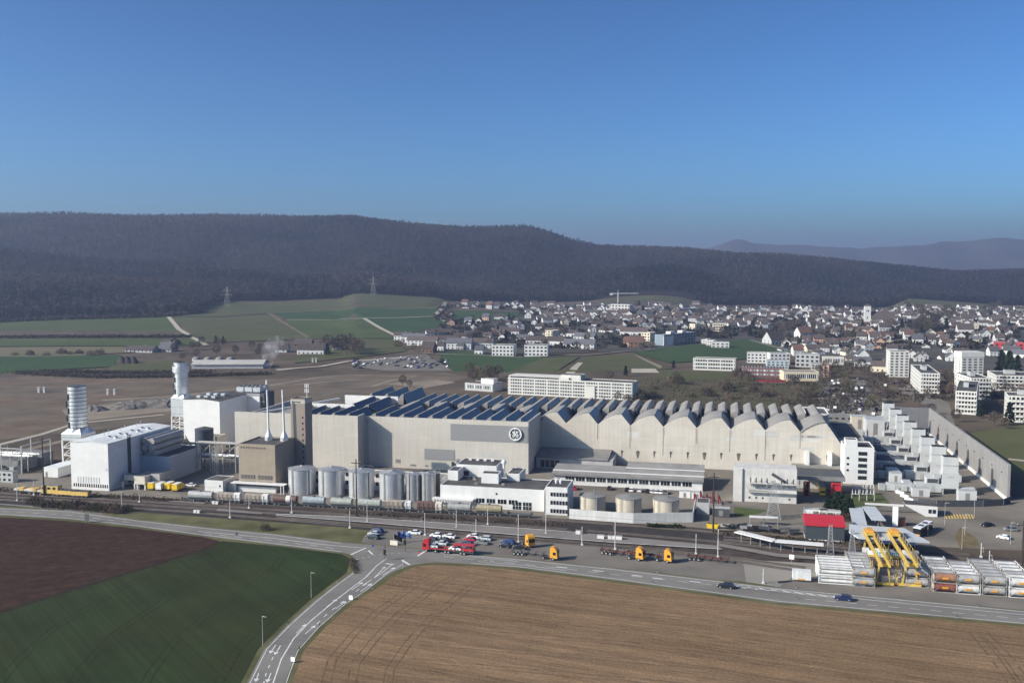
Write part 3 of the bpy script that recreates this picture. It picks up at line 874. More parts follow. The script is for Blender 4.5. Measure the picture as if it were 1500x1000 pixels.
def sawtooth(root, s0, s1, t0, t1, P, zv, zp, gl=.28, lean=0.0, shell=None, glass=None, nseg=7, first=0.0, pw=.92):
    """shed roofs: every bay one curved shell and one glazed slope; shared meshes"""
    n = int(round((s1 - s0) / P)); P = (s1 - s0) / n
    g = P * gl
    prof = [(first + (P - g - first) * i / nseg, zv + (zp - zv) * math.sin(math.pi / 2 * (i / nseg)) ** abs(pw)) for i in range(nseg + 1)]
    if pw < 0: prof = [(first, zv)] + [(first + .12 + (P - g - first - .12) * i / nseg, zv + (zp - zv) * (.66 + .34 * math.sin(math.pi / 2 * i / nseg))) for i in range(nseg + 1)]
    under = [(first + P - g, zv - .05), (first, zv - .05)]
    sh = gz = None
    for k in range(n):
        if sh is None:
            sh = MB().xprism(prof + under, 0, t1 - t0).build('roof_shell', shell or m_shell, root, smooth=True)
            a = (P - g + .02, zp - .12); b = (P - .05, zv + .02)
            gz = MB().xprism([a, b, (b[0] - .25, b[1] - .12), (a[0] - .25, a[1] - .25)], .05, t1 - t0 - .05).build('glazing', glass or m_glass, root)
            A, B = sh, gz
        else:
            A = sh.copy(); B = gz.copy()
            COL.objects.link(A); COL.objects.link(B)
        A.location = (s0 + k * P, t0, 0); B.location = (s0 + k * P, t0, 0)

# ---------------- the big assembly hall
hall = thing('assembly_hall', 'huge beige factory hall with curved sawtooth roofs, blue roof glazing and round logo', 'factory', at(0, 0), SA)
sN = S.s_at(534, 0, 22.3)
sL = S.s_at(343.5, -8, 23.5)
HB, HL = 22.3, 23.5
tB = 27.5
sv = [S.s_at(u, tB, 17.8) for u in (829, 875.3, 923, 971.6, 1020, 1069.4, 1121.4, 1172.4)]
PB = (sv[-1] - sv[0]) / 7
sR = S.s_at(1235, tB, 11)
sPk = S.s_at(1209, tB, 22)
# front walls
MB().box(sN, 0, 0, .6, 0, HB).box(-.6, 0, .6, tB, 0, HB).box(sN, 0, .6, 1.0, HB - 2, HB - 1.2).build('front_wall', m_clad, hall)
b = MB().box(sL, sN, -8, -7.4, 0, HL).box(sN - .6, sN, -7.4, 0, 0, HL).box(sL, sL + .6, -7.4, 52, 0, 21)
b.build('side_wing_wall', m_clad, hall)
MB().box(sN + .9, sN + 1.9, -.35, 0, HB - 3.2, HB - 1).box(sN + 1.2, sN + 1.6, -.3, 0, 0, HB - 3).build('downpipe', m_pipe, hall)
# gabled front of the shed bays
ZV, ZP = 17.8, 22.6
prof = []
k = 0
s = sv[0] - PB * 2
while s < sv[-1] - 1:
    for i in range(8):
        prof.append((s + PB * .72 * i / 7, ZV + (ZP - ZV) * math.sin(math.pi / 2 * i / 7) ** .92))
    s += PB
wid = sPk - sv[-1]
for i in range(8):
    prof.append((sv[-1] + wid * i / 7, ZV + (ZP - .2 - ZV) * math.sin(math.pi / 2 * i / 7) ** .92))
prof = [p for p in prof if p[0] >= 0.2]
prof = [(0.02, ZV)] + prof
prof += [(sR, S.z_at(sR, tB, 655)), (sR, 0), (0.02, 0)]
MB().xprism(prof, tB, tB + .6).build('gable_wall', m_clad2, hall)
# right flank
zr_ = S.z_at(sR, tB, 655)
MB().box(sR - .5, sR, tB + .6, tB + 54, 0, zr_).build('flank_wall', m_clad2, hall)
sawtooth(hall, sv[0] - PB * 7, sv[-1], tB + .1, tB + 23, PB, ZV, ZP)
pr = [(sv[-1] + wid * i / 7, ZV + (ZP - .2 - ZV) * math.sin(math.pi / 2 * i / 7) ** .92) for i in range(8)]
MB().xprism(pr + [(x, z - .4) for x, z in reversed(pr)], tB - .3, tB + 23).build('roof_shell', m_shell, hall, smooth=True)
MB().xprism([(sPk, ZP - .3), (sR, zr_), (sR - .3, zr_ - .3), (sPk - .3, ZP - .7)], tB + .65, tB + 50).build('glazing', m_glass, hall)
nC = 5.9
sawtooth(hall, sv[0] - PB * 7 + 20, sPk + 2, tB + 23.6, tB + 53, nC, 17.8, 22.4, gl=.42, pw=-1)
sawtooth(hall, sv[0] - PB * 7 - 5, sv[0] - PB * 7 + 19.5, tB + 23.6, tB + 53, 8.2, 18, 25.4, gl=.42)
sawtooth(hall, sN + 1, -.7, 1.0, tB - .4, 6.65, 20.4, 23.6, gl=.42)
sawtooth(hall, sL + 24, sN - .8, -7.2, 14, 6.4, 21.4, 24.5, gl=.5)
sawtooth(hall, sL + 42, sN - .8, 17, 45, 6.4, 21.8, 24.9, gl=.5)
MB().box(sL + 18, sN - 11, 15, 15.6, 18.6, 24.9).build('parapet', m_trim, hall)
MB().box(sL + 30, sN - .8, 46, 46.6, 18.6, 24.7).build('parapet', m_trim, hall)
MB().obox((sL + 16, 21, 22.2), (11, 25, .6), (.5, 0, 0), (0, 0, .45)).build('parapet', m_trim, hall)
# closed roof deck below the teeth and rear wall
MB().box(sL + .6, sN - .6, -7.4, 50, 17.5, 18.4).box(sN, -.6, 1, tB, 17.5, 18.6).box(sv[0] - PB * 7, sPk, tB + .6, tB + 54, 15, 16.4).build('roof_deck', m_shell, hall)
MB().box(sv[0] - PB * 7 - 6, sR - 1, tB + 54, tB + 54.6, 0, 17).build('rear_wall', m_clad2, hall)
# signs
def on_front(u0, v0, u1, v1):
    a = S.s_at(u0, 0, 20); b = S.s_at(u1, 0, 20)
    return a, b, S.z_at(b, 0, v1), S.z_at(b, 0, v0)
a, b, z0, z1 = on_front(660, 624.6, 773.3, 648.8)
MB().box(a, b, -.12, -.003, z0, z1).build('sign_panel', m_gsign, hall)
a, b, z0, z1 = on_front(621.5, 658.7, 666, 674.5)
MB().box(a, b, -.12, -.003, z0, z1).build('sign_panel', m_gsign, hall)
# round emblem
cs = S.s_at(755.2, -.3, 18); cz = S.z_at(cs, 0, 635.3); rr = 2.72
em = thing('logo', None, None, (cs, -.12, cz)); em.parent = hall
def ring(mb, r0, r1, y0, y1, n=40):
    pts = [(math.cos(2 * math.pi * i / n), math.sin(2 * math.pi * i / n)) for i in range(n)]
    for i in range(n):
        c0, c1 = pts[i], pts[(i + 1) % n]
        q = [(r0 * c0[0], r0 * c0[1]), (r1 * c0[0], r1 * c0[1]), (r1 * c1[0], r1 * c1[1]), (r0 * c1[0], r0 * c1[1])]
        mb.xprism(q, y0, y1)
m_logo = mat('white_enamel', (0.88, 0.88, 0.87), rough=.5, var=.02)
mb = MB(); ring(mb, rr - .36, rr, -.75, -.35)
for k in range(4):                       # the four swirls on the inside of the ring
    a0 = math.pi / 2 * k + math.pi / 2
    p = [(rr - .40) * math.cos(a0 + d) for d in (0, .14, .28)]
    q = [(rr - .40) * math.sin(a0 + d) for d in (0, .14, .28)]
    mb.xprism([(p[0], q[0]), (p[2], q[2]), ((rr - .95) * math.cos(a0 + .02), (rr - .95) * math.sin(a0 + .02))], -.74, -.36)
mb.build('ring', m_logo, em)
ring_back = MB(); ring(ring_back, rr - .1, rr + .03, -.35, .1); ring_back.build('rim', m_dsteel, em)
def stroke(mb, pts, w):
    for a, b in zip(pts[:-1], pts[1:]):
        mb.beam((a[0], -.5, a[1]), (b[0], -.5, b[1]), w, .2)
mb = MB()
# script letters: first letter
stroke(mb, [(-.05, .1), (-.45, .55), (-.85, 1.0), (-1.2, .95), (-1.1, .6), (-.6, .25), (-.05, .1)], .30)
stroke(mb, [(-.45, .55), (-.25, 1.05), (-.45, 1.3), (-.7, 1.1)], .26)
stroke(mb, [(-.05, .1), (-.25, -.45), (-.55, -1.05), (-1.0, -1.2), (-1.3, -.85), (-1.0, -.4), (-.5, -.15), (-.15, -.3)], .28)
# second letter
stroke(mb, [(.05, .0), (.35, .5), (.5, 1.0), (.95, 1.15), (1.15, .85), (.9, .7)], .30)
stroke(mb, [(.3, .35), (.75, .3), (1.05, .45)], .26)
stroke(mb, [(.05, .0), (.2, -.6), (.55, -1.2), (1.0, -1.1), (1.35, -.6), (1.1, -.2), (.7, -.35), (.75, -.75)], .28)
mb.build('script_letters', m_logo, em)
# small things on the walls
for u, v, w, h in ((583, 675, 2.2, 1.6), (605, 681, 2.6, .8), (625, 682, 1.4, .8)):
    s_ = S.s_at(u, 0, 5); z_ = S.z_at(s_, 0, v)
    MB().box(s_ - w / 2, s_ + w / 2, -.1, 0, z_ - h / 2, z_ + h / 2).build('louvre', m_grav, hall)
s_ = S.s_at(663, 0, 5)
MB().box(s_ - .3, s_ + .3, -.9, 0, S.z_at(s_, 0, 684), S.z_at(s_, 0, 676)).build('flue', m_dsteel, hall)
m_stain = mat('rusty_run_off', (0.15, 0.13, 0.11), var=.3, scale=.8)
for i, u in enumerate((911, 934.5, 958.5, 982.5, 1007.5, 1032, 1056.5, 1082, 1108, 1133, 1159, 1212)):
    s_ = S.s_at(u, tB, 9); z_ = S.z_at(s_, tB, 660.5 + i * .6)
    w = .9 if i in (1, 5, 7) else .5
    MB().add([(s_ - w, tB - .012, z_), (s_ + w, tB - .012, z_), (s_ + w * .35, tB - .012, z_ - 2 - w), (s_ - w * .35, tB - .012, z_ - 2 - w)], [(3, 2, 1, 0)]).add([(s_ - w, tB, z_), (s_ + w, tB, z_), (s_, tB, z_ + .4)], [(0, 1, 2)]).build('stain', m_stain, hall)
    MB().box(s_ - .35, s_ + .35, tB - .25, tB - .015, z_ - .1, z_ + .35).build('spout', m_dsteel, hall)
for i, s_ in enumerate(sv[1:]):
    MB().box(s_ - .12, s_ + .12, tB - .03, tB, ZV - 7 - (i % 3) * 3, ZV - .2).box(s_ + .55, s_ + .65, tB - .03, tB, ZV - 4 - (i % 2) * 3, ZV - .3).build('stain', m_stain, hall)
m_patch = mat('patched_panels', (0.50, 0.485, 0.45), var=.1, scale=.3, panel=(5.5, 1.3, .15, .08)); m_patch2 = mat('new_panels', (0.61, 0.59, 0.55), var=.06, scale=.3, panel=(5.5, 1.3, .12, .08))
prs = random.Random(3)
for k in range(16):
    if k < 8: s_, z_, t_ = prs.uniform(sN + 14, -12), prs.uniform(3, 15), -.015
    else: s_, z_, t_ = prs.uniform(36, sR - 14), prs.uniform(9, 16), tB - .008
    w_, h_ = prs.choice([5.5, 5.5, 11]), prs.choice([1.3, 2.6])
    if k < 8 and (z_ > 10 and s_ > -42 or s_ < -28 and s_ > -52): continue
    MB().box(s_, s_ + w_, t_, t_ + .01, z_, z_ + h_).build('patched_panel', m_patch if k % 2 else m_patch2, hall)
# two buttress stairs low on the gable wall
for u in (1183.5, 1216.5):
    s_ = S.s_at(u, tB - 2, 6)
    MB().box(s_ - 1.1, s_ + .5, tB - 3, tB, 4, 9.8).build('stair_housing', m_wrend, hall)
s0_ = S.s_at(1160, tB - 3, 4)
MB().box(s0_, sR, tB - 4.2, tB - .02, 3.2, 4.2).build('gallery_beam', m_grav, hall)

# ---------------- annex under the gable wall
a0 = S.s_at(824.5, 4, 4); a1 = S.s_at(1031, 4, 4)
ty0 = site(1028, 719.5)[1]
ann = thing('workshop_annex', 'long low workshop with stepped grey roof and window strip under the beige hall', 'workshop', at(a0, ty0), SA)
W_ = a1 - a0
MB().box(0, W_, 0, 14, 0, 4.0).build('wall', m_wrend, ann)
MB().yprism([(-.8, 4.15), (13, 5.6), (13, 5.9), (-.8, 4.6)], -1.2, W_ + .5).yprism([(6, 5.0), (18, 6.6), (18, 7.0), (6, 5.5)], 28, W_ + .4).build('roof', m_shell, ann)
for yy, zz in ((3.0, 5.02), (8.6, 6.05)):
    MB().box(-1.2 if yy < 5 else 28, W_ + .6, yy, yy + .35, zz, zz + .35).build('roof_kerb', m_trim, ann)
MB().box(-1.3, W_ + .5, -1.0, -.8, 3.8, 4.7).build('fascia', m_grav, ann)
nW = 12
for k in range(nW):
    x = 4.5 + k * (W_ - 8) / nW
    fr = MB().box(x, x + 3.6, -.05, 0, 1.7, 3.4).build('window', m_win, ann)
    MB().box(x - .15, x, -.09, 0, 1.55, 3.55).box(x + 1.1, x + 1.2, -.09, -.05, 1.7, 3.4).box(x + 2.35, x + 2.45, -.09, -.05, 1.7, 3.4).box(x - .15, x + 3.7, -.12, 0, 1.45, 1.65).build('frame', m_trim, fr)
MB().box(1, 2.2, -.06, 0, 0, 2.6).build('door', m_grav, ann)
# sloping roof left of it
q = thing('loading_shed', 'flat grey roofed loading shed in the shaded corner of the hall', 'shed', at(S.s_at(786, 14, 4), 13), SA)
sw = S.s_at(898, 14, 6) - S.s_at(786, 14, 4)
MB().box(0, sw, 0, tB - 13.1, 0, 4.6).build('wall', m_grend, q)
MB().yprism([(-.6, 4.65), (tB - 13.15, 6.4), (tB - 13.15, 6.7), (-.6, 4.95)], -.5, sw - 2).build('roof', m_grav, q)
windows(q, [(x, 0, .6) for x in (2, 4.2, 6.4, 8.6)], 1.7, 3.2)

# ---------------- white office block beside the hall
fs, ft = site(1236, 708)
ow = S.s_at(1280, ft, 8) - fs
off = thing('office_block', 'narrow white five storey office block at the end of the hall', 'office block', at(fs, ft), SA)
oh = S.z_at(fs, ft, 655.5)
block(off, 0, ow, 0, 14, 0, oh, m_wrend, m_dark, .5)
block(off, .3, 5, 1, 6, oh + .13, oh + 3.0, m_wrend, m_dark, .3, ('penthouse', 'penthouse_roof'))
windows(off, [(5.3, 0, 2.0 + k * (oh - 3.4) / 4.6) for k in range(5)], 3.4, 1.5)
windows(off, [(.9, 0, 5.2 + k * (oh - 3.4) / 4.6) for k in range(3)], .9, .9)
windows(off, [(ow, 2 + 3 * i, 2.0 + k * (oh - 3.4) / 4.6) for k in range(4) for i in range(4)], 1.6, 1.5, 'x')
# low shaded roofs behind the office block
q = thing('service_wing', 'dark flat roofed service wing between the hall and the turbines', 'service wing', at(sR + 1, tB + 2), SA)
block(q, 0, 12.5, 0, 26, 0, 9.6, m_grend, m_dark, .5)
block(q, 0, 11, 26.1, 70, 0, 10.6, m_grend, m_dark, .6, ('rear_wall', 'rear_roof'))
block(q, -12, -1.2, 56, 78, 0, 16.5, m_wrend, m_dark, .9, ('tower_wall', 'tower_roof'))

# ---------------- white concrete rig wall with insulators
rs, rt = site(1074, 733)
rw = S.s_at(1167, rt, 5) - rs
rg = thing('switchgear_house', 'pale concrete switchgear house with rows of insulators and busbar shadows', 'switchgear', at(rs, rt), SA)
rz = S.z_at(rs, rt, 684)
MB().box(0, rw, 0, 9, 0, rz).box(0, 3.2, -.6, 0, 0, rz * .98).build('wall', m_concrete, rg)
MB().box(5.0, rw, -1.6, 0, 4.0, 4.35).box(5, rw, -2.4, -.01, 7.4, 7.6).build('ledge', m_concrete, rg)
for k in range(9):
    x = 6.2 + k * (2.0 if k < 4 else 2.15) + (2.5 if k > 3 else 0)
    MB().lathe(x, -1.2, [(.12, 7.6), (.3, 7.9), (.14, 8.1), (.3, 8.4), (.14, 8.6), (.3, 8.9), (.1, 9.6)], 8).build('insulator', m_dsteel, rg)
    MB().path([(x, -1.2, 7.4), (x + .3, -1.1, 6.2), (x + .9, -.6, 5.8), (x + 1.2, -.1, 6.4)], .07).build('cable', m_dsteel, rg)
MB().tube((5.4, -1.3, 4.8), (12.5, -1.3, 4.8), .45, 10).build('duct', m_pipe, rg)
MB().obox((16.5, -.25, rz - 3.4), (2.6, 0, -1.6), (0, .2, 0), (.25, 0, .45)).build('canopy', m_dsteel, rg)
for x in (5.6, 8.0, 10.4, 20.0):
    MB().box(x, x + .7, -.05, 0, 1.2, 2.0).build('vent', m_dsteel, rg)

# ---------------- gate passage with red doors
gs, gt = site(1168, 726)
gw = S.s_at(1238, gt, 3) - gs
gp = thing('gate_passage', 'dark covered gate passage with red portal frames below the hall', 'gateway', at(gs, gt), SA)
MB().box(0, gw, 14, 14.5, 0, 5).build('rear_wall', m_grend, gp)
MB().box(-.5, gw, 1, 15, 6.6, 7.6).build('roof', m_dsteel, gp)
MB().box(-.5, gw, .6, 1, 6.2, 7.9).build('beam', m_grav, gp)
m_red = mat('red_paint', (0.48, 0.035, 0.045), rough=.5, var=.12, scale=.6)
for x in (2.2, gw - 5.0):
    w = 2.4 if x < 5 else 3.6
    MB().box(x, x + .5, .5, 1.2, 0, 5.6).box(x + w - .5, x + w, .5, 1.2, 0, 5.6).box(x + .5, x + w - .5, .5, 1.2, 5.0, 5.6).build('red_portal', m_red, gp)
    MB().box(x + .52, x + w - .52, .95, 1.1, 0, 4.9).build('door', m_black if x < 5 else m_red, gp)
MB().box(9, 13.5, 13.5, 13.9, 2.2, 5).build('bright_panel', m_trim, gp)

# ---------------- white low building with offices (between silos and tanks)
ws, wt = site(797, 749)
w0 = S.s_at(645, wt, 5)
wb = thing('filling_house', 'long white low building with dark flat roofs and roof sheds beside the silos', 'industrial building', at(w0, wt), SA)
ww = ws - w0
wz = S.z_at(ws, wt, 719)
block(wb, 0, ww, 0, 17, 0, wz, m_wrend, m_dark, .35)
for x0 in (13.6, 17.6, 21.8, 25.9):
    fr = MB().box(x0, x0 + 3.2, -.06, 0, 2.0, 3.6).build('window', m_win, wb)
    MB().box(x0 + 1.0, x0 + 1.1, -.1, -.06, 2.0, 3.6).box(x0 + 2.1, x0 + 2.2, -.1, -.06, 2.0, 3.6).build('frame', m_trim, fr)
for u in (756, 771):
    x0 = S.s_at(u - 5, wt, 2) - w0
    fr = MB().box(x0, x0 + 3.2, -.06, 0, .2, 3.0).build('gate', m_win, wb)
    MB().box(x0 + 1.0, x0 + 1.1, -.1, -.06, .2, 3.0).box(x0 + 2.1, x0 + 2.2, -.1, -.06, .2, 3.0).box(x0, x0 + 3.2, -.1, -.06, 1.5, 1.6).build('frame', m_trim, fr)
MB().box(S.s_at(726, wt, 5) - w0, S.s_at(726, wt, 5) - w0 + .7, -.05, 0, 5.2, 5.9).build('window', m_win, wb)
MB().box(-2.5, 13, -2.6, -.02, 2.9, 3.3).build('canopy', m_trim, wb)
for k in range(14):
    MB().box(-2 + k * 1.05, -1.45 + k * 1.05, -2.65, -2.58, 2.0, 2.85).build('canopy_slat', m_trim, wb)
block(wb, .2, 4.2, 9, 17, wz + .13, wz + 3.6, m_wrend, m_dark, .25, ('stair_head', 'stair_head_roof'))
rx0 = S.s_at(707, wt + 9, 10) - w0; rx1 = S.s_at(732, wt + 9, 10) - w0
block(wb, rx0, rx1, 7, 12, wz + .13, wz + 3.6, m_wrend, m_dark, .25, ('lift_head', 'lift_head_roof'))
rx0 = S.s_at(669.5, wt + 18, 12) - w0; rx1 = S.s_at(728, wt + 18, 12) - w0
block(wb, rx0, rx1, 17.1, 30, 0, wz + 4.3, m_wrend, m_dark, .3, ('rear_hall', 'rear_hall_roof'))
MB().box(rx0 + 1, rx0 + 5, 17.0, 17.1, wz + .2, wz + 2.2).build('window', m_win, wb)
for k in range(4):
    MB().box(rx0 + 2.5 + k * 3.0, rx0 + 3.6 + k * 3.0, 26, 27.1, wz + 4.45, wz + 5.0).build('skylight', m_trim, wb)
rx2 = S.s_at(747, wt + 18, 9) - w0; rx3 = S.s_at(765, wt + 18, 9) - w0
block(wb, rx2, rx3, 13, 24, wz * .5, wz + 2.6, m_white, m_dark, .3, ('machine_room', 'machine_room_roof'))
x_ = S.s_at(740, wt + 22, 9) - w0
MB().cyl(x_, 20, wz, wz + 5, .5, n=10).lathe(x_, 20, [(.9, wz + 5), (1.0, wz + 5.7), (.7, wz + 6.3), (.15, wz + 6.6)], 10).build('roof_vent', m_trim, wb)
for x_, y_ in ((7, 12), (8.5, 13), (9.5, 11), (12, 4), (22, 5)):
    MB().box(x_, x_ + 1.1, y_, y_ + .9, wz + .13, wz + .8).build('roof_unit', m_grav, wb)
# office end
es, et = site(799, 753)
eo = thing('office_annex', 'white three storey office annex with rows of small windows by the round tanks', 'office', at(es, et), SA)
ew = S.s_at(831, et, 5) - es
ez = S.z_at(es, et, 714)
block(eo, 0, ew, 0, 13, 0, ez, m_wrend, m_dark, .4)
for k, n in enumerate((5, 5, 6)):
    windows(eo, [(.7 + i * (ew - 1.2) / 6.2, 0, .7 + k * 3.0) for i in range(1, 7)], .85, 1.4)
for x_ in (2.6, 4.2):
    MB().cyl(x_, 7, ez, ez + .8, .35, n=8).lathe(x_, 7, [(.55, ez + .8), (.5, ez + 1.2), (.1, ez + 1.5)], 8).build('roof_vent', m_trim, eo)
# white wall block behind the silos
ks, kt = site(640, 728)
kb = thing('boiler_annex', 'pale two storey annex behind the metal silos', 'annex', at(S.s_at(462, kt + 6, 5), kt + 5), SA)
kw = ks - S.s_at(462, kt + 6, 5)
block(kb, 0, kw, 0, 12, 0, S.z_at(ks, kt + 5, 704), m_wrend, m_grav, .4)
windows(kb, [(x, 0, z) for x in (.8, 13.4, 14.9, 26, 27.5) for z in (2.0, 5.2)], 1.2, 1.5)

# ---------------- brown boiler house, chimneys and tower
bs, bt = site(404, 721)
b0 = S.s_at(350, bt, 8)
bz = S.z_at(bs, bt, 654)
bo = thing('boiler_house', 'square brown boiler house with louvre rows and dark flat roof', 'boiler house', at(b0, bt), SA)
bw = bs - b0
block(bo, 0, bw, 0, 17, 0, bz, m_brown, m_dark, .6)
for z_ in (bz - 13.2, 2.4):
    for x_ in (.8, bw / 2 + .3):
        lv = MB().box(x_, x_ + bw / 2 - 1.6, -.08, 0, z_, z_ + 1.6).build('louvre', m_dsteel, bo)
        mm = MB()
        for k in range(9):
            mm.box(x_ + .25 + k * .65, x_ + .42 + k * .65, -.14, -.08, z_, z_ + 1.6)
        mm.build('slat', m_brown, lv)
for k in range(10):
    x_ = .9 + k * 1.12
    MB().xprism([(x_, bz - .5), (x_ + .7, bz - .5), (x_ + .35, bz - 1.3)], -.1, 0).build('vent', m_dsteel, bo)
MB().box(-2, bw + 5, -3.2, -.02, 3.5, 3.8).build('canopy', m_trim, bo)
for x_ in (bw + 3.5, bw + 4.7):
    MB().box(x_, x_ + .25, -3.1, -2.85, 0, 3.5).build('canopy_post', m_trim, bo)
MB().box(-.1, bw + .6, -1.2, -.02, 0, 2.2).build('plinth', m_trim, bo)
for u in (392.6, 415.2):
    s_ = S.s_at(u + 1, bt + 12, 20)
    ch = thing('chimney', 'slender pale steel chimney, %s of the pair on the boiler house roof' % ('left one' if u < 400 else 'right one'), 'chimney', at(s_, bt + 12, bz + .12), SA, 'slender boiler chimneys')
    zt = S.z_at(s_, bt + 12, 571) - bz - .12
    MB().tube((0, 0, 4.4), (-.35, 0, zt), .42, 10, r2=.36).build('flue', m_trim, ch)
    MB().lathe(0, 0, [(1.6, 0), (1.5, 1.6), (.6, 3.6), (.45, 4.6)], 10).build('base', m_silver, ch)
    for a_ in (.6, 2.7, 4.8):
        MB().beam((math.cos(a_) * 2, math.sin(a_) * 2, 0), (math.cos(a_) * .4, math.sin(a_) * .4, 3.8), .18).build('stay', m_steel, ch)
tt = bt + 17.6
ts = S.s_at(447, tt, 25)
t0_ = S.s_at(426.2, tt, 25)
tz = S.z_at(ts, tt, 585.5)
tw = thing('brown_tower', 'tall brown stair tower with a column of small windows and antennas on top', 'tower', at(t0_, tt), SA)
tww = S.s_at(447, tt, 25) - t0_
block(tw, 0, tww, 0, 6.8, 0, tz, mat('taupe_panels', (0.29, 0.245, 0.205), var=.06, scale=.2, panel=(7, 2.6, .06, .05)), m_dark, .4)
MB().box(-.05, tww + .05, -.06, 6.9, tz - 1.6, tz - .1).build('cornice', m_clad, tw)
windows(tw, [(tww - 1.35, 0, 3 + k * 2.35) for k in range(11)], .55, .8)
windows(tw, [(.6 + k * .8, -.06, tz - 1.2) for k in range(5)], .5, .5)
an = MB().tube((tww - .4, 3, tz), (tww - .4, 3, tz + 6), .14, 6)
for dz in (2.6, 4.6):
    for dx in (-.7, 0, .7):
        an.box(tww - .55 + dx, tww - .25 + dx, 2.7, 2.95, tz + dz, tz + dz + 1.6)
an.build('antenna', m_trim, tw)
# low hut left of the boiler house
hs, ht = site(300, 720)
hu = thing('pump_hut', 'small cream hut with flat roof beside the brown boiler house', 'hut', at(hs, ht), SA)
hw = S.s_at(326.5, ht, 2) - hs
block(hu, 0, hw, 0, 9, 0, S.z_at(hs, ht, 703.5), m_wrend, m_dark, .25)
windows(hu, [(hw - 1.6, 0, 2.3)], .7, .7)
q = thing('low_annex', 'low grey roofed annex between pump hut and boiler house', 'annex', at(hs + hw + .3, ht + 3), SA)
block(q, 0, b0 - hs - hw - .6, 0, 10, 0, 3.2, m_clad, m_grav, .3)
# ------------------------------------------------------------------ silos and tanks
def silo(u0, u1, vt, vb, label, material, pipes=0, apex=1.0, group='metal silos beside the railway'):
    s0, t0 = site((u0 + u1) / 2, vb)
    r = (S.s_at(u1, t0, 5) - S.s_at(u0, t0, 5)) / 2
    t0 += r
    zt = S.z_at(s0, t0, vt)
    x = S.s_at((u0 + u1) / 2, t0, 5)
    o = thing('silo', label, 'silo', at(x, t0), SA, group)
    mb = MB().cyl(0, 0, 0, zt, r, n=32)
    for k in range(1, 5):
        mb.cyl(0, 0, zt * k / 5 - .06, zt * k / 5 + .06, r + .04, n=32, cap=False)
    mb.build('shell', material, o, smooth=True)
    MB().lathe(0, 0, [(r + .12, zt), (r + .12, zt + .15), (.7, zt + apex), (.5, zt + apex + .25)], 32).build('roof', m_steel, o, smooth=True)
    rl = MB()
    for i in range(14):
        a = 2 * math.pi * i / 14; b = 2 * math.pi * (i + 1) / 14
        rl.tube((r * math.cos(a), r * math.sin(a), zt + .1), (r * math.cos(a), r * math.sin(a), zt + 1.1), .03, 4)
        rl.tube((r * math.cos(a), r * math.sin(a), zt + 1.1), (r * math.cos(b), r * math.sin(b), zt + 1.1), .03, 4)
    rl.build('railing', m_steel, o)
    ld = MB(); a = -1.9
    ld.box(r * math.cos(a) - .25, r * math.cos(a) + .25, r * math.sin(a) - .35, r * math.sin(a) - .2, .5, zt + .8)
    ld.build('ladder', m_pipe, o)
    for k in range(pipes):
        a = -.75 + k * .16
        MB().tube((r * math.cos(a) + .15, r * math.sin(a) - .1, .3), (r * math.cos(a) + .15, r * math.sin(a) - .1, zt + .5), .22, 8).build('pipe', m_steel, o)
    return o
m_silo2 = mat('grey_zinc_sheet', (0.40, 0.405, 0.41), rough=.5, metal=.5, var=.12, scale=.35, streak=.18)
silo(424, 461, 685.8, 726, 'broad aluminium silo nearest the brown boiler house', m_silver, 2)
silo(467.8, 504, 687, 728.5, 'broad aluminium silo, second from the brown boiler house', m_silver, 1)
silo(512, 547.3, 689.6, 730.5, 'broad aluminium silo, third from the brown boiler house, behind the tall dark mast', m_silver, 2)
silo(557, 592, 692, 735, 'broad aluminium silo next to the slender grey silos', m_silver, 0)
silo(594.7, 616.7, 694, 734.5, 'slender grey silo between the broad silos and its twin', m_silo2, 1, .6)
silo(617.5, 638, 693.5, 735, 'slender grey silo closest to the white filling house', m_silo2, 1, .6)
silo(630, 644.5, 692, 726, 'dark slender silo half hidden behind the last grey silo', m_dsteel, 0, .5)
m_tank = mat('cream_concrete_tank', (0.52, 0.46, 0.37), var=.10, scale=.3, streak=.2)
for i, (u0, u1, vt) in enumerate(((848.8, 887, 724.8), (901.6, 940.3, 727.5), (956, 995.2, 730))):
    vb = 756.5 + i * 1.2
    s0, t0 = site((u0 + u1) / 2, vb)
    r = (S.s_at(u1, t0, 4) - S.s_at(u0, t0, 4)) / 2
    t0 += r
    zt = S.z_at(s0, t0, vt); x = S.s_at((u0 + u1) / 2, t0, 4)
    o = thing('round_tank', 'cream concrete tank with grey lid behind the low wall, ' + ('nearest the office annex', 'middle one of three', 'farthest from the office annex')[i], 'tank', at(x, t0), SA, 'cream concrete tanks')
    MB().cyl(0, 0, 0, zt, r, n=36).build('shell', m_tank, o, smooth=True)
    MB().lathe(0, 0, [(r + .12, zt - .12), (r + .12, zt + .08), (.5, zt + .55), (.3, zt + .6)], 36).build('lid', m_grav, o, smooth=True)
    mb = MB()
    for a in (-2.6, -2.0, -1.1, -.3):
        mb.box(r * math.cos(a) - .06, r * math.cos(a) + .06, r * math.sin(a) - .14, r * math.sin(a) - .02, 0, zt)
    mb.build('drain_pipe', m_pipe, o)
    mb = MB(); a = -2.15
    for dx in (-.25, .25):
        mb.tube((r * math.cos(a) + dx, r * math.sin(a) - .3, .3), (r * math.cos(a) + dx, r * math.sin(a) - .3, zt + 1), .04, 4)
    for k in range(12):
        mb.tube((r * math.cos(a) - .25, r * math.sin(a) - .3, .5 + k * .55), (r * math.cos(a) + .25, r * math.sin(a) - .3, .5 + k * .55), .03, 4)
    mb.build('ladder', m_steel, o)
    MB().tube((.4, .2, zt + .4), (.4, .2, zt + 2.2), .08, 6).build('vent_pipe', m_steel, o)
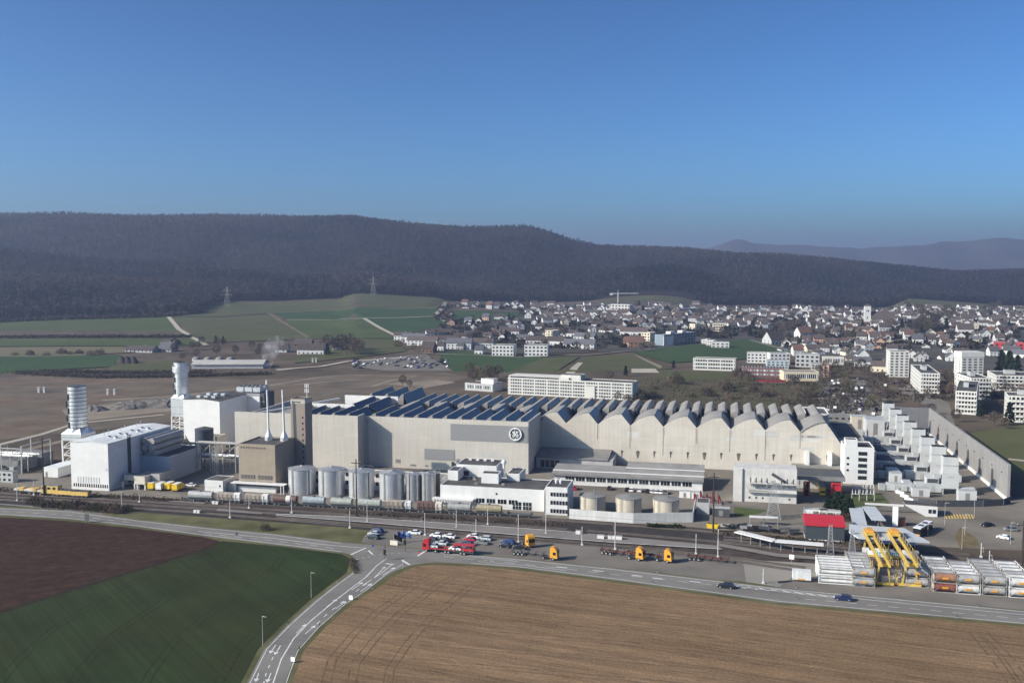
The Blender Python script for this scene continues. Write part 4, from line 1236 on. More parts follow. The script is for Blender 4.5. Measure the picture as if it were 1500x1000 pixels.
# the low wall round the tanks
wl = [site(834, 759), site(928, 766), site(1015, 764.5), site(1018, 745)]
q = thing('tank_wall', 'low pale concrete wall bent round the three cream tanks', 'wall', at(*wl[0]), SA)
mb = MB(); L0 = wl[0]
hh = S.z_at(wl[1][0], wl[1][1], 751.5)
for a, b in zip(wl[:-1], wl[1:]):
    mb.beam((a[0] - L0[0], a[1] - L0[1], hh / 2), (b[0] - L0[0], b[1] - L0[1], hh / 2), .3, hh)
mb.build('wall_panel', mat('pale_wall_panels', (0.60, 0.59, 0.57), var=.12, scale=.2, panel=(1.5, 9, .1, .04), streak=.12), q)
mb = MB()
for k in range(6):
    mb.cyl(3 + k * 6, 8, 0, 1.1, .4, n=8)
d = site(1018, 752)
block(q, d[0] - L0[0] + .5, d[0] - L0[0] + 5, d[1] - L0[1] - 1, d[1] - L0[1] + 6, 0, 4.2, m_grend, m_dark, .2, ('dark_shed', 'dark_shed_roof'))
# small road barriers
for u, v in ((837.5, 755.5), (843.5, 756)):
    tag(MB().box(-.8, .8, -.4, .4, 0, 1.3).box(-.9, .9, -.5, .5, 0, .25).build('salt_bin', mat('salmon_plastic', (.62, .36, .27), var=.1)), 'small salmon coloured bin at the end of the tank wall, ' + ('nearer the office annex' if u < 840 else 'nearer the tanks'), 'bin', 'salmon bins').location = at(*site(u, v + 3))

# ------------------------------------------------------------------ left turbine hall
ls, lt = site(160, 719)
l0 = S.s_at(104, lt, 8)
lh = S.z_at(ls, lt, 650.3); lw = ls - l0; ld_ = 43.5
th = thing('turbine_hall', 'bright white sheet metal turbine hall with pale sloping roof next to the ringed stack', 'power hall', at(l0, lt), SA)
MB().yprism([(0, 0), (ld_, 0), (ld_, lh), (0, lh)], 0, .3).yprism([(0, 0), (ld_, 0), (ld_, lh), (0, lh)], lw - .3, lw).build('side_wall', m_white, th)
MB().xprism([(.31, 0), (lw - .31, 0), (lw - .31, lh), (lw * .5, lh + .8), (.31, lh)], 0, .35).build('front_wall', m_white, th)
MB().xprism([(.31, 0), (lw - .31, 0), (lw - .31, lh), (lw * .5, lh + .8), (.31, lh)], ld_ - .35, ld_).build('rear_wall', m_white, th)
MB().xprism([(-.2, lh + .02), (lw * .5, lh + .84), (lw + .2, lh + .02), (lw + .2, lh + .22), (lw * .5, lh + 1.04), (-.2, lh + .22)], -.2, ld_ + .2).build('roof', m_wroof, th)
fr = MB().box(.6, lw - .6, -.08, 0, 1.2, 2.5).build('window_band', m_win, th)
mb = MB()
for k in range(16):
    mb.box(.6 + k * (lw - 1.4) / 15.5, 1.0 + k * (lw - 1.4) / 15.5, -.14, -.08, 1.2, 2.5)
mb.build('mullion', m_white, fr)
mb = MB()
for k in range(9):
    mb.box(3 + k * 1.2, 3.1 + k * 1.2, -.1, 0, 2.8, 5.2)
mb.build('wall_rail', m_steel, th)
for y_ in (10, 17, 25, 32):
    for x_ in (lw * .62, lw * .80):
        MB().cyl(x_, y_, lh, lh + 1.1, .9, .8, 12).build('roof_vent', m_silver, th)
        MB().cyl(x_, y_, lh + 1.1, lh + 1.3, .6, n=12).build('vent_cap', m_dsteel, th)
for k in range(7):
    MB().tube((lw * .3 + (k % 2) * 2, 6 + k * 5.5, lh + .5), (lw * .3 + (k % 2) * 2, 6 + k * 5.5, lh + 2.6), .12, 6).build('vent_pipe', m_steel, th)
y_ = S.t_at(189, ls, 9) - lt
MB().box(lw, lw + .5, y_ - .8, y_ - .5, .5, lh + 1).box(lw, lw + .5, y_ + .5, y_ + .8, .5, lh + 1).box(lw + .05, lw + .2, y_ - .5, y_ + .5, .5, lh + .3).build('ladder_shaft', m_dsteel, th)
# side block
b0s = lw + .05
by0 = S.t_at(205, ls, 6) - lt
zb = S.z_at(ls + 4, lt + by0, 669)
xw = S.s_at(248.5, lt + by0, 6) - l0
block(th, b0s, xw, by0, by0 + 24, 0, zb, mat('blue_grey_cladding', (0.36, 0.40, 0.46), rough=.5, var=.05, scale=.2, panel=(3, 1.6, .06, .04)), m_dark, .5, ('side_block_wall', 'side_block_roof'))
# intake filter house: stacked cylinders on the side block
fx = lw + 3.6; fy = by0 + 1.5
MB().box(fx - 2.4, fx + 2.4, fy, fy + 20, zb + .2, zb + 2.2).build('filter_base', m_pipe, th)
for k, (dx, dz) in enumerate(((-1.5, 3.6), (1.5, 3.6), (0, 5.9), (-1.6, 6.6), (1.7, 6.4))):
    MB().tube((fx + dx, fy - 1, zb + dz), (fx + dx, fy + 21, zb + dz), 1.35, 14).build('filter_duct', m_pipe, th, smooth=True)
for dx in (-2, 2):
    MB().box(fx + dx - .2, fx + dx + .2, fy - .3, fy + .1, zb - 1, zb + 3).build('strut', m_steel, th)
# elevated beige control cabin on legs
cs_, ct_ = site(212, 718)
cb = thing('control_cabin', 'beige control cabin raised on legs in front of the white turbine hall', 'cabin', at(S.s_at(178, ct_, 3), ct_), SA)
cw = S.s_at(212, ct_, 3) - S.s_at(178, ct_, 3); cz0 = S.z_at(cs_, ct_, 709.5); cz1 = S.z_at(cs_, ct_, 698.5)
m_beige = mat('beige_sheet', (0.62, 0.57, 0.48), var=.06, scale=.3)
block(cb, cw * .55, cw, 0, 9, cz0, cz1, m_beige, m_grav, .15)
block(cb, -1, cw * .55 - .02, 3, 7, cz0 + .6, cz1 - .3, m_beige, m_grav, .1, ('bridge_wall', 'bridge_roof'))
block(cb, cw + .02, cw + 4, 4, 14, cz0 + .4, cz1 + .4, m_pipe, m_grav, .1, ('duct_wall', 'duct_roof'))
for x_ in (0, cw * .5, cw * .62, cw - .5):
    for y_ in (.4, 7):
        MB().box(x_, x_ + .5, y_, y_ + .5, 0, cz0 + (.6 if x_ < cw * .55 - 1 else 0)).build('leg', m_trim, cb)

# ------------------------------------------------------------------ second white hall
s2, t2 = site(323, 656)
z2 = S.z_at(s2, t2, 587.8)
x2 = S.s_at(268.7, t2, 15)
w2 = s2 - x2
th2 = thing('boiler_hall', 'tall white boiler hall with dark roof and rooftop coolers behind the big factory', 'power hall', at(x2, t2), SA)
d2 = 27
MB().xprism([(5.5, 0), (w2, 0), (w2, z2), (w2 * .55, z2 + .9), (0, z2 + .4), (0, 9), (.6, 6.2), (2.4, 3.2)], 0, d2).build('wall', m_white, th2)
MB().xprism([(-.2, z2 + .42), (w2 * .55, z2 + .92), (w2 + .2, z2 + .02), (w2 + .2, z2 + .3), (w2 * .55, z2 + 1.2), (-.2, z2 + .7)], -.2, d2 + .2).build('roof', m_dark, th2)
for k in range(6):
    MB().box(w2 * .25 + (k % 3) * 4, w2 * .25 + 2 + (k % 3) * 4, 4 + (k // 3) * 9, 6.5 + (k // 3) * 9, z2 + .9, z2 + 2.0).build('roof_unit', m_silver, th2)
for k in range(4):
    MB().tube((2 + k * 4, 2, z2), (2 + k * 4, 2, z2 + 3.4), .09, 5).build('lightning_rod', m_steel, th2)
block(th2, w2 * .4, w2 + 7, d2 + .1, d2 + 16, 0, z2 - 1.5, m_white, m_dark, .5, ('rear_block_wall', 'rear_block_roof'))
MB().box(w2 * .6, w2 + 6.5, d2 + 2, d2 + 14, z2 - 1.3, z2 + .2).build('cooler_deck', m_steel, th2)
for k in range(3):
    for j in range(2):
        x_ = w2 * .6 + .8 + k * 4.6
        c = MB().box(x_, x_ + 4.0, d2 + 2.4 + j * 5.6, d2 + 7.4 + j * 5.6, z2 + .9, z2 + 3.2).build('cooler', m_silver, th2)
        for i in range(2):
            MB().cyl(x_ + 1 + i * 2, d2 + 5 + j * 5.6, z2 + 3.2, z2 + 3.7, .85, n=12).build('fan', m_dsteel, c)
MB().box(w2 + 6.6, w2 + 9.2, d2 + 1, d2 + 12, 0, z2 + .5).build('pipe_tower', m_dsteel, th2)
MB().tube((w2 + 5, d2 + 12, z2), (w2 + 5, d2 + 12, z2 + 6), .5, 8).build('vent_pipe', m_trim, th2)
for k in range(6):
    z_ = 2 + k * 3.4
    MB().box(w2 + 6.4, w2 + 9.4, d2 + .8, d2 + 1.0, z_, z_ + .3).build('platform', m_steel, th2)

# ------------------------------------------------------------------ the two ringed stacks
def stack(uc, wpx, vtop, vneck, vbox0, vbox1, vbase, tt, label, boxpx, collar=False):
    s_ = S.s_at(uc, tt, 20)
    o = thing('exhaust_stack', label, 'stack', at(s_, tt), SA, 'silver exhaust stacks')
    px = F / (S.pt(s_, tt)[1] * cp)
    r = wpx / 2 / px; z = lambda v: S.z_at(s_, tt, v)
    zt, zn, zb1, zb0, = z(vtop), z(vneck), z(vbox0), z(vbox1)
    mb = MB().cyl(0, 0, zn, zt, r, n=32)
    mb.build('shaft', m_silver, o, smooth=True)
    MB().cyl(0, 0, zt, zt + .1, r * .93, n=32).build('mouth', m_black, o)
    n = 11 if not collar else 4
    for k in range(n + 1):
        zz = zn + (zt - zn) * k / (n + .01)
        MB().cyl(0, 0, zz - .13, zz + .13, r + .1, n=32).build('stiffener_ring', m_dsteel if not collar else m_steel, o, smooth=True)
    if collar:
        zc = z(545); MB().cyl(0, 0, zc, zc + 3.2, r * 1.22, n=32).build('collar', m_silver, o, smooth=True)
    bw_ = boxpx / 2 / px
    mb = MB(); m_ = 8
    ringp = []
    sq = [(-1, -1), (0, -1), (1, -1), (1, 0), (1, 1), (0, 1), (-1, 1), (-1, 0)]
    for (a, b) in sq: ringp.append((a * bw_, b * bw_, zb1))
    for (a, b) in sq:
        l_ = math.hypot(a, b); ringp.append((a / l_ * r, b / l_ * r, zn))
    mb.add(ringp, [(i, (i + 1) % 8, 8 + (i + 1) % 8, 8 + i) for i in range(8)])
    mb.box(-bw_, bw_, -bw_, bw_, zb0, zb1)
    mb.build('transition', m_silver, o)
    for zz in (zb0 + 1.2, (zb0 + zb1) / 2, zb1 - .4):
        MB().box(-bw_ - .12, bw_ + .12, -bw_ - .12, bw_ + .12, zz, zz + .25).build('stiffener', m_steel, o)
    zl = zb0
    for a in (-1, 1):
        for b in (-1, 1):
            MB().beam((a * bw_ * .95, b * bw_ * .95, 0), (a * bw_ * .95, b * bw_ * .95, zl), .55).build('leg', m_trim, o)
    br = MB()
    nz = 4
    for k in range(nz):
        z0, z1 = zl * k / nz, zl * (k + 1) / nz
        for a in (-1, 1):
            br.beam((a * bw_ * .95, -bw_ * .95, z0), (a * bw_ * .95, bw_ * .95, z1), .25); br.beam((-bw_ * .95, a * bw_ * .95, z0), (bw_ * .95, a * bw_ * .95, z1), .25)
            br.beam((-bw_ * .95, a * bw_ * .95, z1), (bw_ * .95, a * bw_ * .95, z1), .3)
    br.build('bracing', m_trim, o)
    lad = MB()
    for k in range(int((zt - zn) / 3)):
        lad.box(-r * .55 - (k % 2) * .9, -r * .55 + .35 - (k % 2) * .9, -r * .93 - .4, -r * .8, zn + k * 3, zn + k * 3 + 2.6)
    lad.build('ladder', m_dsteel, o)
    return o
st1s, st1t = site(112, 690)
stack(114.5, 26, 565, 625, 633, 642, 690, st1t + 5, 'silver exhaust stack with black rings behind the white turbine hall', 33)
stack(266, 19.5, 530.5, 576, 582, 608, 640, t2 + 22, 'silver exhaust stack with a collar beside the boiler hall', 22, True)
# pipe racks between the halls
def rack(u0, u1, vb, vt, label, n=4, depth=5, mt=None):
    a, t_ = site(u0, vb); b = S.s_at(u1, t_, 4)
    z_ = S.z_at(a, t_, vt)
    o = thing('pipe_rack', label, 'pipe rack', at(a, t_), SA)
    W = b - a
    lat = MB()
    for k in range(n):
        x = W * k / (n - 1)
        for y in (0, depth):
            lat.beam((x, y, 0), (x, y, z_), .35)
        lat.beam((x, 0, z_ * .98), (x, depth, z_ * .98), .3)
        if k:
            x0 = W * (k - 1) / (n - 1)
            lat.beam((x0, 0, z_ * .5), (x, 0, z_), .2); lat.beam((x0, 0, z_ * .5), (x, 0, z_ * .5), .25)
    lat.build('frame', mt or m_pipe, o)
    for k in range(4):
        MB().tube((-1, .6 + k * 1.1, z_ * (.55 if k % 2 else 1.02) + .4), (W + 1, .6 + k * 1.1, z_ * (.55 if k % 2 else 1.02) + .4), .3, 8).build('pipe', m_silver if k % 2 else m_pipe, o)
    return o
rack(290, 345, 690, 650, 'steel pipe rack with two pipe levels beside the boiler hall', 4, 6)
rack(238, 300, 683, 650, 'dark steel pipe rack in the shade behind the side block', 5, 6, m_dsteel)
q0, qt = site(316, 694)
lt_ = thing('lattice_tower', 'slim grey lattice tower standing in front of the pipe racks', 'lattice tower', at(q0, qt), SA)
mb = MB(); hz_ = S.z_at(q0, qt, 652)
for a in (-.9, .9):
    for b in (-.9, .9): mb.beam((a, b, 0), (a, b, hz_), .18)
for k in range(7):
    z0, z1 = hz_ * k / 7, hz_ * (k + 1) / 7
    for a in (-.9, .9):
        mb.beam((a, -.9, z0), (a, .9, z1), .1); mb.beam((-.9, a, z1), (.9, a, z0), .1)
mb.build('frame', m_pipe, lt_)
ts_, tt_ = site(300, 668)
tk = thing('oil_tank', 'dark upright tank in the shade between the white halls', 'tank', at(ts_, tt_), SA)
MB().cyl(0, 0, 0, 13, 4.2, n=20).build('shell', mat('dark_blue_tank', (.05, .065, .09), var=.15), tk, smooth=True)
MB().lathe(0, 0, [(4.3, 13), (.5, 14)], 20).build('lid', m_dsteel, tk)
q = thing('cooler_house', 'beige cooler house with fan on top beside the dark tank', 'equipment house', at(S.s_at(298, tt_ + 6, 8), tt_ + 6), SA)
block(q, 0, 7, 0, 8, 0, S.z_at(ts_, tt_ + 6, 640), m_beige, m_grav, .3)
# industrial yard at the far left
yl, yt_ = site(20, 695)
q = thing('transformer_yard', 'long low grey transformer house with portal frames at the edge of the plant', 'substation', at(S.s_at(-40, yt_ + 6, 4), yt_ + 6), SA)
W = S.s_at(43, yt_ + 6, 4) - S.s_at(-40, yt_ + 6, 4)
block(q, 0, W * .8, 0, 12, 0, 4.2, mat('dark_grey_panels', (.20, .20, .20), var=.15, scale=.3, panel=(2, 9, .2, .1)), m_grav, .4)  # dark grey jointed panels
MB().box(W * .3, W * .86, 13, 20, 0, 5.5).build('rear_block', MATS['dark_grey_panels'], q)
for x in (W * .62, W * .97):
    MB().box(x, x + .4, -4, -3.6, 0, 12).box(x, x + .4, -3.6, 14, 11.6, 12).box(x, x + .4, 14, 14.4, 0, 12).build('portal', m_pipe, q)
MB().box(W * .3, W, -3.9, -3.6, 10.5, 10.9).build('crossbeam', m_pipe, q)
for k in range(7):
    MB().tube((W * .3 + k * 2.5, 5, 4.3), (W * .3 + k * 2.5, 5, 8 + (k % 3)), .16, 6).build('bushing', m_pipe, q)
for k in range(5):
    MB().tube((W * .15, 1.5 + k * 2.1, 6.2), (W * .95, 1.5 + k * 2.1, 6.2), .28, 8).build('pipe', m_silver if k % 2 else m_pipe, q)
for k in range(6):
    MB().box(W * (.16 + k * .155), W * (.16 + k * .155) + .3, 1, 1.3, 0, 6).build('pipe_support', m_pipe, q)
    MB().box(W * (.2 + k * .13), W * (.2 + k * .13) + 2.2, -2.6, -.8, 0, 1.6 + (k % 3) * .7).build('equipment', m_dsteel if k % 2 else m_pipe, q)
q0, qt = site(81, 699)
q = thing('white_hut', 'small white hut with flat roof below the ringed stack', 'hut', at(S.s_at(63, qt, 2), qt), SA)
block(q, 0, 7.2, 0, 15, 0, 3.9, m_wrend, m_wroof, .1)
MB().box(1.2, 2.2, -.06, 0, 0, 2.2).build('door', m_grav, q)
q0, qt = site(4, 706)
q = thing('office_container', 'stack of pale office containers by the plant edge', 'container', at(S.s_at(-6, qt, 3), qt), SA)
block(q, 0, 8, 0, 3, 0, 4.4, m_grend, m_grav, .05)
windows(q, [(1 + 2.4 * i, 0, .7 + 2.1 * k) for i in range(3) for k in range(2)], 1.2, .9)

# ------------------------------------------------------------------ emergency turbines and noise wall
m_tur = mat('pale_grey_steel_housing', (0.53, 0.535, 0.525), rough=.5, var=.05, scale=.2, panel=(3.4, 2.9, .05, .05))
m_tur3 = mat('light_grey_steel_housing', (0.50, 0.51, 0.50), rough=.5, var=.12, scale=.4, panel=(2.0, 3.2, .12, .06), streak=.1)
m_tur2 = mat('grey_steel_housing', (0.40, 0.41, 0.40), rough=.5, var=.1, scale=.3)
n0 = site(1475, 733); n1 = site(1353, 638)
nzh = S.z_at(n0[0], n0[1], 680)
pA = Vector(at(*n0)); dirN = Vector((*G(1358, 645), 0)) - pA
tLen = 148.0
Ns = n0[0]
nw = thing('noise_wall', 'very long grey concrete noise wall with arched dark openings beside the turbines', 'noise wall', at(Ns, n0[1]), SA)
m_nw = mat('grey_concrete_noise_wall', (0.27, 0.26, 0.25), var=.10, scale=.15, panel=(2.4, 30, .10, .05), streak=.15)
MB().box(0, .9, 0, tLen, 0, nzh).build('wall_panel', m_nw, nw)
MB().box(-17, -.02, tLen - .6, tLen, 0, nzh).build('end_panel', mat('dark_grey_end_wall', (.17, .17, .18), var=.08, panel=(6.2, 30, .3, .1)), nw)
MB().box(-.5, -.01, .2, tLen - 1, 0, 1.3).build('plinth', m_trim, nw)
for k in range(8):
    y = S.t_at((1453.5, 1435, 1418, 1402, 1388, 1374.5, 1362.5, 1352)[k], Ns, 5) - n0[1]
    pts = [(y - 1.6, .6), (y + 1.6, .6), (y + 1.6, 6.4)] + [(y + 1.6 * math.cos(a * math.pi / 8), 6.4 + 1.6 * math.sin(a * math.pi / 8)) for a in range(1, 8)] + [(y - 1.6, 6.4)]
    MB().yprism(pts, -.12, -.005).build('arched_opening', m_dsteel, nw)
for k in range(10):
    MB().box(-.25, 0, 8 + k * 14, 8.5 + k * 14, 9, 9.5).build('wall_lamp', m_dsteel, nw)
def turbine(label, loc, ht):
    o = thing('gas_turbine_unit', label, 'gas turbine', loc, SA, 'row of gas turbine units along the noise wall')
    w = 6.0
    MB().box(0, w, 0, 5, 2.4, ht - 6).build('exhaust_casing', m_tur, o)
    up = MB().box(.25, w - .25, .25, 4.75, ht - 5.98, ht).build('exhaust_silencer', m_tur, o)
    MB().box(.1, w - .1, .1, 4.9, ht - 3.3, ht - 3.0).build('joint_flange', m_tur2, up)
    MB().box(.5, w - .5, .5, 4.5, ht + .01, ht + .1).build('mouth', m_black, o)
    MB().box(1.8, w - 1.8, -.06, 0, ht * .45, ht * .45 + .7).build('sign_plate', m_tur2, o)
    for x in (.3, w - .7):
        for y in (.3, 4.3):
            MB().box(x, x + .4, y, y + .4, 0, 2.4).build('leg', m_tur2, o)
    bd = MB().box(-9.5, -.02, .4, 4.4, .6, 3.9).build('turbine_enclosure', m_tur3, o)
    for x in (-7.5, -4):
        MB().box(x, x + 1.4, .3, .4, .8, 3.2).build('door', m_tur2, bd)
    fl = MB().box(-5.6, -1.2, .3, 4.5, 3.92, 6.2).build('intake_filter', m_tur, o)
    MB().box(-5.3, -1.5, .24, .3, 4.3, 5.9).build('intake_louvre', m_dsteel, fl)
    MB().box(-2.8, -.4, .6, 3, 6.22, 7.6).build('ventilation_hood', m_tur2, o)
    MB().box(-20, -9.8, .8, 3.8, .4, 3.2).build('generator', m_tur3, o)
    for k in range(3):
        MB().tube((-17 + k * 3, -.4, .2), (-17 + k * 3, -.4, 3 + k * .4), .22, 8).build('pipe', m_pipe, o)
    MB().box(6.8, 12, .6, 3.4, .3, 2.9).build('switch_container', m_tur3, o)
    MB().box(-22.8, -20.4, 1, 3.6, .3, 2.6).build('transformer', m_tur2, o)
    return o
vt8 = [669, 641, 655 - 30, 0]
tops = [(945, 546), (858, 488), (780, 422), (713, 370), (652, 320), (595, 275), (543, 235), (493, 190)]
bases = [(945, 820)]
s8, t8 = site(1382, 724)
pitchT = None
for k in range(8):
    uc = 1200 + tops[k][0] / 5 - 1; vtp = 560 + tops[k][1] / 5
    # keep the row straight: same s, t from the column
    if k == 0:
        sk = S.s_at(uc - 7.5, t8, 8); tk_ = t8; s_row = sk
        ht = S.z_at(sk, tk_, vtp)
    else:
        tk_ = S.t_at(uc - 7.5 + k * .45, s_row, 8)
    words_ = ('nearest the road fence, in full view', 'second from the road fence', 'third from the road fence', 'fourth from the road fence', 'fifth from the road fence', 'third from the dark end wall', 'second from the dark end wall', 'farthest, next to the dark end wall')[k]
    if k == 0:
        tu = turbine('pale grey gas turbine with square exhaust tower, ' + words_, at(sk, tk_), ht)
    else:
        copy_tree(tu, at(s_row, tk_), SA, 'pale grey gas turbine with square exhaust tower, ' + words_)
# clutter around the turbines
def cbox(u, v, w, d, h, label, material, name='equipment_container', cat='container', rz=SA, roof=True):
    x, y = G(u, v)
    o = thing(name, label, cat, (x, y, 0), rz)
    MB().box(-w / 2, w / 2, 0, d, .15, h).build('body', material, o)
    if roof: MB().box(-w / 2 - .05, w / 2 + .05, -.05, d + .05, h, h + .12).build('roof', m_tur2 if material is not m_tur2 else m_grav, o)
    MB().box(-w * .12, w * .12, -.06, 0, .4, h * .8).build('door', m_grav, o)
    return o
cbox(1349, 728, 6.2, 2.6, 3.4, 'white equipment container before the nearest turbine', m_tur)
cbox(1417, 735, 6.4, 3.0, 4.2, 'pale equipment container with two storeys at the fence under the noise wall', m_tur)
cbox(1312, 711, 4.5, 12, 5.0, 'white ribbed tanker shaped container in the turbine forecourt', m_tur)
cbox(1330, 718, 3, 6, 3, 'low white equipment box beside the ribbed container', m_white)
cbox(1282, 640, 9, 12, 9, 'pale block like plant house behind the dark service wing', m_tur, 'plant_house', 'plant house')
cbox(1259, 632, 8, 8, 8, 'cream round cornered house near the service wing', m_tank, 'plant_house', 'plant house')
for k, (u, v, l) in enumerate(((1310, 668, 'farthest of the dark coolers'), (1322, 684, 'middle one of the dark coolers'), (1334, 699, 'nearest of the dark coolers'))):
    x, y = G(u, v)
    o = thing('dark_cooler', 'long dark cooler housing shaded by the office block, ' + l, 'cooler', (x, y, 0), SA, 'dark cooler housings')
    MB().yprism([(0, .2), (6, .2), (6, 3), (4.6, 4.2), (1.4, 4.2), (0, 3)], -10, 5).build('housing', mat('dark_blue_housing', (.07, .085, .11), var=.15), o)
    for j in range(4):
        MB().cyl(-8 + j * 3.6, 3, 4.2, 4.6, 1.1, n=12).build('fan', m_dsteel, o)
# dark fence along the forecourt
fp = [site(1344, 739), site(1372, 742), site(1440, 742), site(1470, 740), site(1480, 736)]
q = thing('yard_fence', 'dark slatted fence curving along the turbine forecourt', 'fence', at(*fp[0]), SA)
mb = MB()
for a, b in zip(fp[:-1], fp[1:]):
    mb.beam((a[0] - fp[0][0], a[1] - fp[0][1], 1.25), (b[0] - fp[0][0], b[1] - fp[0][1], 1.25), .08, 2.4)
mb.build('fence_panel', mat('anthracite_slats', (.07, .075, .085), var=.1, panel=(2.5, 9, .5, .08)), q)
for k, p in enumerate(fp):
    MB().cyl(p[0] - fp[0][0], p[1] - fp[0][1], 0, 2.6, .08, n=6).build('post', m_steel, q)
for k in range(4):
    u0 = 1313 + k * 6.5; v0 = 722 + k * 5
    x, y = G(u0, v0)
    tag(MB().box(-.4, 3.6, 0, .5, 0, 1.2).box(-.4, -.1, .5, 3, 0, .9).build('white_barrier', m_trim), 'white concrete barrier block edging the turbine access road, %s' % ('farthest up the road', 'second from the top', 'second from the fence', 'nearest the dark fence')[k], 'barrier', 'white barriers by the turbine road')
    o = [o for o in COL.objects if o.name.startswith('white_barrier')][-1]; o.location = (x, y, 0); o.rotation_euler = (0, 0, SA - .9)
# small switch park with insulators
for k in range(6):
    u = 1253 + (k % 3) * 11; v = 724 + (k // 3) * 9
    x, y = G(u, v)
    o = thing('switch_post', 'grey switchgear post on the gravel by the lawn, %s' % ('back row near the pine', 'back row in the middle', 'back row at the far lawn', 'front row near the pine', 'front row in the middle', 'front row at the far lawn')[k], 'switchgear', (x, y, 0), SA, 'switchgear posts by the lawn')
    MB().box(-1.6, 1.6, -.2, .2, 2.4, 2.7).box(-1.5, -1.2, -.15, .15, 0, 2.4).box(1.2, 1.5, -.15, .15, 0, 2.4).build('frame', m_pipe, o)
    for j in range(3):
        MB().lathe(-1.1 + j * 1.1, 0, [(.1, 2.7), (.22, 2.9), (.1, 3.1), (.22, 3.4), (.1, 3.6), (.05, 4.3)], 8).build('insulator', m_trim, o)
# ------------------------------------------------------------------ vehicles, wagons, containers, cranes, masts
def paint(name, c, rough=.3):
    return mat(name, c, rough=rough, var=.06, scale=.8, spec=.5)
m_tyre = mat('tyre_rubber', (0.015, 0.015, 0.016), rough=.9, var=.1)
m_carglass = mat('car_glass', (0.012, 0.015, 0.02), rough=.08, var=.05, spec=.7)
PAINT = {
    'white': paint('white_car_paint', (.78, .78, .77)), 'silver': paint('silver_car_paint', (.5, .51, .52)), 'grey': paint('grey_car_paint', (.18, .185, .19)),
    'black': paint('black_car_paint', (.015, .015, .017)), 'dark green': paint('dark_green_car_paint', (.02, .04, .038)), 'blue': paint('blue_car_paint', (.02, .045, .20)),
    'dark blue': paint('dark_blue_car_paint', (.012, .022, .085)), 'red': paint('red_car_paint', (.45, .02, .03)), 'orange': paint('orange_truck_paint', (.72, .33, .035)),
    'truck red': paint('red_truck_paint', (.42, .022, .028)), 'yellow': paint('yellow_truck_paint', (.75, .50, .03))}
def wheel(parent, x, y, r=.33, w=.22):
    t_ = MB().tube((x, y - w / 2, r), (x, y + w / 2, r), r, 12).build('wheel', m_tyre, parent)
    MB().tube((x, y - w / 2 - .012, r), (x, y + w / 2 + .012, r), r * .58, 10).build('rim', m_steel, t_)
CARS = {}
def car_proto(col, kind='saloon'):
    o = thing('parked_car', 'car', 'car')
    L = {'saloon': 4.5, 'hatch': 4.0, 'estate': 4.6, 'van': 4.9}[kind]
    top = {'saloon': 1.43, 'hatch': 1.48, 'estate': 1.5, 'van': 1.9}[kind]
    lo = [(0, .3), (.08, .62), (.25, .76), (1.15, .92), (L - .7 if kind == 'saloon' else L - .12, .95), (L - .05, .85), (L, .45), (L - .1, .26), (.1, .24)]
    hw = .89
    def loft(profile, w0, w1=None):
        w1 = w1 or w0
        n = len(profile); zs = [p[1] for p in profile]; zmin, zmax = min(zs), max(zs)
        wd = lambda z: w0 + (w1 - w0) * (z - zmin) / (zmax - zmin)
        m = MB()
        m.add([(x, -wd(z), z) for x, z in profile] + [(x, wd(z), z) for x, z in profile],
              [tuple(range(n)), tuple(range(2 * n - 1, n - 1, -1))] + [(i, n + i, n + (i + 1) % n, (i + 1) % n) for i in range(n)])
        return m
    body = loft(lo, hw, hw - .06).build('body', PAINT[col], o, smooth=True)
    e = {'saloon': (1.1, 1.85, 3.2, 3.95), 'hatch': (1.0, 1.7, 3.2, 3.85), 'estate': (1.1, 1.85, 4.0, 4.5), 'van': (.7, 1.35, 4.5, 4.85)}[kind]
    gh = [(e[0], .90), (e[1], top - .07), (e[2], top - .06), (e[3], .93)]
    loft(gh, hw - .08, hw - .26).build('cabin_glass', m_carglass, o)
    rf = [(e[1] - .1, top - .09), (e[1] + .25, top), (e[2] - .15, top), (e[2] + .12, top - .08)]
    loft(rf, hw - .24, hw - .27).build('roof', PAINT[col], o)
    for x in (.85, L - .9):
        for y in (-hw + .08, hw - .08):
            wheel(o, x, y)
    for y in (-.62, .62):
        MB().box(-.02, .14, y - .16, y + .16, .58, .72).build('headlight', m_trim, o)
        MB().box(L - .1, L + .01, y - .14, y + .14, .66, .82).build('tail_light', PAINT['red'], o)
    o.location = (0, 0, -100)
    return o
def car(u, v, col, kind, rz, label, group='cars on the roadside car park', z=.034):
    """rz: heading of the bonnet in degrees, 180 = towards the left of the picture"""
    key = (col, kind)
    x, y = G(u, v)
    a = R(rz + 180)
    L = 4.5
    loc = (x - math.cos(a) * L / 2, y - math.sin(a) * L / 2, z)
    if key not in CARS:
        CARS[key] = o = car_proto(col, kind)
        o.location = loc; o.rotation_euler = (0, 0, a); o['label'] = label
        if group: o['group'] = group
        return o
    o = copy_tree(CARS[key], loc, a, label, group)
    if not group and 'group' in o: del o['group']
    return o
RA = -20
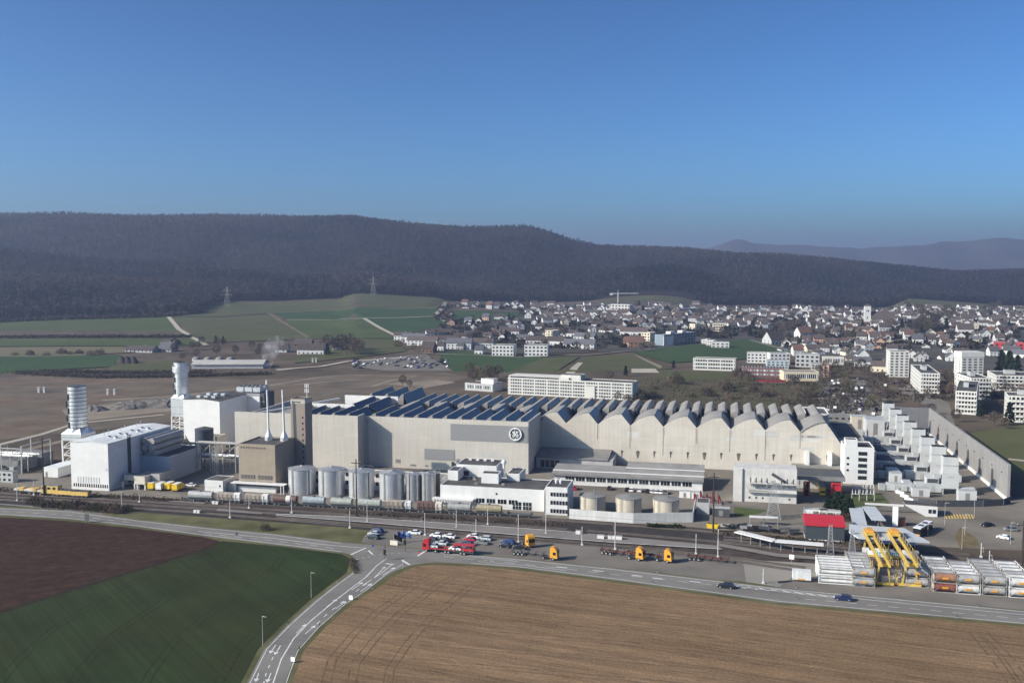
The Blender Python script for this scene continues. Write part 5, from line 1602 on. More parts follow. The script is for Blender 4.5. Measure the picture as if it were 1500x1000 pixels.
for u, v, c, k, rz, l in (
    (546, 788.5, 'dark green', 'estate', 158, 'dark green estate car nearest the grass at the end of the car park'),
    (549, 783.5, 'silver', 'hatch', 158, 'silver hatchback between dark green estate and blue car'),
    (554, 779.5, 'blue', 'hatch', 158, 'blue hatchback at the back of the first car cluster'),
    (607, 782, 'white', 'saloon', 170, 'single white saloon by the lamp post and blue banners'),
    (640, 786, 'white', 'hatch', 158, 'white hatchback at the rear left of the car transporter cluster'),
    (658, 787.5, 'white', 'saloon', 158, 'white saloon at the rear of the cluster beside a white hatchback'),
    (631, 793, 'black', 'estate', 158, 'black estate car parked behind the red tow truck cab'),
    (651, 793, 'black', 'saloon', 158, 'black saloon in the middle of the car cluster'),
    (646, 797.5, 'silver', 'saloon', 158, 'silver saloon parked close behind the red tow truck bed'),
    (689, 792, 'red', 'hatch', 158, 'bright red hatchback in the second cluster'),
    (694, 787.5, 'white', 'hatch', 158, 'white hatchback behind the red hatchback'),
    (710, 790.5, 'silver', 'estate', 158, 'silver estate car at the rear right of the second cluster'),
    (706, 796.5, 'grey', 'saloon', 158, 'dark grey saloon in the second cluster, front right'),
    (683, 798.5, 'dark blue', 'estate', 158, 'dark blue estate car before the red hatchback'),
    (744, 796, 'blue', 'estate', 158, 'blue estate car standing alone between cluster and orange truck'),
    (741, 801.5, 'black', 'hatch', 158, 'black hatchback directly before the lone blue estate car'),
    (761, 804.5, 'black', 'saloon', 168, 'black saloon standing right of the black hatchback')):
    car(u, v, c, k, rz, l)
car(1063, 860.5, 'black', 'estate', 160, 'black estate car driving along the main road past the stubble field', 'cars driving on the main road', .046)
car(1235, 878.5, 'dark blue', 'estate', 160, 'dark blue estate car driving on the main road below the gantry cranes', 'cars driving on the main road', .046)
for u, v, c, k, rz, l in ((1446, 770.5, 'black', 'saloon', 200, 'black car parked alone on the far right car park'), (1471, 789, 'white', 'hatch', 130, 'white hatchback parked askew on the far right car park'),
                          (1481, 777, 'grey', 'hatch', 170, 'grey hatchback at the edge of the far right car park')):
    car(u, v, c, k, rz, l, 'cars on the bus station car park')
row = ((925, 719.5, 'white'), (937, 720, 'white'), (949, 721.3, 'black'), (954, 721.5, 'white'), (961, 722, 'white'), (968, 722.6, 'white'), (975, 723, 'grey'), (998, 724, 'black'), (1004, 724.5, 'black'), (1020, 725.5, 'red'), (919, 719, 'black'), (893, 717, 'black'), (843, 716.8, 'red'))
for i, (u, v, c) in enumerate(row):
    car(u, v, c, 'hatch', 75, '%s hatchback before the workshop annex, %s' % (c, ('second white from the left', 'third white', 'dark gap car between whites', 'fourth white', 'fifth white', 'last white', 'after the whites', 'before the two dark ones at the end', 'last dark one', 'at the right end', 'left of the whites', 'well left of the row', 'alone at the office annex')[i]), 'cars parked before the workshop annex')

# ---- trucks
def tractor(loc, rz, col, label, name='truck_tractor', group=None, cat='truck'):
    o = thing(name, label, cat, loc, rz, group)
    cab = MB().yprism([(-1.2, .9), (1.2, .9), (1.2, 3.5), (-1.2, 3.5)], 0, .05)
    cab = MB().xprism([(0, .7), (0, 2.0), (.15, 3.1), (.5, 3.6), (2.2, 3.65), (2.25, .8)], -1.22, 1.22).build('cab', PAINT[col], o)
    MB().box(-.04, .04, -1.1, 1.1, 1.75, 2.85).build('windscreen', m_carglass, o)
    for y in (-1.26, 1.22):
        MB().box(.35, 1.3, y, y + .04, 1.7, 2.6).build('side_window', m_carglass, o)
        MB().box(-.1, .02, y * .75 - .15, y * .75 + .25, .75, 1.0).build('headlight', m_trim, o)
    MB().xprism([(.5, 3.62), (2.1, 3.66), (2.1, 4.0), (1.2, 3.95)], -1.0, 1.0).build('wind_deflector', PAINT[col], o)
    MB().box(2.3, 5.8, -.45, .45, .7, .95).build('chassis', m_dsteel, o)
    MB().box(3.6, 4.8, -.5, .5, .96, 1.1).build('fifth_wheel', m_tyre, o)
    for x in (1.3, 4.4):
        for y in (-1.02, 1.02):
            wheel(o, x, y, .5, .4)
    return o
def skeleton(loc, rz, col, label, L=12.5, group='container trailers on the roadside car park'):
    o = thing('container_trailer', label, 'trailer', loc, rz, group)
    m_ = MB()
    for y in (-.5, .5): m_.box(0, L, y - .1, y + .1, 1.1, 1.4)
    for k in range(6): m_.box(k * L / 5.2, k * L / 5.2 + .3, -1.2, 1.2, 1.15, 1.42)
    m_.build('frame', col, o)
    for k in range(3):
        for y in (-1.0, 1.0):
            wheel(o, L - 3.6 + k * 1.32, y, .5, .4)
    for y in (-.7, .7):
        MB().box(2.6, 2.8, y - .08, y + .08, 0, 1.1).build('landing_leg', m_dsteel, o)
    MB().box(L - .1, L, -1.2, 1.2, .7, .9).build('bumper', PAINT['red'], o)
    return o
def tloc(u, v): x, y = G(u, v); return (x, y, .034)
def dirn(u0, v0, u1, v1):
    a = G(u0, v0); b = G(u1, v1); return math.atan2(b[1] - a[1], b[0] - a[0])
GRT = 'orange cab trucks on the roadside car park'
m_trl = mat('grey_trailer_steel', (.12, .115, .11), var=.2, scale=.6); m_trr = mat('brown_red_trailer_steel', (.10, .045, .038), var=.25, scale=.6)
tractor(tloc(779, 802.5), R(115), 'orange', 'orange truck tractor without trailer at the back of the car park', group=GRT)
tractor(tloc(817.5, 820), R(160), 'orange', 'orange truck tractor coupled to a bare grey trailer, closest to the road', group=GRT)
skeleton(tloc(807, 817), R(160), m_trl, 'bare grey container trailer behind the orange truck closest to the road')
tractor(tloc(943.5, 821), R(150), 'orange', 'orange truck tractor with brown red trailer, left one of the pair', group=GRT)
skeleton(tloc(936, 818), R(152), m_trr, 'brown red bare trailer behind the left orange truck of the pair')
tractor(tloc(985, 824), R(152), 'orange', 'orange truck tractor with brown red trailer, right one of the pair', group=GRT)
skeleton(tloc(976, 821), R(152), m_trr, 'brown red bare trailer behind the right orange truck of the pair')
skeleton(tloc(1068, 825), R(160), m_trr, 'brown red bare trailer parked alone beside the pale yard')
# red tow truck with cars on it
o = tractor(tloc(620.5, 806), R(-17), 'truck red', 'bright red car transporter truck parked along the main road', 'car_transporter')
MB().box(2.3, 9.5, -1.15, 1.15, 1.0, 1.2).build('load_bed', m_dsteel, o)
MB().box(2.4, 9.4, -1.22, -1.16, 1.2, 1.5).box(2.4, 9.4, 1.16, 1.22, 1.2, 1.5).build('side_rail', PAINT['truck red'], o)
for x in (7.6, 8.6):
    for y in (-1.0, 1.0): wheel(o, x, y, .5, .4)
o = thing('car_trailer', 'red two deck car trailer behind the red transporter truck', 'trailer', tloc(657, 809.3), R(-17))
MB().box(0, 8.5, -1.15, 1.15, .8, 1.0).build('lower_deck', m_dsteel, o)
MB().obox((5.2, 0, 3.0), (3.4, 0, .15), (0, 1.15, 0), (0, 0, .1)).build('upper_deck', PAINT['truck red'], o)
for x in (2.2, 8.2):
    for y in (-1.1, 1.1): MB().box(x, x + .2, y - .08, y + .08, 1, 3.0).build('post', PAINT['truck red'], o)
for x in (4.4, 5.5):
    for y in (-1.0, 1.0): wheel(o, x, y, .5, .4)
p = Vector(G(657, 809.3)); dR = Vector((math.cos(R(-17)), math.sin(R(-17))))
for d_, z_, c, l in ((.3, 1.08, 'white', 'white hatchback loaded on the lower deck of the red car trailer'), (4.3, 1.08, 'red', 'red hatchback loaded on the lower deck of the red car trailer'), (-7.2, 1.25, 'silver', 'silver hatchback loaded on the bed of the red transporter truck')):
    q = p + dR * (d_ + 2.2)
    uq, vq = proj(q.x, q.y, 0)
    c_ = car(uq, vq, c, 'hatch', 163, l, None, z_)
# yellow lorries beside the left hall
def lorry(u, v, rz, col, label, L=6.5, group='small lorries beside the white turbine hall', z=.02):
    x, y = G(u, v)
    o = thing('box_lorry', label, 'lorry', (x, y, z), rz, group)
    MB().xprism([(0, .5), (0, 1.4), (.35, 2.3), (1.7, 2.35), (1.7, .5)], -1.0, 1.0).build('cab', PAINT[col], o)
    MB().box(-.02, .3, -.9, .9, 1.4, 2.15).build('windscreen', m_carglass, o)
    MB().box(1.8, L, -1.15, 1.15, .8, 3.1).build('box_body', PAINT[col] if col != 'yellow' else PAINT['yellow'], o)
    MB().box(1.85, L - .05, -1.12, 1.12, 3.105, 3.15).build('box_roof', m_trim, o)
    for x in (1.0, L - 1.3):
        for y in (-.9, .9): wheel(o, x, y, .42, .3)
    return o
lorry(232, 713.5, R(-100), 'yellow', 'shaded yellow lorry nearest the control cabin', 6)
lorry(243.5, 714.5, R(-100), 'white', 'white lorry between two yellow lorries', 6)
lorry(256, 714, R(-100), 'yellow', 'yellow lorry right beside the white lorry', 6)
lorry(267, 715.5, R(-100), 'yellow', 'sunlit yellow lorry standing apart at the end of the row', 6)
car(279, 712, 'white', 'saloon', 170, 'white car parked beyond the yellow lorries', None)
lorry(1205, 727, dirn(1205, 727, 1199, 706), 'yellow', 'yellow articulated lorry with white roof in the gate passage', 13.5, None)
# yellow work train, left
def workwagon(u, v, L, kind, label):
    x, y = G(u, v)
    o = thing('work_wagon', label, 'wagon', (x, y, .05), R(-11.5), 'yellow track maintenance train')
    m_y = mat('faded_yellow_paint', (.62, .42, .13), var=.15, scale=.5)
    MB().box(0, L, -1.3, 1.3, .9, 1.3).build('frame', m_dsteel if kind == 'flat' else m_y, o)
    if kind == 'cab':
        c = MB().box(.3, L - .3, -1.3, 1.3, 1.31, 3.9).build('cab', m_y, o)
        for k in range(3): MB().box(.7 + k * L / 3.4, .7 + k * L / 3.4 + 1.2, -1.36, -1.3, 2.5, 3.4).build('window', m_win, c)
        MB().box(.2, L - .2, -1.35, 1.35, 3.905, 4.05).build('roof', m_grav, o)
    elif kind == 'low':
        MB().box(0, L, -1.25, 1.25, 1.31, 2.3).build('body', m_y, o)
        for k in range(6): MB().box(.6 + k * L / 6.2, 1.6 + k * L / 6.2, -.8, .8, 2.31, 2.7).build('machinery', m_dsteel, o)
    else:
        for k in range(4): MB().box(.4 + k * L / 4.2, 2.4 + k * L / 4.2, -1.1, 1.1, 1.31, 2.0 + (k % 2) * .5).build('load', m_y if k % 2 else m_beige, o)
    for x_ in (1.2, 2.8, L - 2.8, L - 1.2):
        for y_ in (-.75, .75): wheel(o, x_, y_, .45, .14)
workwagon(22, 721.5, 9.5, 'flat', 'flat work wagon with mixed loads at the head of the yellow train')
workwagon(42, 723, 8.5, 'flat', 'flat work wagon with loads next to the yellow driving cab')
workwagon(63, 724.3, 7.8, 'cab', 'boxy yellow driving car of the maintenance train')
workwagon(82, 725.8, 10.5, 'low', 'low yellow ballast machine behind the driving car')
workwagon(106, 727.4, 7.5, 'low', 'short low yellow machine at the tail of the maintenance train')
# ---- tank and hopper wagons
W0 = Vector(G(276, 733.5)); W1 = Vector(G(745, 756.2)); dW = (W1 - W0).normalized(); aW = math.atan2(dW.y, dW.x)
def rp(name, c): return mat(name, c, rough=.55, var=.2, scale=.5, streak=.2)
wcol = {'lgrey': rp('wagon_light_grey', (.42, .42, .41)), 'beige': rp('wagon_beige', (.33, .285, .235)), 'brown': rp('wagon_brown', (.14, .085, .07)), 'blue': rp('wagon_blue_grey', (.33, .37, .39)),
        'green': rp('wagon_grey_green', (.37, .39, .35)), 'khaki': rp('wagon_khaki', (.33, .28, .18)), 'dgrey': rp('wagon_mid_grey', (.33, .33, .32))}
wag = [(276, 317, 'lgrey', 'tank', 'light grey tank wagon at the pump hut end of the goods train'), (318, 358, 'beige', 'hopper', 'beige hopper wagon with white end below the pump hut'),
       (359, 399, 'beige', 'hopper', 'beige hopper wagon in front of the brown boiler house'), (400, 440, 'brown', 'tank', 'brown and white tank wagon in front of the first silo'),
       (443, 481, 'blue', 'tank', 'blue grey tank wagon between first and second silo'), (484, 521, 'green', 'tank', 'grey green tank wagon in front of the second silo'),
       (524, 563, 'green', 'tank', 'grey green tank wagon beside the tall dark mast'), (566, 608, 'beige', 'hopper', 'beige hopper wagon with white hatch before the fourth silo'),
       (610, 653, 'brown', 'hopper', 'brown hopper wagon with pale doors below the slender silos'), (655, 695, 'dgrey', 'tank', 'mid grey tank wagon in front of the white filling house'),
       (697, 740, 'khaki', 'tank', 'khaki tank wagon at the gate end of the goods train')]
for u0, u1, c, kind, label in wag:
    def onl(u):
        k = (u - 750) / F
        d_ = (k * (W0.y * cp + H * sp) - W0.x) / (dW.x - k * dW.y * cp)
        return W0 + dW * d_
    a = onl(u0); b = onl(u1); L = (b - a).length - .8
    o = thing('tank_wagon' if kind == 'tank' else 'hopper_wagon', label, 'goods wagon', (a.x, a.y, .12), aW, 'goods train beside the silos')
    if kind == 'tank':
        MB().tube((.5, 0, 2.5), (L - .5, 0, 2.5), 1.35, 18).build('tank', wcol[c], o, smooth=True)
        for x in (.35, L - .5):
            MB().tube((x, 0, 2.5), (x + .15, 0, 2.5), 1.0, 14).build('tank_end', wcol[c], o)
        MB().cyl(L / 2, 0, 3.8, 4.15, .5, n=10).build('manhole', m_dsteel, o)
        MB().box(1.5, L - 1.5, -.35, .35, 3.95, 4.0).build('catwalk', m_steel, o)
        if c == 'brown':
            MB().tube((L * .55, 0, 2.5), (L * .72, 0, 2.5), 1.37, 18).build('white_band', m_trim, o, smooth=True)
    else:
        n = 3; pts = [(-1.0, 1.2), (1.0, 1.2), (1.35, 2.4), (1.2, 3.6), (.5, 4.0), (-.5, 4.0), (-1.2, 3.6), (-1.35, 2.4)]
        MB().yprism(pts, .6, L * .72).build('body', wcol[c], o)
        MB().yprism(pts, L * .72 + .05, L - .5).build('end_bay', m_trim if c == 'beige' else m_beige, o)
        for k in range(5):
            MB().box(1.2 + k * L / 6, 1.35 + k * L / 6, -1.42, -1.3, 1.3, 3.5).build('rib', wcol[c], o)
    MB().box(0, L, -1.2, 1.2, .95, 1.15).build('underframe', m_dsteel, o)
    for x in (-.35, L):
        MB().box(x, x + .35, -.9, -.6, .95, 1.15).build('buffer', m_dsteel, o)
    for x in (1.0, 2.6, L - 2.6, L - 1.0):
        for y in (-.75, .75): wheel(o, x, y, .46, .14)
o = thing('flat_wagon', 'dark low flat wagon at the tail of the goods train', 'goods wagon', (*G(743, 756.6), .12), aW, 'goods train beside the silos')
MB().box(0, 9, -1.3, 1.3, .95, 1.25).build('deck', m_dsteel, o)
for x in (.2, 8.6): MB().box(x, x + .25, -1.25, 1.25, 1.26, 1.9).build('end_board', m_dsteel, o)
for x in (1.2, 7.8):
    for y in (-.75, .75): wheel(o, x, y, .46, .14)

# ---- containers and tank containers
CA = R(-12.5)
C0 = Vector(G(1190, 853)); cA = Vector((math.cos(CA), math.sin(CA))); cB = Vector((-math.sin(CA), math.cos(CA)))
CF = Fr((C0.x, C0.y), -12.5)
m_tc = {'white': rp('tank_container_white', (.58, .57, .55)), 'grey': rp('tank_container_grey', (.34, .33, .32)), 'brown': rp('tank_container_brown', (.30, .155, .09)), 'red': rp('tank_container_oxide', (.22, .075, .055))}
m_tcf = mat('container_frame', (.30, .28, .26), var=.2, scale=.5)
TCP = {}
def tank_container(s, t, z, col, label):
    loc = (*CF.pt(s, t), z)
    if col not in TCP:
        o = thing('tank_container', label, 'tank container', loc, CA, 'tank containers stacked under the gantry cranes')
        L, W, Hh = 6.06, 2.44, 2.59
        MB().tube((.35, W / 2, Hh / 2 + .05), (L - .35, W / 2, Hh / 2 + .05), 1.12, 18).build('tank', m_tc[col], o, smooth=True)
        for x in (.2, L - .35):
            MB().tube((x, W / 2, Hh / 2 + .05), (x + .15, W / 2, Hh / 2 + .05), .8, 14).build('tank_end', m_tc['white'], o)
        f_ = MB()
        for x in (0, L - .14):
            for y in (0, W - .14): f_.box(x, x + .14, y, y + .14, 0, Hh)
            f_.box(x, x + .14, .14, W - .14, 0, .14).box(x, x + .14, .14, W - .14, Hh - .14, Hh)
        for y in (0, W - .1):
            f_.box(.14, L - .14, y, y + .1, 0, .12)
            f_.beam((.1, y + .05, .1), (1.5, y + .05, Hh * .5), .08); f_.beam((L - .1, y + .05, .1), (L - 1.5, y + .05, Hh * .5), .08)
        f_.build('frame', m_tcf if col != 'white' else m_trim, o)
        MB().box(.6, L - .6, W / 2 - .3, W / 2 + .3, Hh - .12, Hh - .02).build('walkway', m_steel, o)
        MB().box(2.3, 3.9, -.03, .1, 1.1, 1.55).build('name_plate', PAINT['orange'], o)
        TCP[col] = o
        return o
    return copy_tree(TCP[col], loc, CA, label)
ordi = ('front', 'second', 'third', 'fourth', 'fifth', 'sixth')
stk = [(1330, 'grey', 4), (1367, 'brown', 6), (1401, 'white', 5), (1439, 'grey', 6), (1478, 'white', 6), (1248, 'grey', 6)]
for ci, (uL, col, n) in enumerate(stk):
    s0 = CF.s_at(uL, -1, 2)
    place = ('under the second crane', 'in the brown stack', 'in the white stack right of the brown one', 'in the grey stack second from the frame edge', 'in the stack at the frame edge', 'beside the white racks')[ci]
    for r_ in range(n):
        if ci == 0 and r_ < 1: continue
        for lv in range(2):
            if ci == 0 and lv == 1 and r_ > 3: continue
            cc = col
            if (r_ + ci + lv) % 4 == 3: cc = 'grey'
            if col == 'brown' and r_ == 0: cc = 'red' if lv == 0 else 'brown'
            elif col == 'brown': cc = 'grey' if (r_ + lv) % 3 else 'white'
            tank_container(s0, -1 + r_ * 2.95, .05 + lv * 2.6, cc, '%s tank container %s, %s row, %s' % ({'red': 'oxide red'}.get(cc, cc), place, ordi[r_], 'lower one' if lv == 0 else 'on top'))
# white gas racks (battery of long bottles in a frame)
def gas_rack(s, t, z, label):
    o = thing('gas_rack', label, 'gas container', (*CF.pt(s, t), z), CA, 'long white gas cylinder racks')
    L, W, Hh = 12.2, 2.4, 2.5
    f_ = MB()
    for x in (0, L - .2):
        for y in (0, W - .2): f_.box(x, x + .2, y, y + .2, 0, Hh)
    for z0 in (0, Hh - .2):
        f_.box(.2, L - .2, 0, .2, z0, z0 + .2).box(.2, L - .2, W - .2, W, z0, z0 + .2)
    f_.box(0, .2, .2, W - .2, Hh - .2, Hh).box(L - .2, L, .2, W - .2, Hh - .2, Hh)
    f_.build('frame', m_trim, o)
    for k in range(2):
        for j in range(2):
            MB().tube((.3, .65 + j * 1.1, .7 + k * 1.1), (L - .3, .65 + j * 1.1, .7 + k * 1.1), .48, 12).build('cylinder', m_tc['white'], o, smooth=True)
sW = CF.s_at(1199, 0, 2)
for r_ in range(4):
    for lv in range(2):
        gas_rack(sW, r_ * 2.6, .05 + lv * 2.52, 'white gas cylinder rack, %s row of the stack, %s' % (ordi[r_], 'lower one' if lv == 0 else 'on top'))
s_ = CF.s_at(1161.5, -1.0, 1); o = thing('white_container', 'single small white container with orange chassis at the edge of the pale yard', 'container', (*CF.pt(s_, 0), .04), CA)
Lc = CF.s_at(1188, 0, 1) - s_
MB().box(0, Lc, 0, 2.4, .5, 3.0).build('body', rp('white_container_paint', (.70, .70, .68)), o)
MB().box(.3, Lc - .3, .2, 2.2, .2, .49).build('chassis', m_dsteel, o)
MB().box(1.3, 3.4, -.04, 0, .55, .9).build('marking_plate', PAINT['orange'], o)
for x in (.8, Lc - .8): wheel(o, x, .4, .32, .2); wheel(o, x, 2.0, .32, .2)
for k in range(5):
    MB().box(Lc * (k + .5) / 5.2, Lc * (k + .5) / 5.2 + .1, -.05, 0, .6, 2.9).build('rib', m_trim, o)
tag(MB().beam((0, 0, .25), (3.8, 1.1, .25), .35).box(-.3, 0, -.3, .3, 0, .5).build('steel_beam', m_dsteel), 'dark steel beam lying on the pale yard before the white container', 'beam').location = (*G(1141, 853.5), .04)

# ---- gantry cranes
m_cr = mat('crane_yellow', (.60, .41, .09), rough=.55, var=.2, scale=.5, streak=.1)
def crane(u0, u1, vb, ub, vbb, label):
    a = Vector(G(u0, vb)); b = Vector(G(u1, vb + 1.2)); c = Vector(G(ub, vbb))
    o = thing('gantry_crane', label, 'gantry crane', (a.x, a.y, .05), CA, 'yellow gantry cranes over the container rows')
    W = (b - a).length
    D = (c - a).dot(cB)
    hh = zfor(a.x, a.y, 826)
    for x in (0, W):
        for y, nm in ((0, 'front_leg'), (D, 'rear_leg')):
            MB().beam((x, y, .3), (W * .22 + x * .56, y, hh), .42, .4).build(nm, m_cr, o)
    for y in (0, D):
        MB().box(-.9, W + .9, y - .35, y + .35, .15, .8).build('sill_beam', m_cr, o)
        for x in (-.5, W + .3):
            wheel(o, x, y, .3, .3)
        MB().box(W * .1, W * .9, y - .3, y + .3, hh - .5, hh + .3).build('cross_beam', m_cr, o)
    for x in (W * .22, W * .78):
        MB().box(x - .24, x + .24, -3.5, D + 4, hh + .3, hh + 1.2).build('girder', m_cr, o)
    rl = MB()
    for x in (W * .22 - .7, W * .78 + .7):
        rl.tube((x, -3.4, hh + 2.4), (x, D + 3.9, hh + 2.4), .05, 4); rl.box(x - .05, x + .05, -3.4, D + 3.9, hh + .9, hh + 1.0)
        for k in range(10): rl.tube((x, -3.4 + k * (D + 7) / 9, hh + 1), (x, -3.4 + k * (D + 7) / 9, hh + 2.4), .05, 4)
    rl.build('railing', m_cr, o)
    tr = MB().box(W * .15, W * .85, D * .93, D + 3.2, hh + 1.22, hh + 2.0).build('trolley', m_cr, o)
    MB().box(W * .25, W * .75, D * .93 + .5, D + 2.4, hh + 2.01, hh + 2.7).build('hoist', PAINT['orange'], tr)
    MB().box(W * .3, W * .7, D * .8, D * .8 + 1.6, hh - 2.2, hh - .1).build('operator_cabin', m_carglass, o)
    mb = MB()
    for k in range(12): mb.box(-1.6, -1.1, -.2, .2, .5 + k * hh / 12.5, .58 + k * hh / 12.5)
    mb.box(-1.65, -1.6, -.2, .2, .2, hh + 1).box(-1.1, -1.05, -.2, .2, .2, hh + 1)
    mb.build('ladder', m_cr, o)
crane(1283, 1304, 856, 1268, 815, 'yellow gantry crane nearer the white gas racks')
crane(1321, 1344, 858, 1307, 818, 'yellow gantry crane nearer the brown tank containers')
for k in range(7):
    x, y = G(1294 + k * 6 + (k > 2) * 3, 852.5 + k * .35)
    o = thing('machine_weight', 'pale ribbed counterweight block on the ground between the crane legs, ' + ('first from the white racks', 'second', 'third', 'fourth', 'fifth', 'sixth', 'last')[k], 'counterweight', (x, y, .05), CA, 'pale blocks between the crane legs')
    MB().box(-.55, .55, -.8, .8, 0, 1.7).build('block', m_beige, o); MB().box(-.62, -.56, -.8, .8, .2, 1.9).box(.56, .62, -.8, .8, .2, 1.9).build('side_plate', m_trim, o)

# ---- red roof workshop, station canopy, bus
rs_, rt_ = site(1180, 790)
o = thing('red_roof_shed', 'anthracite shed with bright red roof band beside the railway', 'shed', at(rs_, rt_), SA)
rw_ = S.s_at(1237, rt_, 3) - rs_; rh = S.z_at(rs_, rt_, 769); rd = 9
m_anth = mat('anthracite_sheet', (.055, .065, .075), rough=.5, var=.08, panel=(1.2, 20, .15, .05))
MB().box(0, rw_, 0, rd, .3, rh).build('wall', m_anth, o); MB().box(-.1, rw_ + .1, -.1, rd + .1, 0, .29).build('plinth', m_trim, o)
MB().yprism([(-.3, rh + .01), (rd, rh + .01), (rd, rh + 1.7), (6, rh + 2.0), (-.3, rh + .8)], -.3, rw_ + .3).build('roof', mat('bright_red_sheet', (.46, .03, .045), rough=.5, var=.05, scale=.2), o)
MB().box(rw_ * .58, rw_ * .6, -.05, 0, .4, rh).build('joint_strip', m_steel, o)
q0, qt = site(1262, 815)
sg = thing('station_canopy', 'bus station with big pale grey canopy roof over a white sign wall', 'station', at(S.s_at(1263, qt, 2), qt), SA)
cw = S.s_at(1346, qt, 2) - S.s_at(1263, qt, 2); cz_ = S.z_at(q0, qt, 803)
MB().box(0, cw, 0, .3, .3, 2.9).build('sign_wall', m_trim, sg)
MB().box(.5, cw - .2, 3, 8, 0, 3.6).build('glass_lounge', m_carglass, sg)
zc = 6.0
MB().add([(-1.5, -2, zc), (cw + 2.5, -2, zc), (cw - 2.5, 11, zc + .3), (-2.5, 12, zc + .3), (-3.5, 4, zc + .1), (-1.5, -2, zc + .45), (cw + 2.5, -2, zc + .45), (cw - 2.5, 11, zc + .75), (-2.5, 12, zc + .75), (-3.5, 4, zc + .55)],
         [(4, 3, 2, 1, 0), (5, 6, 7, 8, 9), (0, 1, 6, 5), (1, 2, 7, 6), (2, 3, 8, 7), (3, 4, 9, 8), (4, 0, 5, 9)]).build('canopy_roof', mat('pale_grey_roof_sheet', (.48, .51, .53), rough=.6, var=.06, scale=.2, panel=(1.6, 30, .06, .05)), sg)
MB().box(2.5, cw - 3, 4.2, 5.2, zc + .66, zc + .72).build('roof_slot', m_dsteel, sg)
for x in (1, cw * .35, cw * .68, cw - 1):
    MB().cyl(x, 1.2, 0, zc, .15, n=8).build('post', m_steel, sg)
# teal lettering on the sign wall
cu = bpy.data.curves.new('sign_lettering', 'FONT'); cu.body = 'Eigenamt'; cu.size = 2.1; cu.extrude = .03; cu.align_x = 'CENTER'
tx = bpy.data.objects.new('sign_lettering_tmp', cu); COL.objects.link(tx)
dgx = bpy.context.evaluated_depsgraph_get(); me = bpy.data.meshes.new_from_object(tx.evaluated_get(dgx))
bpy.data.objects.remove(tx)
me.materials.clear(); me.materials.append(mat('teal_lettering', (.04, .30, .36), var=.05))
tx = bpy.data.objects.new('sign_lettering', me); COL.objects.link(tx); tx.parent = sg
tx.location = (S.s_at(1298.5, qt, 2) - S.s_at(1263, qt, 2), -.04, .95); tx.rotation_euler = (math.pi / 2, 0, 0)
MB().box(tx.location.x - 5.2, tx.location.x + 5.2, -.02, -.003, .5, 2.8).build('sign_board', mat('pale_sign_board', (.82, .83, .84), var=.03), sg)
# platform roofs
for (p0, p1, w, l) in (((1259, 783), (1253, 757), 4.5, 'pale platform roof running up from the station canopy, left one'), ((1287, 777), (1272, 756), 4.5, 'pale platform roof running up from the station canopy, right one')):
    a = Vector(G(*p0)); b = Vector(G(*p1)); L = (b - a).length
    o = thing('platform_roof', l, 'platform roof', (a.x, a.y, 0), math.atan2(b.y - a.y, b.x - a.x), 'platform roofs at the station')
    MB().box(0, L, -w / 2, w / 2, 3.4, 3.7).build('roof', MATS['pale_grey_roof_sheet'], o)
    for k in range(4): MB().cyl(1 + k * (L - 2) / 3, 0, 0, 3.4, .12, n=8).build('post', m_steel, o)
x, y = G(1311, 771)
o = thing('white_totem', 'tall slim white sign pillar near the station', 'sign pillar', (x, y, 0), SA)
MB().box(-.85, .85, -.3, .3, .3, 6.9).build('panel', m_logo, o); MB().box(-1.1, 1.1, -.5, .5, 0, .29).build('base', m_grav, o)
x, y = G(1318, 770)
o = thing('brown_kiosk', 'small brown timber kiosk behind the white sign pillar', 'kiosk', (x, y, 0), SA)
MB().box(-1, 1.8, 0, 2.4, 0, 2.4).build('wall', mat('brown_timber', (.26, .10, .06), var=.2), o); MB().box(-1.2, 2, -.2, 2.6, 2.41, 2.6).build('roof', m_dark, o)
# bus
a = Vector(G(1342.5, 786)); b = Vector(G(1370, 769)); L = 12.0; ab = math.atan2(b.y - a.y, b.x - a.x)
o = thing('city_bus', 'white roofed city bus with dark windows waiting at the station', 'bus', (a.x, a.y, .03), ab)
MB().box(0, L, -1.25, 1.25, .35, 1.2).build('body', PAINT['black'], o); MB().box(.05, L - .05, -1.22, 1.22, 1.21, 2.75).build('window_band', m_carglass, o)
MB().box(0, L, -1.25, 1.25, 2.76, 3.0).build('roof', PAINT['white'], o)
for x_ in (3, 7): MB().box(x_, x_ + 1.8, -.7, .7, 3.01, 3.2).build('roof_hatch', m_dsteel, o)
for x_ in (2.2, L - 3):
    for y_ in (-1.1, 1.1): wheel(o, x_, y_, .48, .3)
MB().box(-.03, 0, -1.0, 1.0, .5, .9).build('front_panel', PAINT['orange'], o)
# gate house
gs_, gt_ = site(1373, 757)
g0 = S.s_at(1356, gt_, 2)
o = thing('gate_house', 'small white gate house with sloping dark roof at the plant entrance', 'gate house', at(g0, gt_), SA)
gw_ = gs_ - g0
MB().xprism([(0, 0), (gw_, 0), (gw_, 3.6), (-6.5, 3.9), (-6.5, 3.4)], 0, 6).build('wall', m_wrend, o)
MB().xprism([(-6.8, 3.92), (gw_ + .3, 3.62), (gw_ + .3, 3.85), (-6.8, 4.2)], .4, 6.2).build('roof', m_dark, o)
windows(o, [(gw_ - 3.0 + i * 1.4, 0, 1.2) for i in range(2)], 1.1, 1.4)
MB().box(-20, -6.9, 2, 2.5, 2.6, 3.3).build('barrier_roof', m_trim, o)

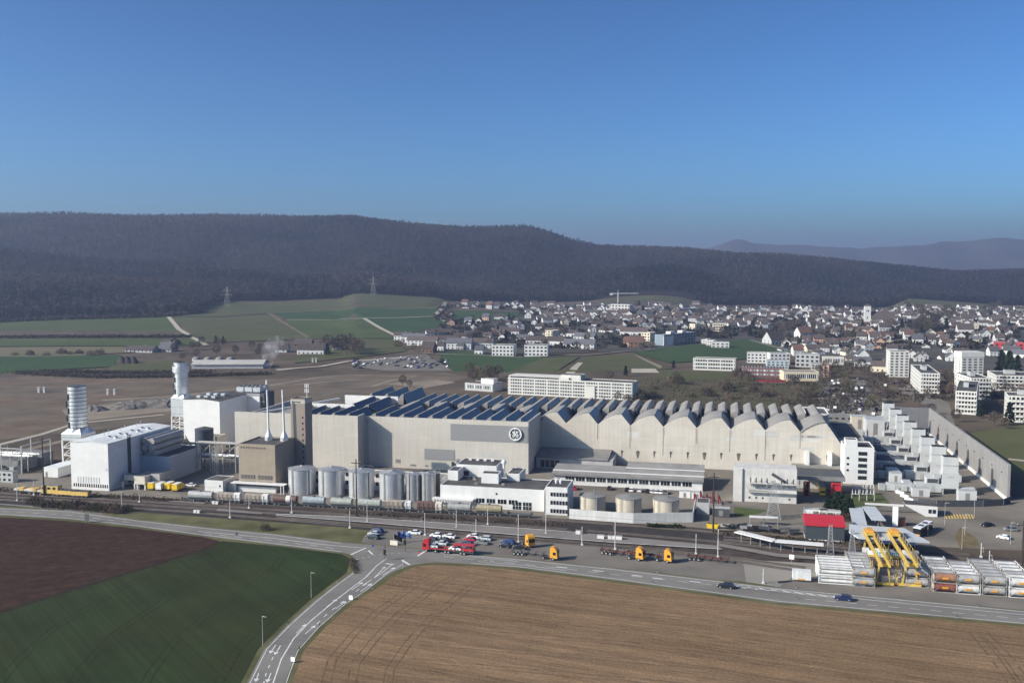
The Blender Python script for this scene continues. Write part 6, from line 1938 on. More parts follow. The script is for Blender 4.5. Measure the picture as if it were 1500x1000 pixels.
# ---- site odds and ends
def rack_heap(u, v, label, n=10):
    x, y = G(u, v); o = thing('scrap_heap', label, 'scrap heap', (x, y, 0), SA, 'heaps of dark scrap by the railway')
    rng = random.Random(u)
    for k in range(n):
        px, py = rng.uniform(-5, 5), rng.uniform(-1.6, 1.6); L = rng.uniform(2, 4); a = rng.uniform(-.5, .5)
        MB().obox((px, py, .5 + rng.uniform(0, 1.1)), (L / 2 * math.cos(a), L / 2 * math.sin(a), rng.uniform(-.2, .2)), (-.4 * math.sin(a), .4 * math.cos(a), 0), (0, 0, rng.uniform(.15, .5))).build('scrap_piece', rng.choice([m_dsteel, m_pipe, m_dsteel, m_tyre]), o)
rack_heap(1070, 774, 'dark scrap heap nearest the lawn with the lattice pylon', 9)
rack_heap(1103, 777, 'widest dark scrap heap, under the white shelters', 16)
rack_heap(1145, 781, 'grey scrap heap nearest the red roofed shed', 9)
for u, v, l in ((1108, 768, 'white canopy table shelter behind the scrap heaps, left one'), (1129, 769, 'white canopy table shelter behind the scrap heaps, right one')):
    x, y = G(u, v); o = thing('open_shelter', l, 'shelter', (x, y, 0), SA, 'white shelters behind the scrap')
    MB().box(-2.4, 2.4, -1, 1.2, 2.6, 2.85).build('roof', m_trim, o)
    for a in (-2.2, 2.2):
        for b in (-.8, 1): MB().box(a - .1, a + .1, b - .1, b + .1, 0, 2.6).build('post', m_steel, o)
cbox(1195, 757, 8, 2.5, 2.6, 'low white container wall behind the red roofed shed, left one', m_white, 'site_container')
cbox(1216, 759, 7, 2.5, 2.6, 'low white container behind the red roofed shed, right one', m_white, 'site_container')
cbox(1056, 757, 6, 3, 3, 'dark site container by the lawn under the lattice pylon', m_dsteel, 'site_container')
x, y = G(1034.5, 773); o = thing('yellow_skip', 'small yellow skip beside the dirt verge', 'skip', (x, y, 0), SA)
MB().xprism([(0, 1.5), (.4, 0), (3.6, 0), (4.2, 1.5)], 0, 1.8).build('tub', PAINT['yellow'], o); MB().box(.1, 4.1, .1, 1.7, 1.5, 1.52).build('load', m_dirt, o)
# red pipe machinery by the tall mast
x, y = G(1037, 738); o = thing('red_pipework', 'dark red pipe manifold beside the three cream tanks', 'pipework', (x, y, 0), SA)
m_dred = mat('oxide_red_paint', (.22, .03, .04), var=.2)
for k in range(5): MB().path([(-5 + k * 2.2, 0, 0), (-5 + k * 2.2, 0, 3 + k % 2), (-5 + k * 2.2, 3, 3 + k % 2), (-4 + k * 2.2, 3, 0)], .28, 8).build('pipe', m_dred, o)
MB().box(-6, 5, -1, 4, 0, .4).build('base', m_grav, o)
for k, (u, v) in enumerate(((1003, 729.5), (1021, 731))):
    cbox(u, v, 4.2, 2.4, 2.6, 'white container beyond the tank farm, %s' % ('next to the last tank' if k == 0 else 'next to the red pipework'), m_white, 'site_container')
# platform roof, footbridge, waiting rail cars
a = Vector(G(1079, 792)); b = Vector(G(1135, 806)); c = Vector(G(1206, 812))
o = thing('platform_canopy', 'long kinked pale platform canopy beside the tracks', 'platform roof', (a.x, a.y, 0))
mb = MB()
for p, q in ((a, b), (b, c)):
    d = q - p; n = Vector((-d.y, d.x)).normalized() * 1.5
    z = 3.0
    P = [(p - n - a), (q - n - a), (q + n - a), (p + n - a)]
    mb.prism([(r.x, r.y) for r in P], z, z + .3)
mb.build('roof', m_trim, o)
for p, q in ((a, b), (b, c)):
    for k in range(4):
        r = p.lerp(q, (k + .5) / 4) - a
        MB().cyl(r.x, r.y, 0, 3.0, .12, n=8).build('post', m_steel, o)
drape('platform', [(1050, 796), (1140, 812), (1215, 818), (1215, 822), (1140, 817), (1050, 801)], m_platform, .4)
# wagons under coal-black cover, fence boxes by the platform
for k, (u, v, w) in enumerate(((880, 789.5, 2.2), (893, 790.2, 1), (903.5, 790.8, 3.4), (847, 783, 1.6))):
    x, y = G(u, v); o = thing('platform_box', 'pale cabinet standing on the grey platform, ' + ('left of the pair', 'smallest', 'widest', 'at the platform head')[k], 'cabinet', (x, y, .35), R(-14), 'pale cabinets on the platform')
    MB().box(-w / 2, w / 2, -.4, .4, 0, 1.2).build('body', m_trim, o); MB().box(-w / 2 - .1, w / 2 + .1, -.5, .5, 1.2, 1.3).build('lid', m_grav, o)
for k, (u, v) in enumerate(((286, 751), (291, 751.5), (313, 738), (318, 738.4))):
    x, y = G(u, v); o = thing('track_cabinet', 'small white trackside cabinet, ' + ('one of the near pair beside the dark track, left', 'one of the near pair beside the dark track, right', 'one of the far pair by the wagons, left', 'one of the far pair by the wagons, right')[k], 'cabinet', (x, y, .02), R(-13), 'trackside cabinets')
    MB().box(-.5, .5, -.35, .35, .1, 1.0).build('body', m_trim, o); MB().box(-.6, .6, -.45, .45, 1.0, 1.08).build('lid', m_trim, o)
# concrete platform slabs left
for k, px in enumerate(([(250, 733.5), (300, 737), (299, 738.8), (248, 735.5)], [(320, 745), (385, 752), (384, 754), (316, 749)])):
    drape('platform', px, m_platform, .3)

# ---- poles
m_pole = mat('pale_mast_steel', (.50, .49, .47), rough=.5, var=.1); m_wood = mat('dark_timber_pole', (.045, .038, .032), var=.2)
POLES = {}
def pole(u, vb, vt, kind, label, group, name=None):
    x, y = G(u, vb); h = zfor(x, y, vt)
    key = kind
    o = thing({'lamp': 'street_lamp', 'cat': 'catenary_mast', 'dark': 'timber_mast', 'flood': 'floodlight_mast', 'sign': 'marker_post'}[kind] if not name else name, label, {'lamp': 'street lamp', 'cat': 'catenary mast', 'dark': 'mast', 'flood': 'floodlight mast', 'sign': 'marker post'}[kind], (x, y, 0), R(-14), group)
    if kind == 'lamp':
        MB().tube((0, 0, 0), (0, 0, h), .09, 8, r2=.05).build('post', m_pipe, o)
        MB().beam((0, 0, h), (.9, -.4, h + .12), .1).build('arm', m_pole, o)
        MB().box(.75, 1.3, -.62, -.32, h + .05, h + .16).build('lamp_head', m_steel, o)
    elif kind == 'cat':
        MB().tube((0, 0, 0), (0, 0, h), .17, 8, r2=.13).build('post', m_pole, o)
        MB().beam((0, 0, h - 1.2), (0, -3, h - .7), .1).build('bracket', m_pole, o)
        MB().beam((0, 0, h - 2.8), (0, -3, h - 1.9), .07).build('strut', m_steel, o)
        MB().lathe(0, -3, [(.06, h - 1.9), (.12, h - 1.7), (.06, h - 1.5), (.12, h - 1.3), (.05, h - .8)], 6).build('insulator', m_brown, o)
        MB().box(-.35, .35, -.35, .35, 0, .5).build('base', m_concrete, o)
    elif kind == 'dark':
        MB().tube((0, 0, 0), (0, 0, h), .32, 10, r2=.17).build('post', m_wood, o)
        MB().box(-1.8, 1.8, -.1, .1, h - 1.6, h - 1.35).build('crossarm', m_wood, o)
        for x_ in (-1.6, 0, 1.6): MB().lathe(x_, 0, [(.08, h - 1.34), (.15, h - 1.2), (.05, h - .9)], 6).build('insulator', m_pipe, o)
    elif kind == 'flood':
        MB().tube((0, 0, 0), (0, 0, h), .16, 8, r2=.1).build('post', m_pole, o)
        MB().box(-.9, .9, -.2, .2, h - .1, h + .2).build('floodlight', m_steel, o)
    else:
        MB().tube((0, 0, 0), (0, 0, h), .07, 6).build('post', m_pole, o); MB().box(-.12, .12, -.12, .12, h - .5, h).build('reflector', m_dsteel, o)
    return o
CG = 'catenary masts along the railway'
cats = [(25.4, 733, 709), (50, 725, 703), (178.6, 742, 718.5), (204.5, 735, 710), (218, 712, 689), (337, 758, 733.5), (365, 744, 729), (427.5, 751, 727.5), (512.6, 773, 747), (538, 764, 732), (622.6, 783.6, 751), (668.6, 773, 747), (697.4, 786, 760), (714.6, 768, 744), (759.4, 794, 753), (799.6, 782, 753), (852.6, 798, 771), (901, 804, 763), (1019.4, 811, 782), (1051.6, 816, 775), (1118, 854, 832), (1449, 829, 806), (1437, 816, 795)]
near = {25.4: 'by the head of the yellow train', 50: 'behind the yellow train', 178.6: 'at the end of the leafless shrubs', 204.5: 'before the control cabin', 218: 'beside the control cabin', 337: 'at the grass strip end of the platform', 365: 'below the pump hut', 427.5: 'before the first silo', 512.6: 'at the car park end of the grass strip', 538: 'beside the tall dark mast', 622.6: 'behind the red transporter truck', 668.6: 'below the filling house on the platform', 697.4: 'behind the red hatchback', 714.6: 'at the tail of the goods train', 759.4: 'behind the lone blue estate car', 799.6: 'below the office annex', 852.6: 'at the head of the dark platform', 901: 'in the middle of the car park fence', 1019.4: 'behind the last lone trailer', 1051.6: 'at the end of the grey platform', 1118: 'standing free on the pale yard', 1449: 'behind the grey tank container stack', 1437: 'between station and tank containers'}
for u, vb, vt in cats:
    pole(u, vb, vt, 'cat', 'pale catenary mast ' + near[u], CG)
pole(64.6, 726, 640, 'dark', 'very tall dark timber mast with crossarm before the white turbine hall', 'tall dark masts')
pole(522.4, 756, 672, 'dark', 'very tall dark mast in front of the third silo', 'tall dark masts')
pole(1044.6, 780, 692, 'dark', 'very tall dark mast beside the cream tanks and red pipework', 'tall dark masts')
pole(1497, 829, 762, 'dark', 'tall grey mast at the frame edge beside the tank containers', 'tall dark masts')
for u, vb, vt, l in ((456, 875, 838, 'thin street lamp on the wheat field edge, farther one'), (385, 945, 902, 'thin street lamp on the wheat field edge, nearer one'), (1359, 784, 767, 'short street lamp beside the waiting bus'), (1383.6, 768, 736, 'street lamp left of the yellow hatching'), (1413, 784, 753, 'street lamp over the autumn planting'), (1409, 804, 772, 'street lamp at the planted island tip'), (1427, 758, 727, 'street lamp before the dark yard fence'), (1480, 797, 765, 'street lamp on the far right car park'), (590, 832, 822, 'short lamp at the junction')):
    pole(u, vb, vt, 'lamp', l, 'street lamps')
# road delineators
for i, (u, v) in enumerate(((420.5, 914), (493, 853), (583, 861 - 5), (546, 862), (468, 917), (438.5, 951), (715, 825), (963, 838), (956, 855), (1166, 861), (1167, 877), (1402, 905), (1432, 888), (566, 816), (517, 833))):
    pole(u, v, v - 4.6, 'sign', 'white roadside marker post ' + ('left of the side road, near the lower lamp', 'left of the side road near the junction', 'right of the side road by the junction bend', 'right of the side road, upper', 'right of the side road, middle', 'right of the side road, lower', 'on the stubble edge right of the junction', 'on the car park verge below the trucks', 'on the stubble edge below the trucks', 'on the verge left of the dark blue moving car', 'on the stubble edge left of the dark blue moving car', 'on the stubble edge near the frame side', 'on the verge below the tank containers', 'on the junction island', 'at the wheat field corner')[i], 'roadside marker posts')
# traffic signals, signs and flags at the junction
def signal(u, vb, vt, label):
    x, y = G(u, vb); h = zfor(x, y, vt); o = thing('traffic_light', label, 'traffic light', (x, y, .04), R(-20), 'traffic lights at the junction')
    MB().tube((0, 0, 0), (0, 0, h), .1, 8).build('post', m_dsteel, o)
    MB().box(-.35, .35, -.3, 0, h * .35, h * .35 + 1.5).build('signal_head', m_black, o)
    for k in range(3): MB().tube((0, -.36, h * .35 + .3 + k * .45), (0, -.3, h * .35 + .3 + k * .45), .14, 8).build('lens', m_tyre, o)
signal(564, 820, 797, 'tall traffic light on the junction island')
signal(593.5, 809, 776, 'tall traffic light post beside the blue flags')
def board(u, vb, vt, w, label, col, two=False, name='road_sign', h=None):
    x, y = G(u, vb); zt = zfor(x, y, vt); o = thing(name, label, 'road sign', (x, y, .04), R(-20))
    hh = h or w
    MB().box(-w / 2, w / 2, -.06, .06, zt - hh, zt).build('panel', col, o)
    for x_ in ((-w * .35, w * .35) if two else (0,)): MB().cyl(x_, .1, 0, zt - .1, .07, n=6).build('post', m_steel, o)
    return o
board(127.5, 765, 752.5, 1.8, 'dark backed road sign at the ploughed field edge', m_dsteel, True, h=2.4)
board(347, 791, 779, .9, 'small dark backed road sign on the wheat edge of the main road', m_dsteel, h=1.2)
board(514, 878, 872, 1.1, 'square white sign board on the stubble edge of the side road', m_logo)
board(429, 970, 962, 1.0, 'cross shaped white signpost at the lower stubble corner', m_logo)
board(546.5, 806, 797.5, .7, 'small blue and white road sign at the car park entrance', PAINT['blue'])
board(614, 813, 808, .5, 'small red and white marker sign at the stop line', PAINT['red'])
board(577, 798, 791.5, 2.6, 'cream information board at the car park entrance', m_beige, True, h=1.5)
board(1159.5, 823, 812, 1.4, 'square white rail sign at the corner of the pale yard', m_logo)
def flag(u, vb, vt, c, label):
    x, y = G(u, vb); h = zfor(x, y, vt); o = thing('flag', label, 'flag', (x, y, 0), R(10), 'flags at the car park entrance')
    MB().cyl(0, 0, 0, h, .06, n=6).build('pole', m_pole, o)
    n = 6; mb = MB()
    vs = []
    for i in range(n + 1):
        x_ = i * .45; yy = .18 * math.sin(i * 1.3)
        vs += [(x_ + .06, yy, h - .1 - i * .25), (x_ + .06, yy, h - 1.7 - i * .22)]
    mb.add(vs, [(2 * i, 2 * i + 1, 2 * i + 3, 2 * i + 2) for i in range(n)])
    mb.build('cloth', c, o)
flag(582, 795, 777, PAINT['blue'], 'blue flag left of the entrance board')
flag(590, 794, 776, paint('pale_blue_cloth', (.25, .42, .75), .8), 'pale blue flag right of the entrance board')
flag(577, 796, 781, PAINT['black'], 'dark drooping flag beside the blue one')
# lattice pylons
def pylon(loc, h, wb, label, mt, group=None, arms=((.82, 3.2), (.93, 2.4)), name='lattice_pylon', n=8, bw=.16):
    o = thing(name, label, 'pylon', loc, R(-13), group)
    mb = MB()
    wd = lambda z: wb * (1 - z / h) ** 1.15 + .35
    for a in (-1, 1):
        for b in (-1, 1):
            for k in range(n):
                z0, z1 = h * k / n, h * (k + 1) / n
                mb.beam((a * wd(z0), b * wd(z0), z0), (a * wd(z1), b * wd(z1), z1), bw)
    for k in range(n):
        z0, z1 = h * k / n, h * (k + 1) / n
        for a in (-1, 1):
            mb.beam((a * wd(z0), -wd(z0), z0), (a * wd(z1), wd(z1), z1), bw * .6); mb.beam((a * wd(z0), wd(z0), z0), (a * wd(z1), -wd(z1), z1), bw * .6)
            mb.beam((-wd(z0), a * wd(z0), z0), (wd(z1), a * wd(z1), z1), bw * .6); mb.beam((wd(z0), a * wd(z0), z0), (-wd(z1), a * wd(z1), z1), bw * .6)
    mb.build('tower', mt, o)
    for f_, l_ in arms:
        m2 = MB().beam((-l_, 0, h * f_), (l_, 0, h * f_), bw * 1.3); m2.beam((-l_, 0, h * f_), (0, 0, h * f_ + l_ * .25), bw); m2.beam((l_, 0, h * f_), (0, 0, h * f_ + l_ * .25), bw)
        m2.build('crossarm', mt, o)
        for x in (-l_, l_): MB().lathe(x, 0, [(.08, h * f_ - 1.2), (.18, h * f_ - .9), (.08, h * f_ - .6), (.16, h * f_ - .3), (.05, h * f_)], 6).build('insulator', m_pipe, o)
    return o
x, y = G(1133, 759); pylon((x, y, 0), zfor(x, y, 703), 2.0, 'grey lattice pylon standing before the pale switchgear house', m_steel, arms=((.9, 2.4),))
for u0, vb, vt, l in ((1216, 812, 768, 'slim lattice catenary portal mast before the red roofed shed'), (1248, 832 - 20, 775, 'slim lattice mast beside the station sign wall')):
    x, y = G(u0, vb); pylon((x, y, 0), zfor(x, y, vt), .7, l, m_steel, 'lattice masts by the tracks', arms=(), bw=.12)
for u0, vb, vt, l in ((333, 449, 420, 'far lattice pylon on the olive pasture below the wood'), (547, 433, 405, 'far lattice pylon at the wood edge above the green fields')):
    p = GT(u0, vb); pylon(tuple(p), zfor(p.x, p.y, vt) - p.z, 4, l, m_pipe, 'far power line pylons', arms=((.6, 9), (.82, 7)), n=6, bw=.15)
# mast on the ridge, crane in the town
u_, y_ = 683, YR; x_ = (u_ - 750) / F * YR; z_ = hzs(x_, YR)
o = thing('radio_mast', 'thin radio mast rising from the wooded ridge', 'mast', (x_, y_, z_)); MB().tube((0, 0, 0), (0, 0, 38), 1.0, 6, r2=.4).build('shaft', m_steel, o); MB().box(-1.6, 1.6, -1.6, 1.6, 24, 27).build('platform', m_steel, o)
p = GT(905, 452); hcr = zfor(p.x, p.y, 430) - p.z
o = thing('tower_crane', 'white tower crane over the upper town', 'tower crane', tuple(p)); MB().box(-.8, .8, -.8, .8, 0, hcr).build('mast', m_trim, o)
MB().box(-14, 36, -.45, .45, hcr, hcr + .9).build('jib', m_trim, o); MB().box(-14, -9, -1.2, 1.2, hcr - 2.5, hcr).build('counterweight', m_trim, o); MB().beam((0, 0, hcr + 1.3), (0, 0, hcr + 6), .8).build('apex', m_trim, o)

# overhead line: masts carry one contact wire and one messenger wire per track
m_wire = mat('copper_wire', (.05, .045, .04), var=.1)
for px, l in (([(-60, 727), (25, 733), (178.6, 742), (337, 758), (512.6, 773), (668.6, 773 + 7), (759.4, 794), (901, 804), (1051.6, 816)], 'contact wire pair over the near tracks along the car park'), ([(204.5, 735), (365, 744), (538, 764), (714.6, 768), (799.6, 782), (1019.4, 811 - 12)], 'contact wire pair over the far tracks along the goods train')):
    P = [G(*q) for q in px]
    o = thing('overhead_wire', l, 'wire', (*P[0], 0)); q0 = P[0]
    for z_, nm_ in ((5.6, 'contact_wire'), (7.0, 'messenger_wire')):
        mb = MB()
        for a, b in zip(P[:-1], P[1:]): mb.tube((a[0] - q0[0], a[1] - q0[1], z_), (b[0] - q0[0], b[1] - q0[1], z_), .03, 4)
        mb.build(nm_, m_wire, o)
# ------------------------------------------------------------------ office slab, blocks of flats, school, houses
m_flat = mat('cream_render', (0.60, 0.585, 0.54), var=.05, scale=.2, streak=.06)
m_roof_d = mat('dark_brown_tiles', (0.080, 0.063, 0.057), var=.25, scale=.6, rnd=.3)
m_roof_r = mat('red_brown_tiles', (0.12, 0.068, 0.052), var=.25, scale=.6, rnd=.3)
m_roof_g = mat('slate_grey_roof', (0.10, 0.10, 0.11), var=.2, scale=.6, rnd=.3)
m_house = {'white': mat('white_house_wall', (0.60, 0.59, 0.57), var=.06, scale=.4), 'cream': mat('cream_house_wall', (0.62, 0.55, 0.42), var=.06, scale=.4),
           'grey': mat('grey_house_wall', (0.42, 0.42, 0.41), var=.06, scale=.4), 'salmon': mat('salmon_house_wall', (0.55, 0.34, 0.25), var=.06, scale=.4), 'brown': mat('timber_house_wall', (.16, .10, .07), var=.15, scale=.6)}
RF = {'dark': m_roof_d, 'red': m_roof_r, 'grey': m_roof_g}

def window_strip(root, x0, x1, z0, z1, mulls, mm):
    """a ribbon window: one folded sheet of panes with proud mullions"""
    prof = [(x0, -.05)]; kinds = []
    for x, w, pr in mulls:
        prof += [(x - w / 2, -.05), (x - w / 2, -pr), (x + w / 2, -pr), (x + w / 2, -.05)]; kinds += [0, 1, 1, 1]
    prof.append((x1, -.05)); kinds.append(0)
    mb = MB(); n = len(prof)
    mb.add([(x, y, z0) for x, y in prof] + [(x, y, z1) for x, y in prof], [])
    for i, k in enumerate(kinds):
        mb.f.append([i, i + 1, n + i + 1, n + i]); mb.m.append(k)
    return mb.build('window_band', [m_win, mm], root)
def slab(u0, vb0, u1, vb1, vt, depth, label, wall=None, roof=None, bands=4, bays=12, cat='block of flats', name='apartment_block', side=True, style='win', plinth=.12):
    """a flat roofed block whose front runs between two ground pixels"""
    a = GT(u0, vb0); b = GT(u1, vb1)
    an = math.atan2(b.y - a.y, b.x - a.x); W = (b.xy - a.xy).length
    z0 = min(a.z, b.z) - .5
    h = max(zfor(a.x, a.y, vt[0] if isinstance(vt, tuple) else vt) - z0, 3)
    o = thing(name, label, cat, (a.x, a.y, z0), an)
    block(o, 0, W, 0, depth, 0, h, wall or m_flat, roof or m_dark, .5)
    fh = (h - 1.0) / bands
    if style == 'band':
        for k in range(bands):
            window_strip(o, .6, W - .6, 1.0 + k * fh + fh * .28, 1.0 + k * fh + fh * .78, [(.6 + (W - 1.2) * (i + .5) / (bays * 2), .35 if i % 5 else 1.0, .13) for i in range(bays * 2)], m_trim)
    elif style == 'balcony':
        for k in range(bands):
            window_strip(o, .8, W - .5, .8 + k * fh + fh * .42, .8 + k * fh + fh * .92, [(.8 + (W - 1.3) * (i + .5) / bays, W / bays * .32, .3) for i in range(bays)], wall or m_flat)
            MB().box(.5, W - .2, -1.1, -.9, .8 + k * fh - .05, .8 + k * fh + fh * .36).box(.5, W - .2, -.9, -.01, .8 + k * fh - .05, .8 + k * fh + .12).build('balcony', wall or m_flat, o)
    else:
        windows(o, [(W * (i + .5) / bays - W / bays * .27, 0, .9 + k * fh + fh * .28) for k in range(bands) for i in range(bays)], W / bays * .54, fh * .48)
    if side:
        n = max(1, int(depth / 5))
        windows(o, [(0, depth * (i + .5) / n - .5, 1 + k * fh + fh * .35) for k in range(bands) for i in range(n)], 1.0, fh * .42, 'X')
    return o, W, h
# long white office building behind the factory
o, W, h = slab(744, 577, 926, 586.5, 553.5, 15, 'long white office building with four rows of ribbon windows behind the factory roofs', bands=5, bays=24, style='band', name='office_building', cat='office building', side=False)
x0 = W * .43
block(o, x0, x0 + 14, 2, 13, h + .13, h + 3.4, m_flat, m_dark, .3, ('stair_head', 'stair_head_roof'))
MB().box(.5, W * .5, .5, 14, h + .13, h + 2.0).build('top_storey', m_flat, o)
f_ = MB().box(1.5, W * .42, .42, .5, h + .6, h + 1.5).build('window_band', m_win, o)
MB().box(W * .64, W * .71, -.7, 0, 0, h - 3).build('stair_tower', m_flat, o)
# apartments, right
def flats(u0, vb0, u1, vb1, vt, ul, label, bands, bays, style='balcony'):
    a = GT(u0, vb0); b = GT(u1, vb1)
    fr_ = Fr((a.x, a.y), math.degrees(math.atan2(b.y - a.y, b.x - a.x)))
    d = abs(fr_.t_at(ul, 0, 8))
    d = min(max(d, 9), 60)
    o, W, h = slab(u0, vb0, u1, vb1, vt, d, label, bands=bands, bays=bays, style=style)
    block(o, W * .3, W * .55, d * .4, d * .6, h + .13, h + 2.8, m_grend, m_grav, .1, ('lift_head', 'lift_head_roof'))
    return o
flats(1398.5, 606, 1430, 608, 573, 1372, 'six storey white slab of flats nearest the noise wall', 5, 6)
flats(1347.5, 576, 1376, 577, 547, 1326.5, 'white slab of flats with balconies left of the two near slabs', 5, 6)
flats(1421, 585, 1451, 585.5, 554, 1398, 'white slab of flats behind the one nearest the noise wall', 5, 6)
flats(1458, 572, 1520, 574, 550, 1446, 'long low white slab of flats at the frame edge, farther one', 4, 10)
flats(1475, 618, 1530, 621, 580, 1471, 'white slab of flats with a dark conifer before it at the frame edge', 5, 8)
slab(1302.5, 552, 1331, 552.5, 515, 13, 'cream residential tower left of the white slabs', bands=9, bays=4, name='residential_tower', cat='tower block')
o, W, h = slab(1408, 552, 1440, 552, 517, 13, 'greenish white residential tower with taller cap beside the dark conifers', bands=9, bays=4, name='residential_tower', cat='tower block')
MB().box(-.3, W + .3, -.3, 13.3, h - 3.4, h + .8).build('cap_storey', m_flat, o)
# mid-distance buildings
slab(1015, 541.5, 1077, 543.5, 525, 12, 'long white school building on the meadow', bands=3, bays=8, style='band', name='school_building', cat='school')
m_maroon = mat('maroon_cladding', (.17, .075, .075), var=.1, scale=.3)
o, W, h = slab(1086, 551, 1148, 553, 539, 16, 'maroon clad school hall with saw edged roof line', m_maroon, m_grav, 2, 14, 'school', 'school_hall', False, 'band')
for k in range(14): MB().xprism([(W * k / 14, h + .5), (W * (k + .5) / 14, h + 1.6), (W * (k + 1) / 14, h + .5)], 0, 12).build('roof_light', m_grav, o)
x, y = G(1107, 560); o = thing('red_stand', 'low red barrier wall in front of the maroon school hall', 'barrier', (x, y, 0), R(-8)); L = G(1152, 561)[0] - x
MB().box(0, L, 0, .6, 0, 2.2).build('panel', m_dred, o); MB().box(-.3, L + .3, -.3, .9, 0, .3).build('base', m_grav, o)
slab(1148, 558, 1199, 558.5, 545, 16, 'cream sports hall with big glazed front', mat('cream_hall', (.62, .52, .38), var=.05), m_grav, 1, 8, 'sports hall', 'sports_hall', False, 'band')
slab(1205, 552.5, 1214, 553, 536, 10, 'small salmon coloured tower house beside the sports hall', m_house['salmon'], m_grav, 4, 1, 'house', 'tower_house', False)
slab(1188, 549, 1204.5, 549.5, 533, 12, 'grey block adjoining the salmon tower house', m_grend, m_grav, 4, 3, 'building', 'grey_block', False)
for u0, vb, u1, vt, lb, w_ in ((1094, 531.5, 1122, 517, 'white three storey villa block left of two others above the school', m_house['white']), (1128, 534, 1157, 518, 'white terraced flats in the middle above the maroon hall', m_house['white']), (1123, 540, 1155, 528.5, 'pale blue flats directly behind the maroon hall', mat('pale_blue_wall', (.45, .50, .53), var=.05)),
                              (1165, 538, 1200, 519, 'grey white stepped flats behind the sports hall', m_house['grey'])):
    slab(u0, vb, u1, vb + .6, vt, 12, lb, w_, m_grav, 3, 5, style='win')
slab(960, 505.5, 972, 507, 492.5, 14, 'sunlit white end block of the long shaded flats', m_house['white'], m_grav, 4, 2, side=False)
o, W, h = slab(972.5, 507, 1018, 502, 491, 12, 'long white flats, shade painted blue grey, facing the green meadow', mat('shaded_white_wall', (.22, .27, .31), var=.06), m_grav, 4, 10, style='balcony', side=False)  # white slab; the blue grey wall colour stands in for shade on its front
for k in (.25, .62): MB().box(W * k, W * k + 9, 2, 8, h + .5, h + 3).build('roof_box', m_trim, o)
for u0, vb, u1, vt, lb in ((1027, 504.5, 1036, 497.5, 'small white row house, first of three stepping down to the meadow'), (1034, 507, 1045, 499, 'small white row house, second of three stepping down to the meadow'), (1042, 510, 1068, 501.5, 'widest white row house at the meadow edge')):
    slab(u0, vb, u1, vb + .3, vt, 10, lb, m_house['white'], m_grav, 2, 4)
for u0, u1, lb in ((720.5, 752, 'white cube of flats with dark balcony slots beside the meadow, left one'), (768, 802, 'white cube of flats with dark balcony slots beside the meadow, right one')):
    slab(u0, 522, u1, 523, 506, 16, lb, m_house['white'], m_dark, 3, 6)
slab(939, 500, 952, 500.5, 487, 12, 'cream cube shaped house left of the long flats', m_house['cream'], m_grav, 3, 3)
slab(799, 496, 809, 497, 484, 12, 'cream house with balcony stacks between the dark roofs', m_house['cream'], m_grav, 3, 2, style='balcony')
for u0, vb, u1, vt, lb in ((893, 459, 922, 446, 'pale terraced apartment building below the tower crane'), (995, 459, 1020, 453, 'long pale flat roofed building below the meadow patch'), (1183, 455.5, 1221, 449.5, 'bright white long flats at the foot of the wood'), (1043, 486, 1060, 474, 'tiered cream flats in the middle of the town'), (1018, 484, 1034, 475, 'tiered grey flats left of the cream tiered flats')):
    slab(u0, vb, u1, vb + .3, vt, 12, lb, m_house['white'] if 'white' in lb else m_house['cream'] if 'cream' in lb else m_flat, m_grav, 3, 6, style='balcony')
o, W, h = slab(1456, 512, 1500, 514, 502, 22, 'bright red flat roofed hall among the far right houses', mat('bright_red_wall', (.50, .045, .05), var=.06), m_grav, 2, 5, 'hall', 'red_hall', False, 'win')
slab(1205, 537 - 3, 1236, 535, 523, 6, 'long pale parade of shops at the town edge', m_flat, m_grav, 1, 6, style='band', name='shop_row', cat='shops')
o, W, h = slab(681, 571, 722, 574, 561, 14, 'brown roofed pavilion with white upper box behind the factory', m_house['grey'], m_roof_r, 1, 8, 'pavilion', 'pavilion', False, 'band')
block(o, W * .5, W * .95, 3, 9, h + .13, h + 3.6, m_trim, m_grav, .2, ('upper_box', 'upper_box_roof'))
x, y = G(1283, 572); slab(1212, 616, 1249, 617, 609.5, 10, 'long low canopy roof beside the factory car park', m_grav, m_grav, 1, 4, 'shelter', 'parking_canopy', False)

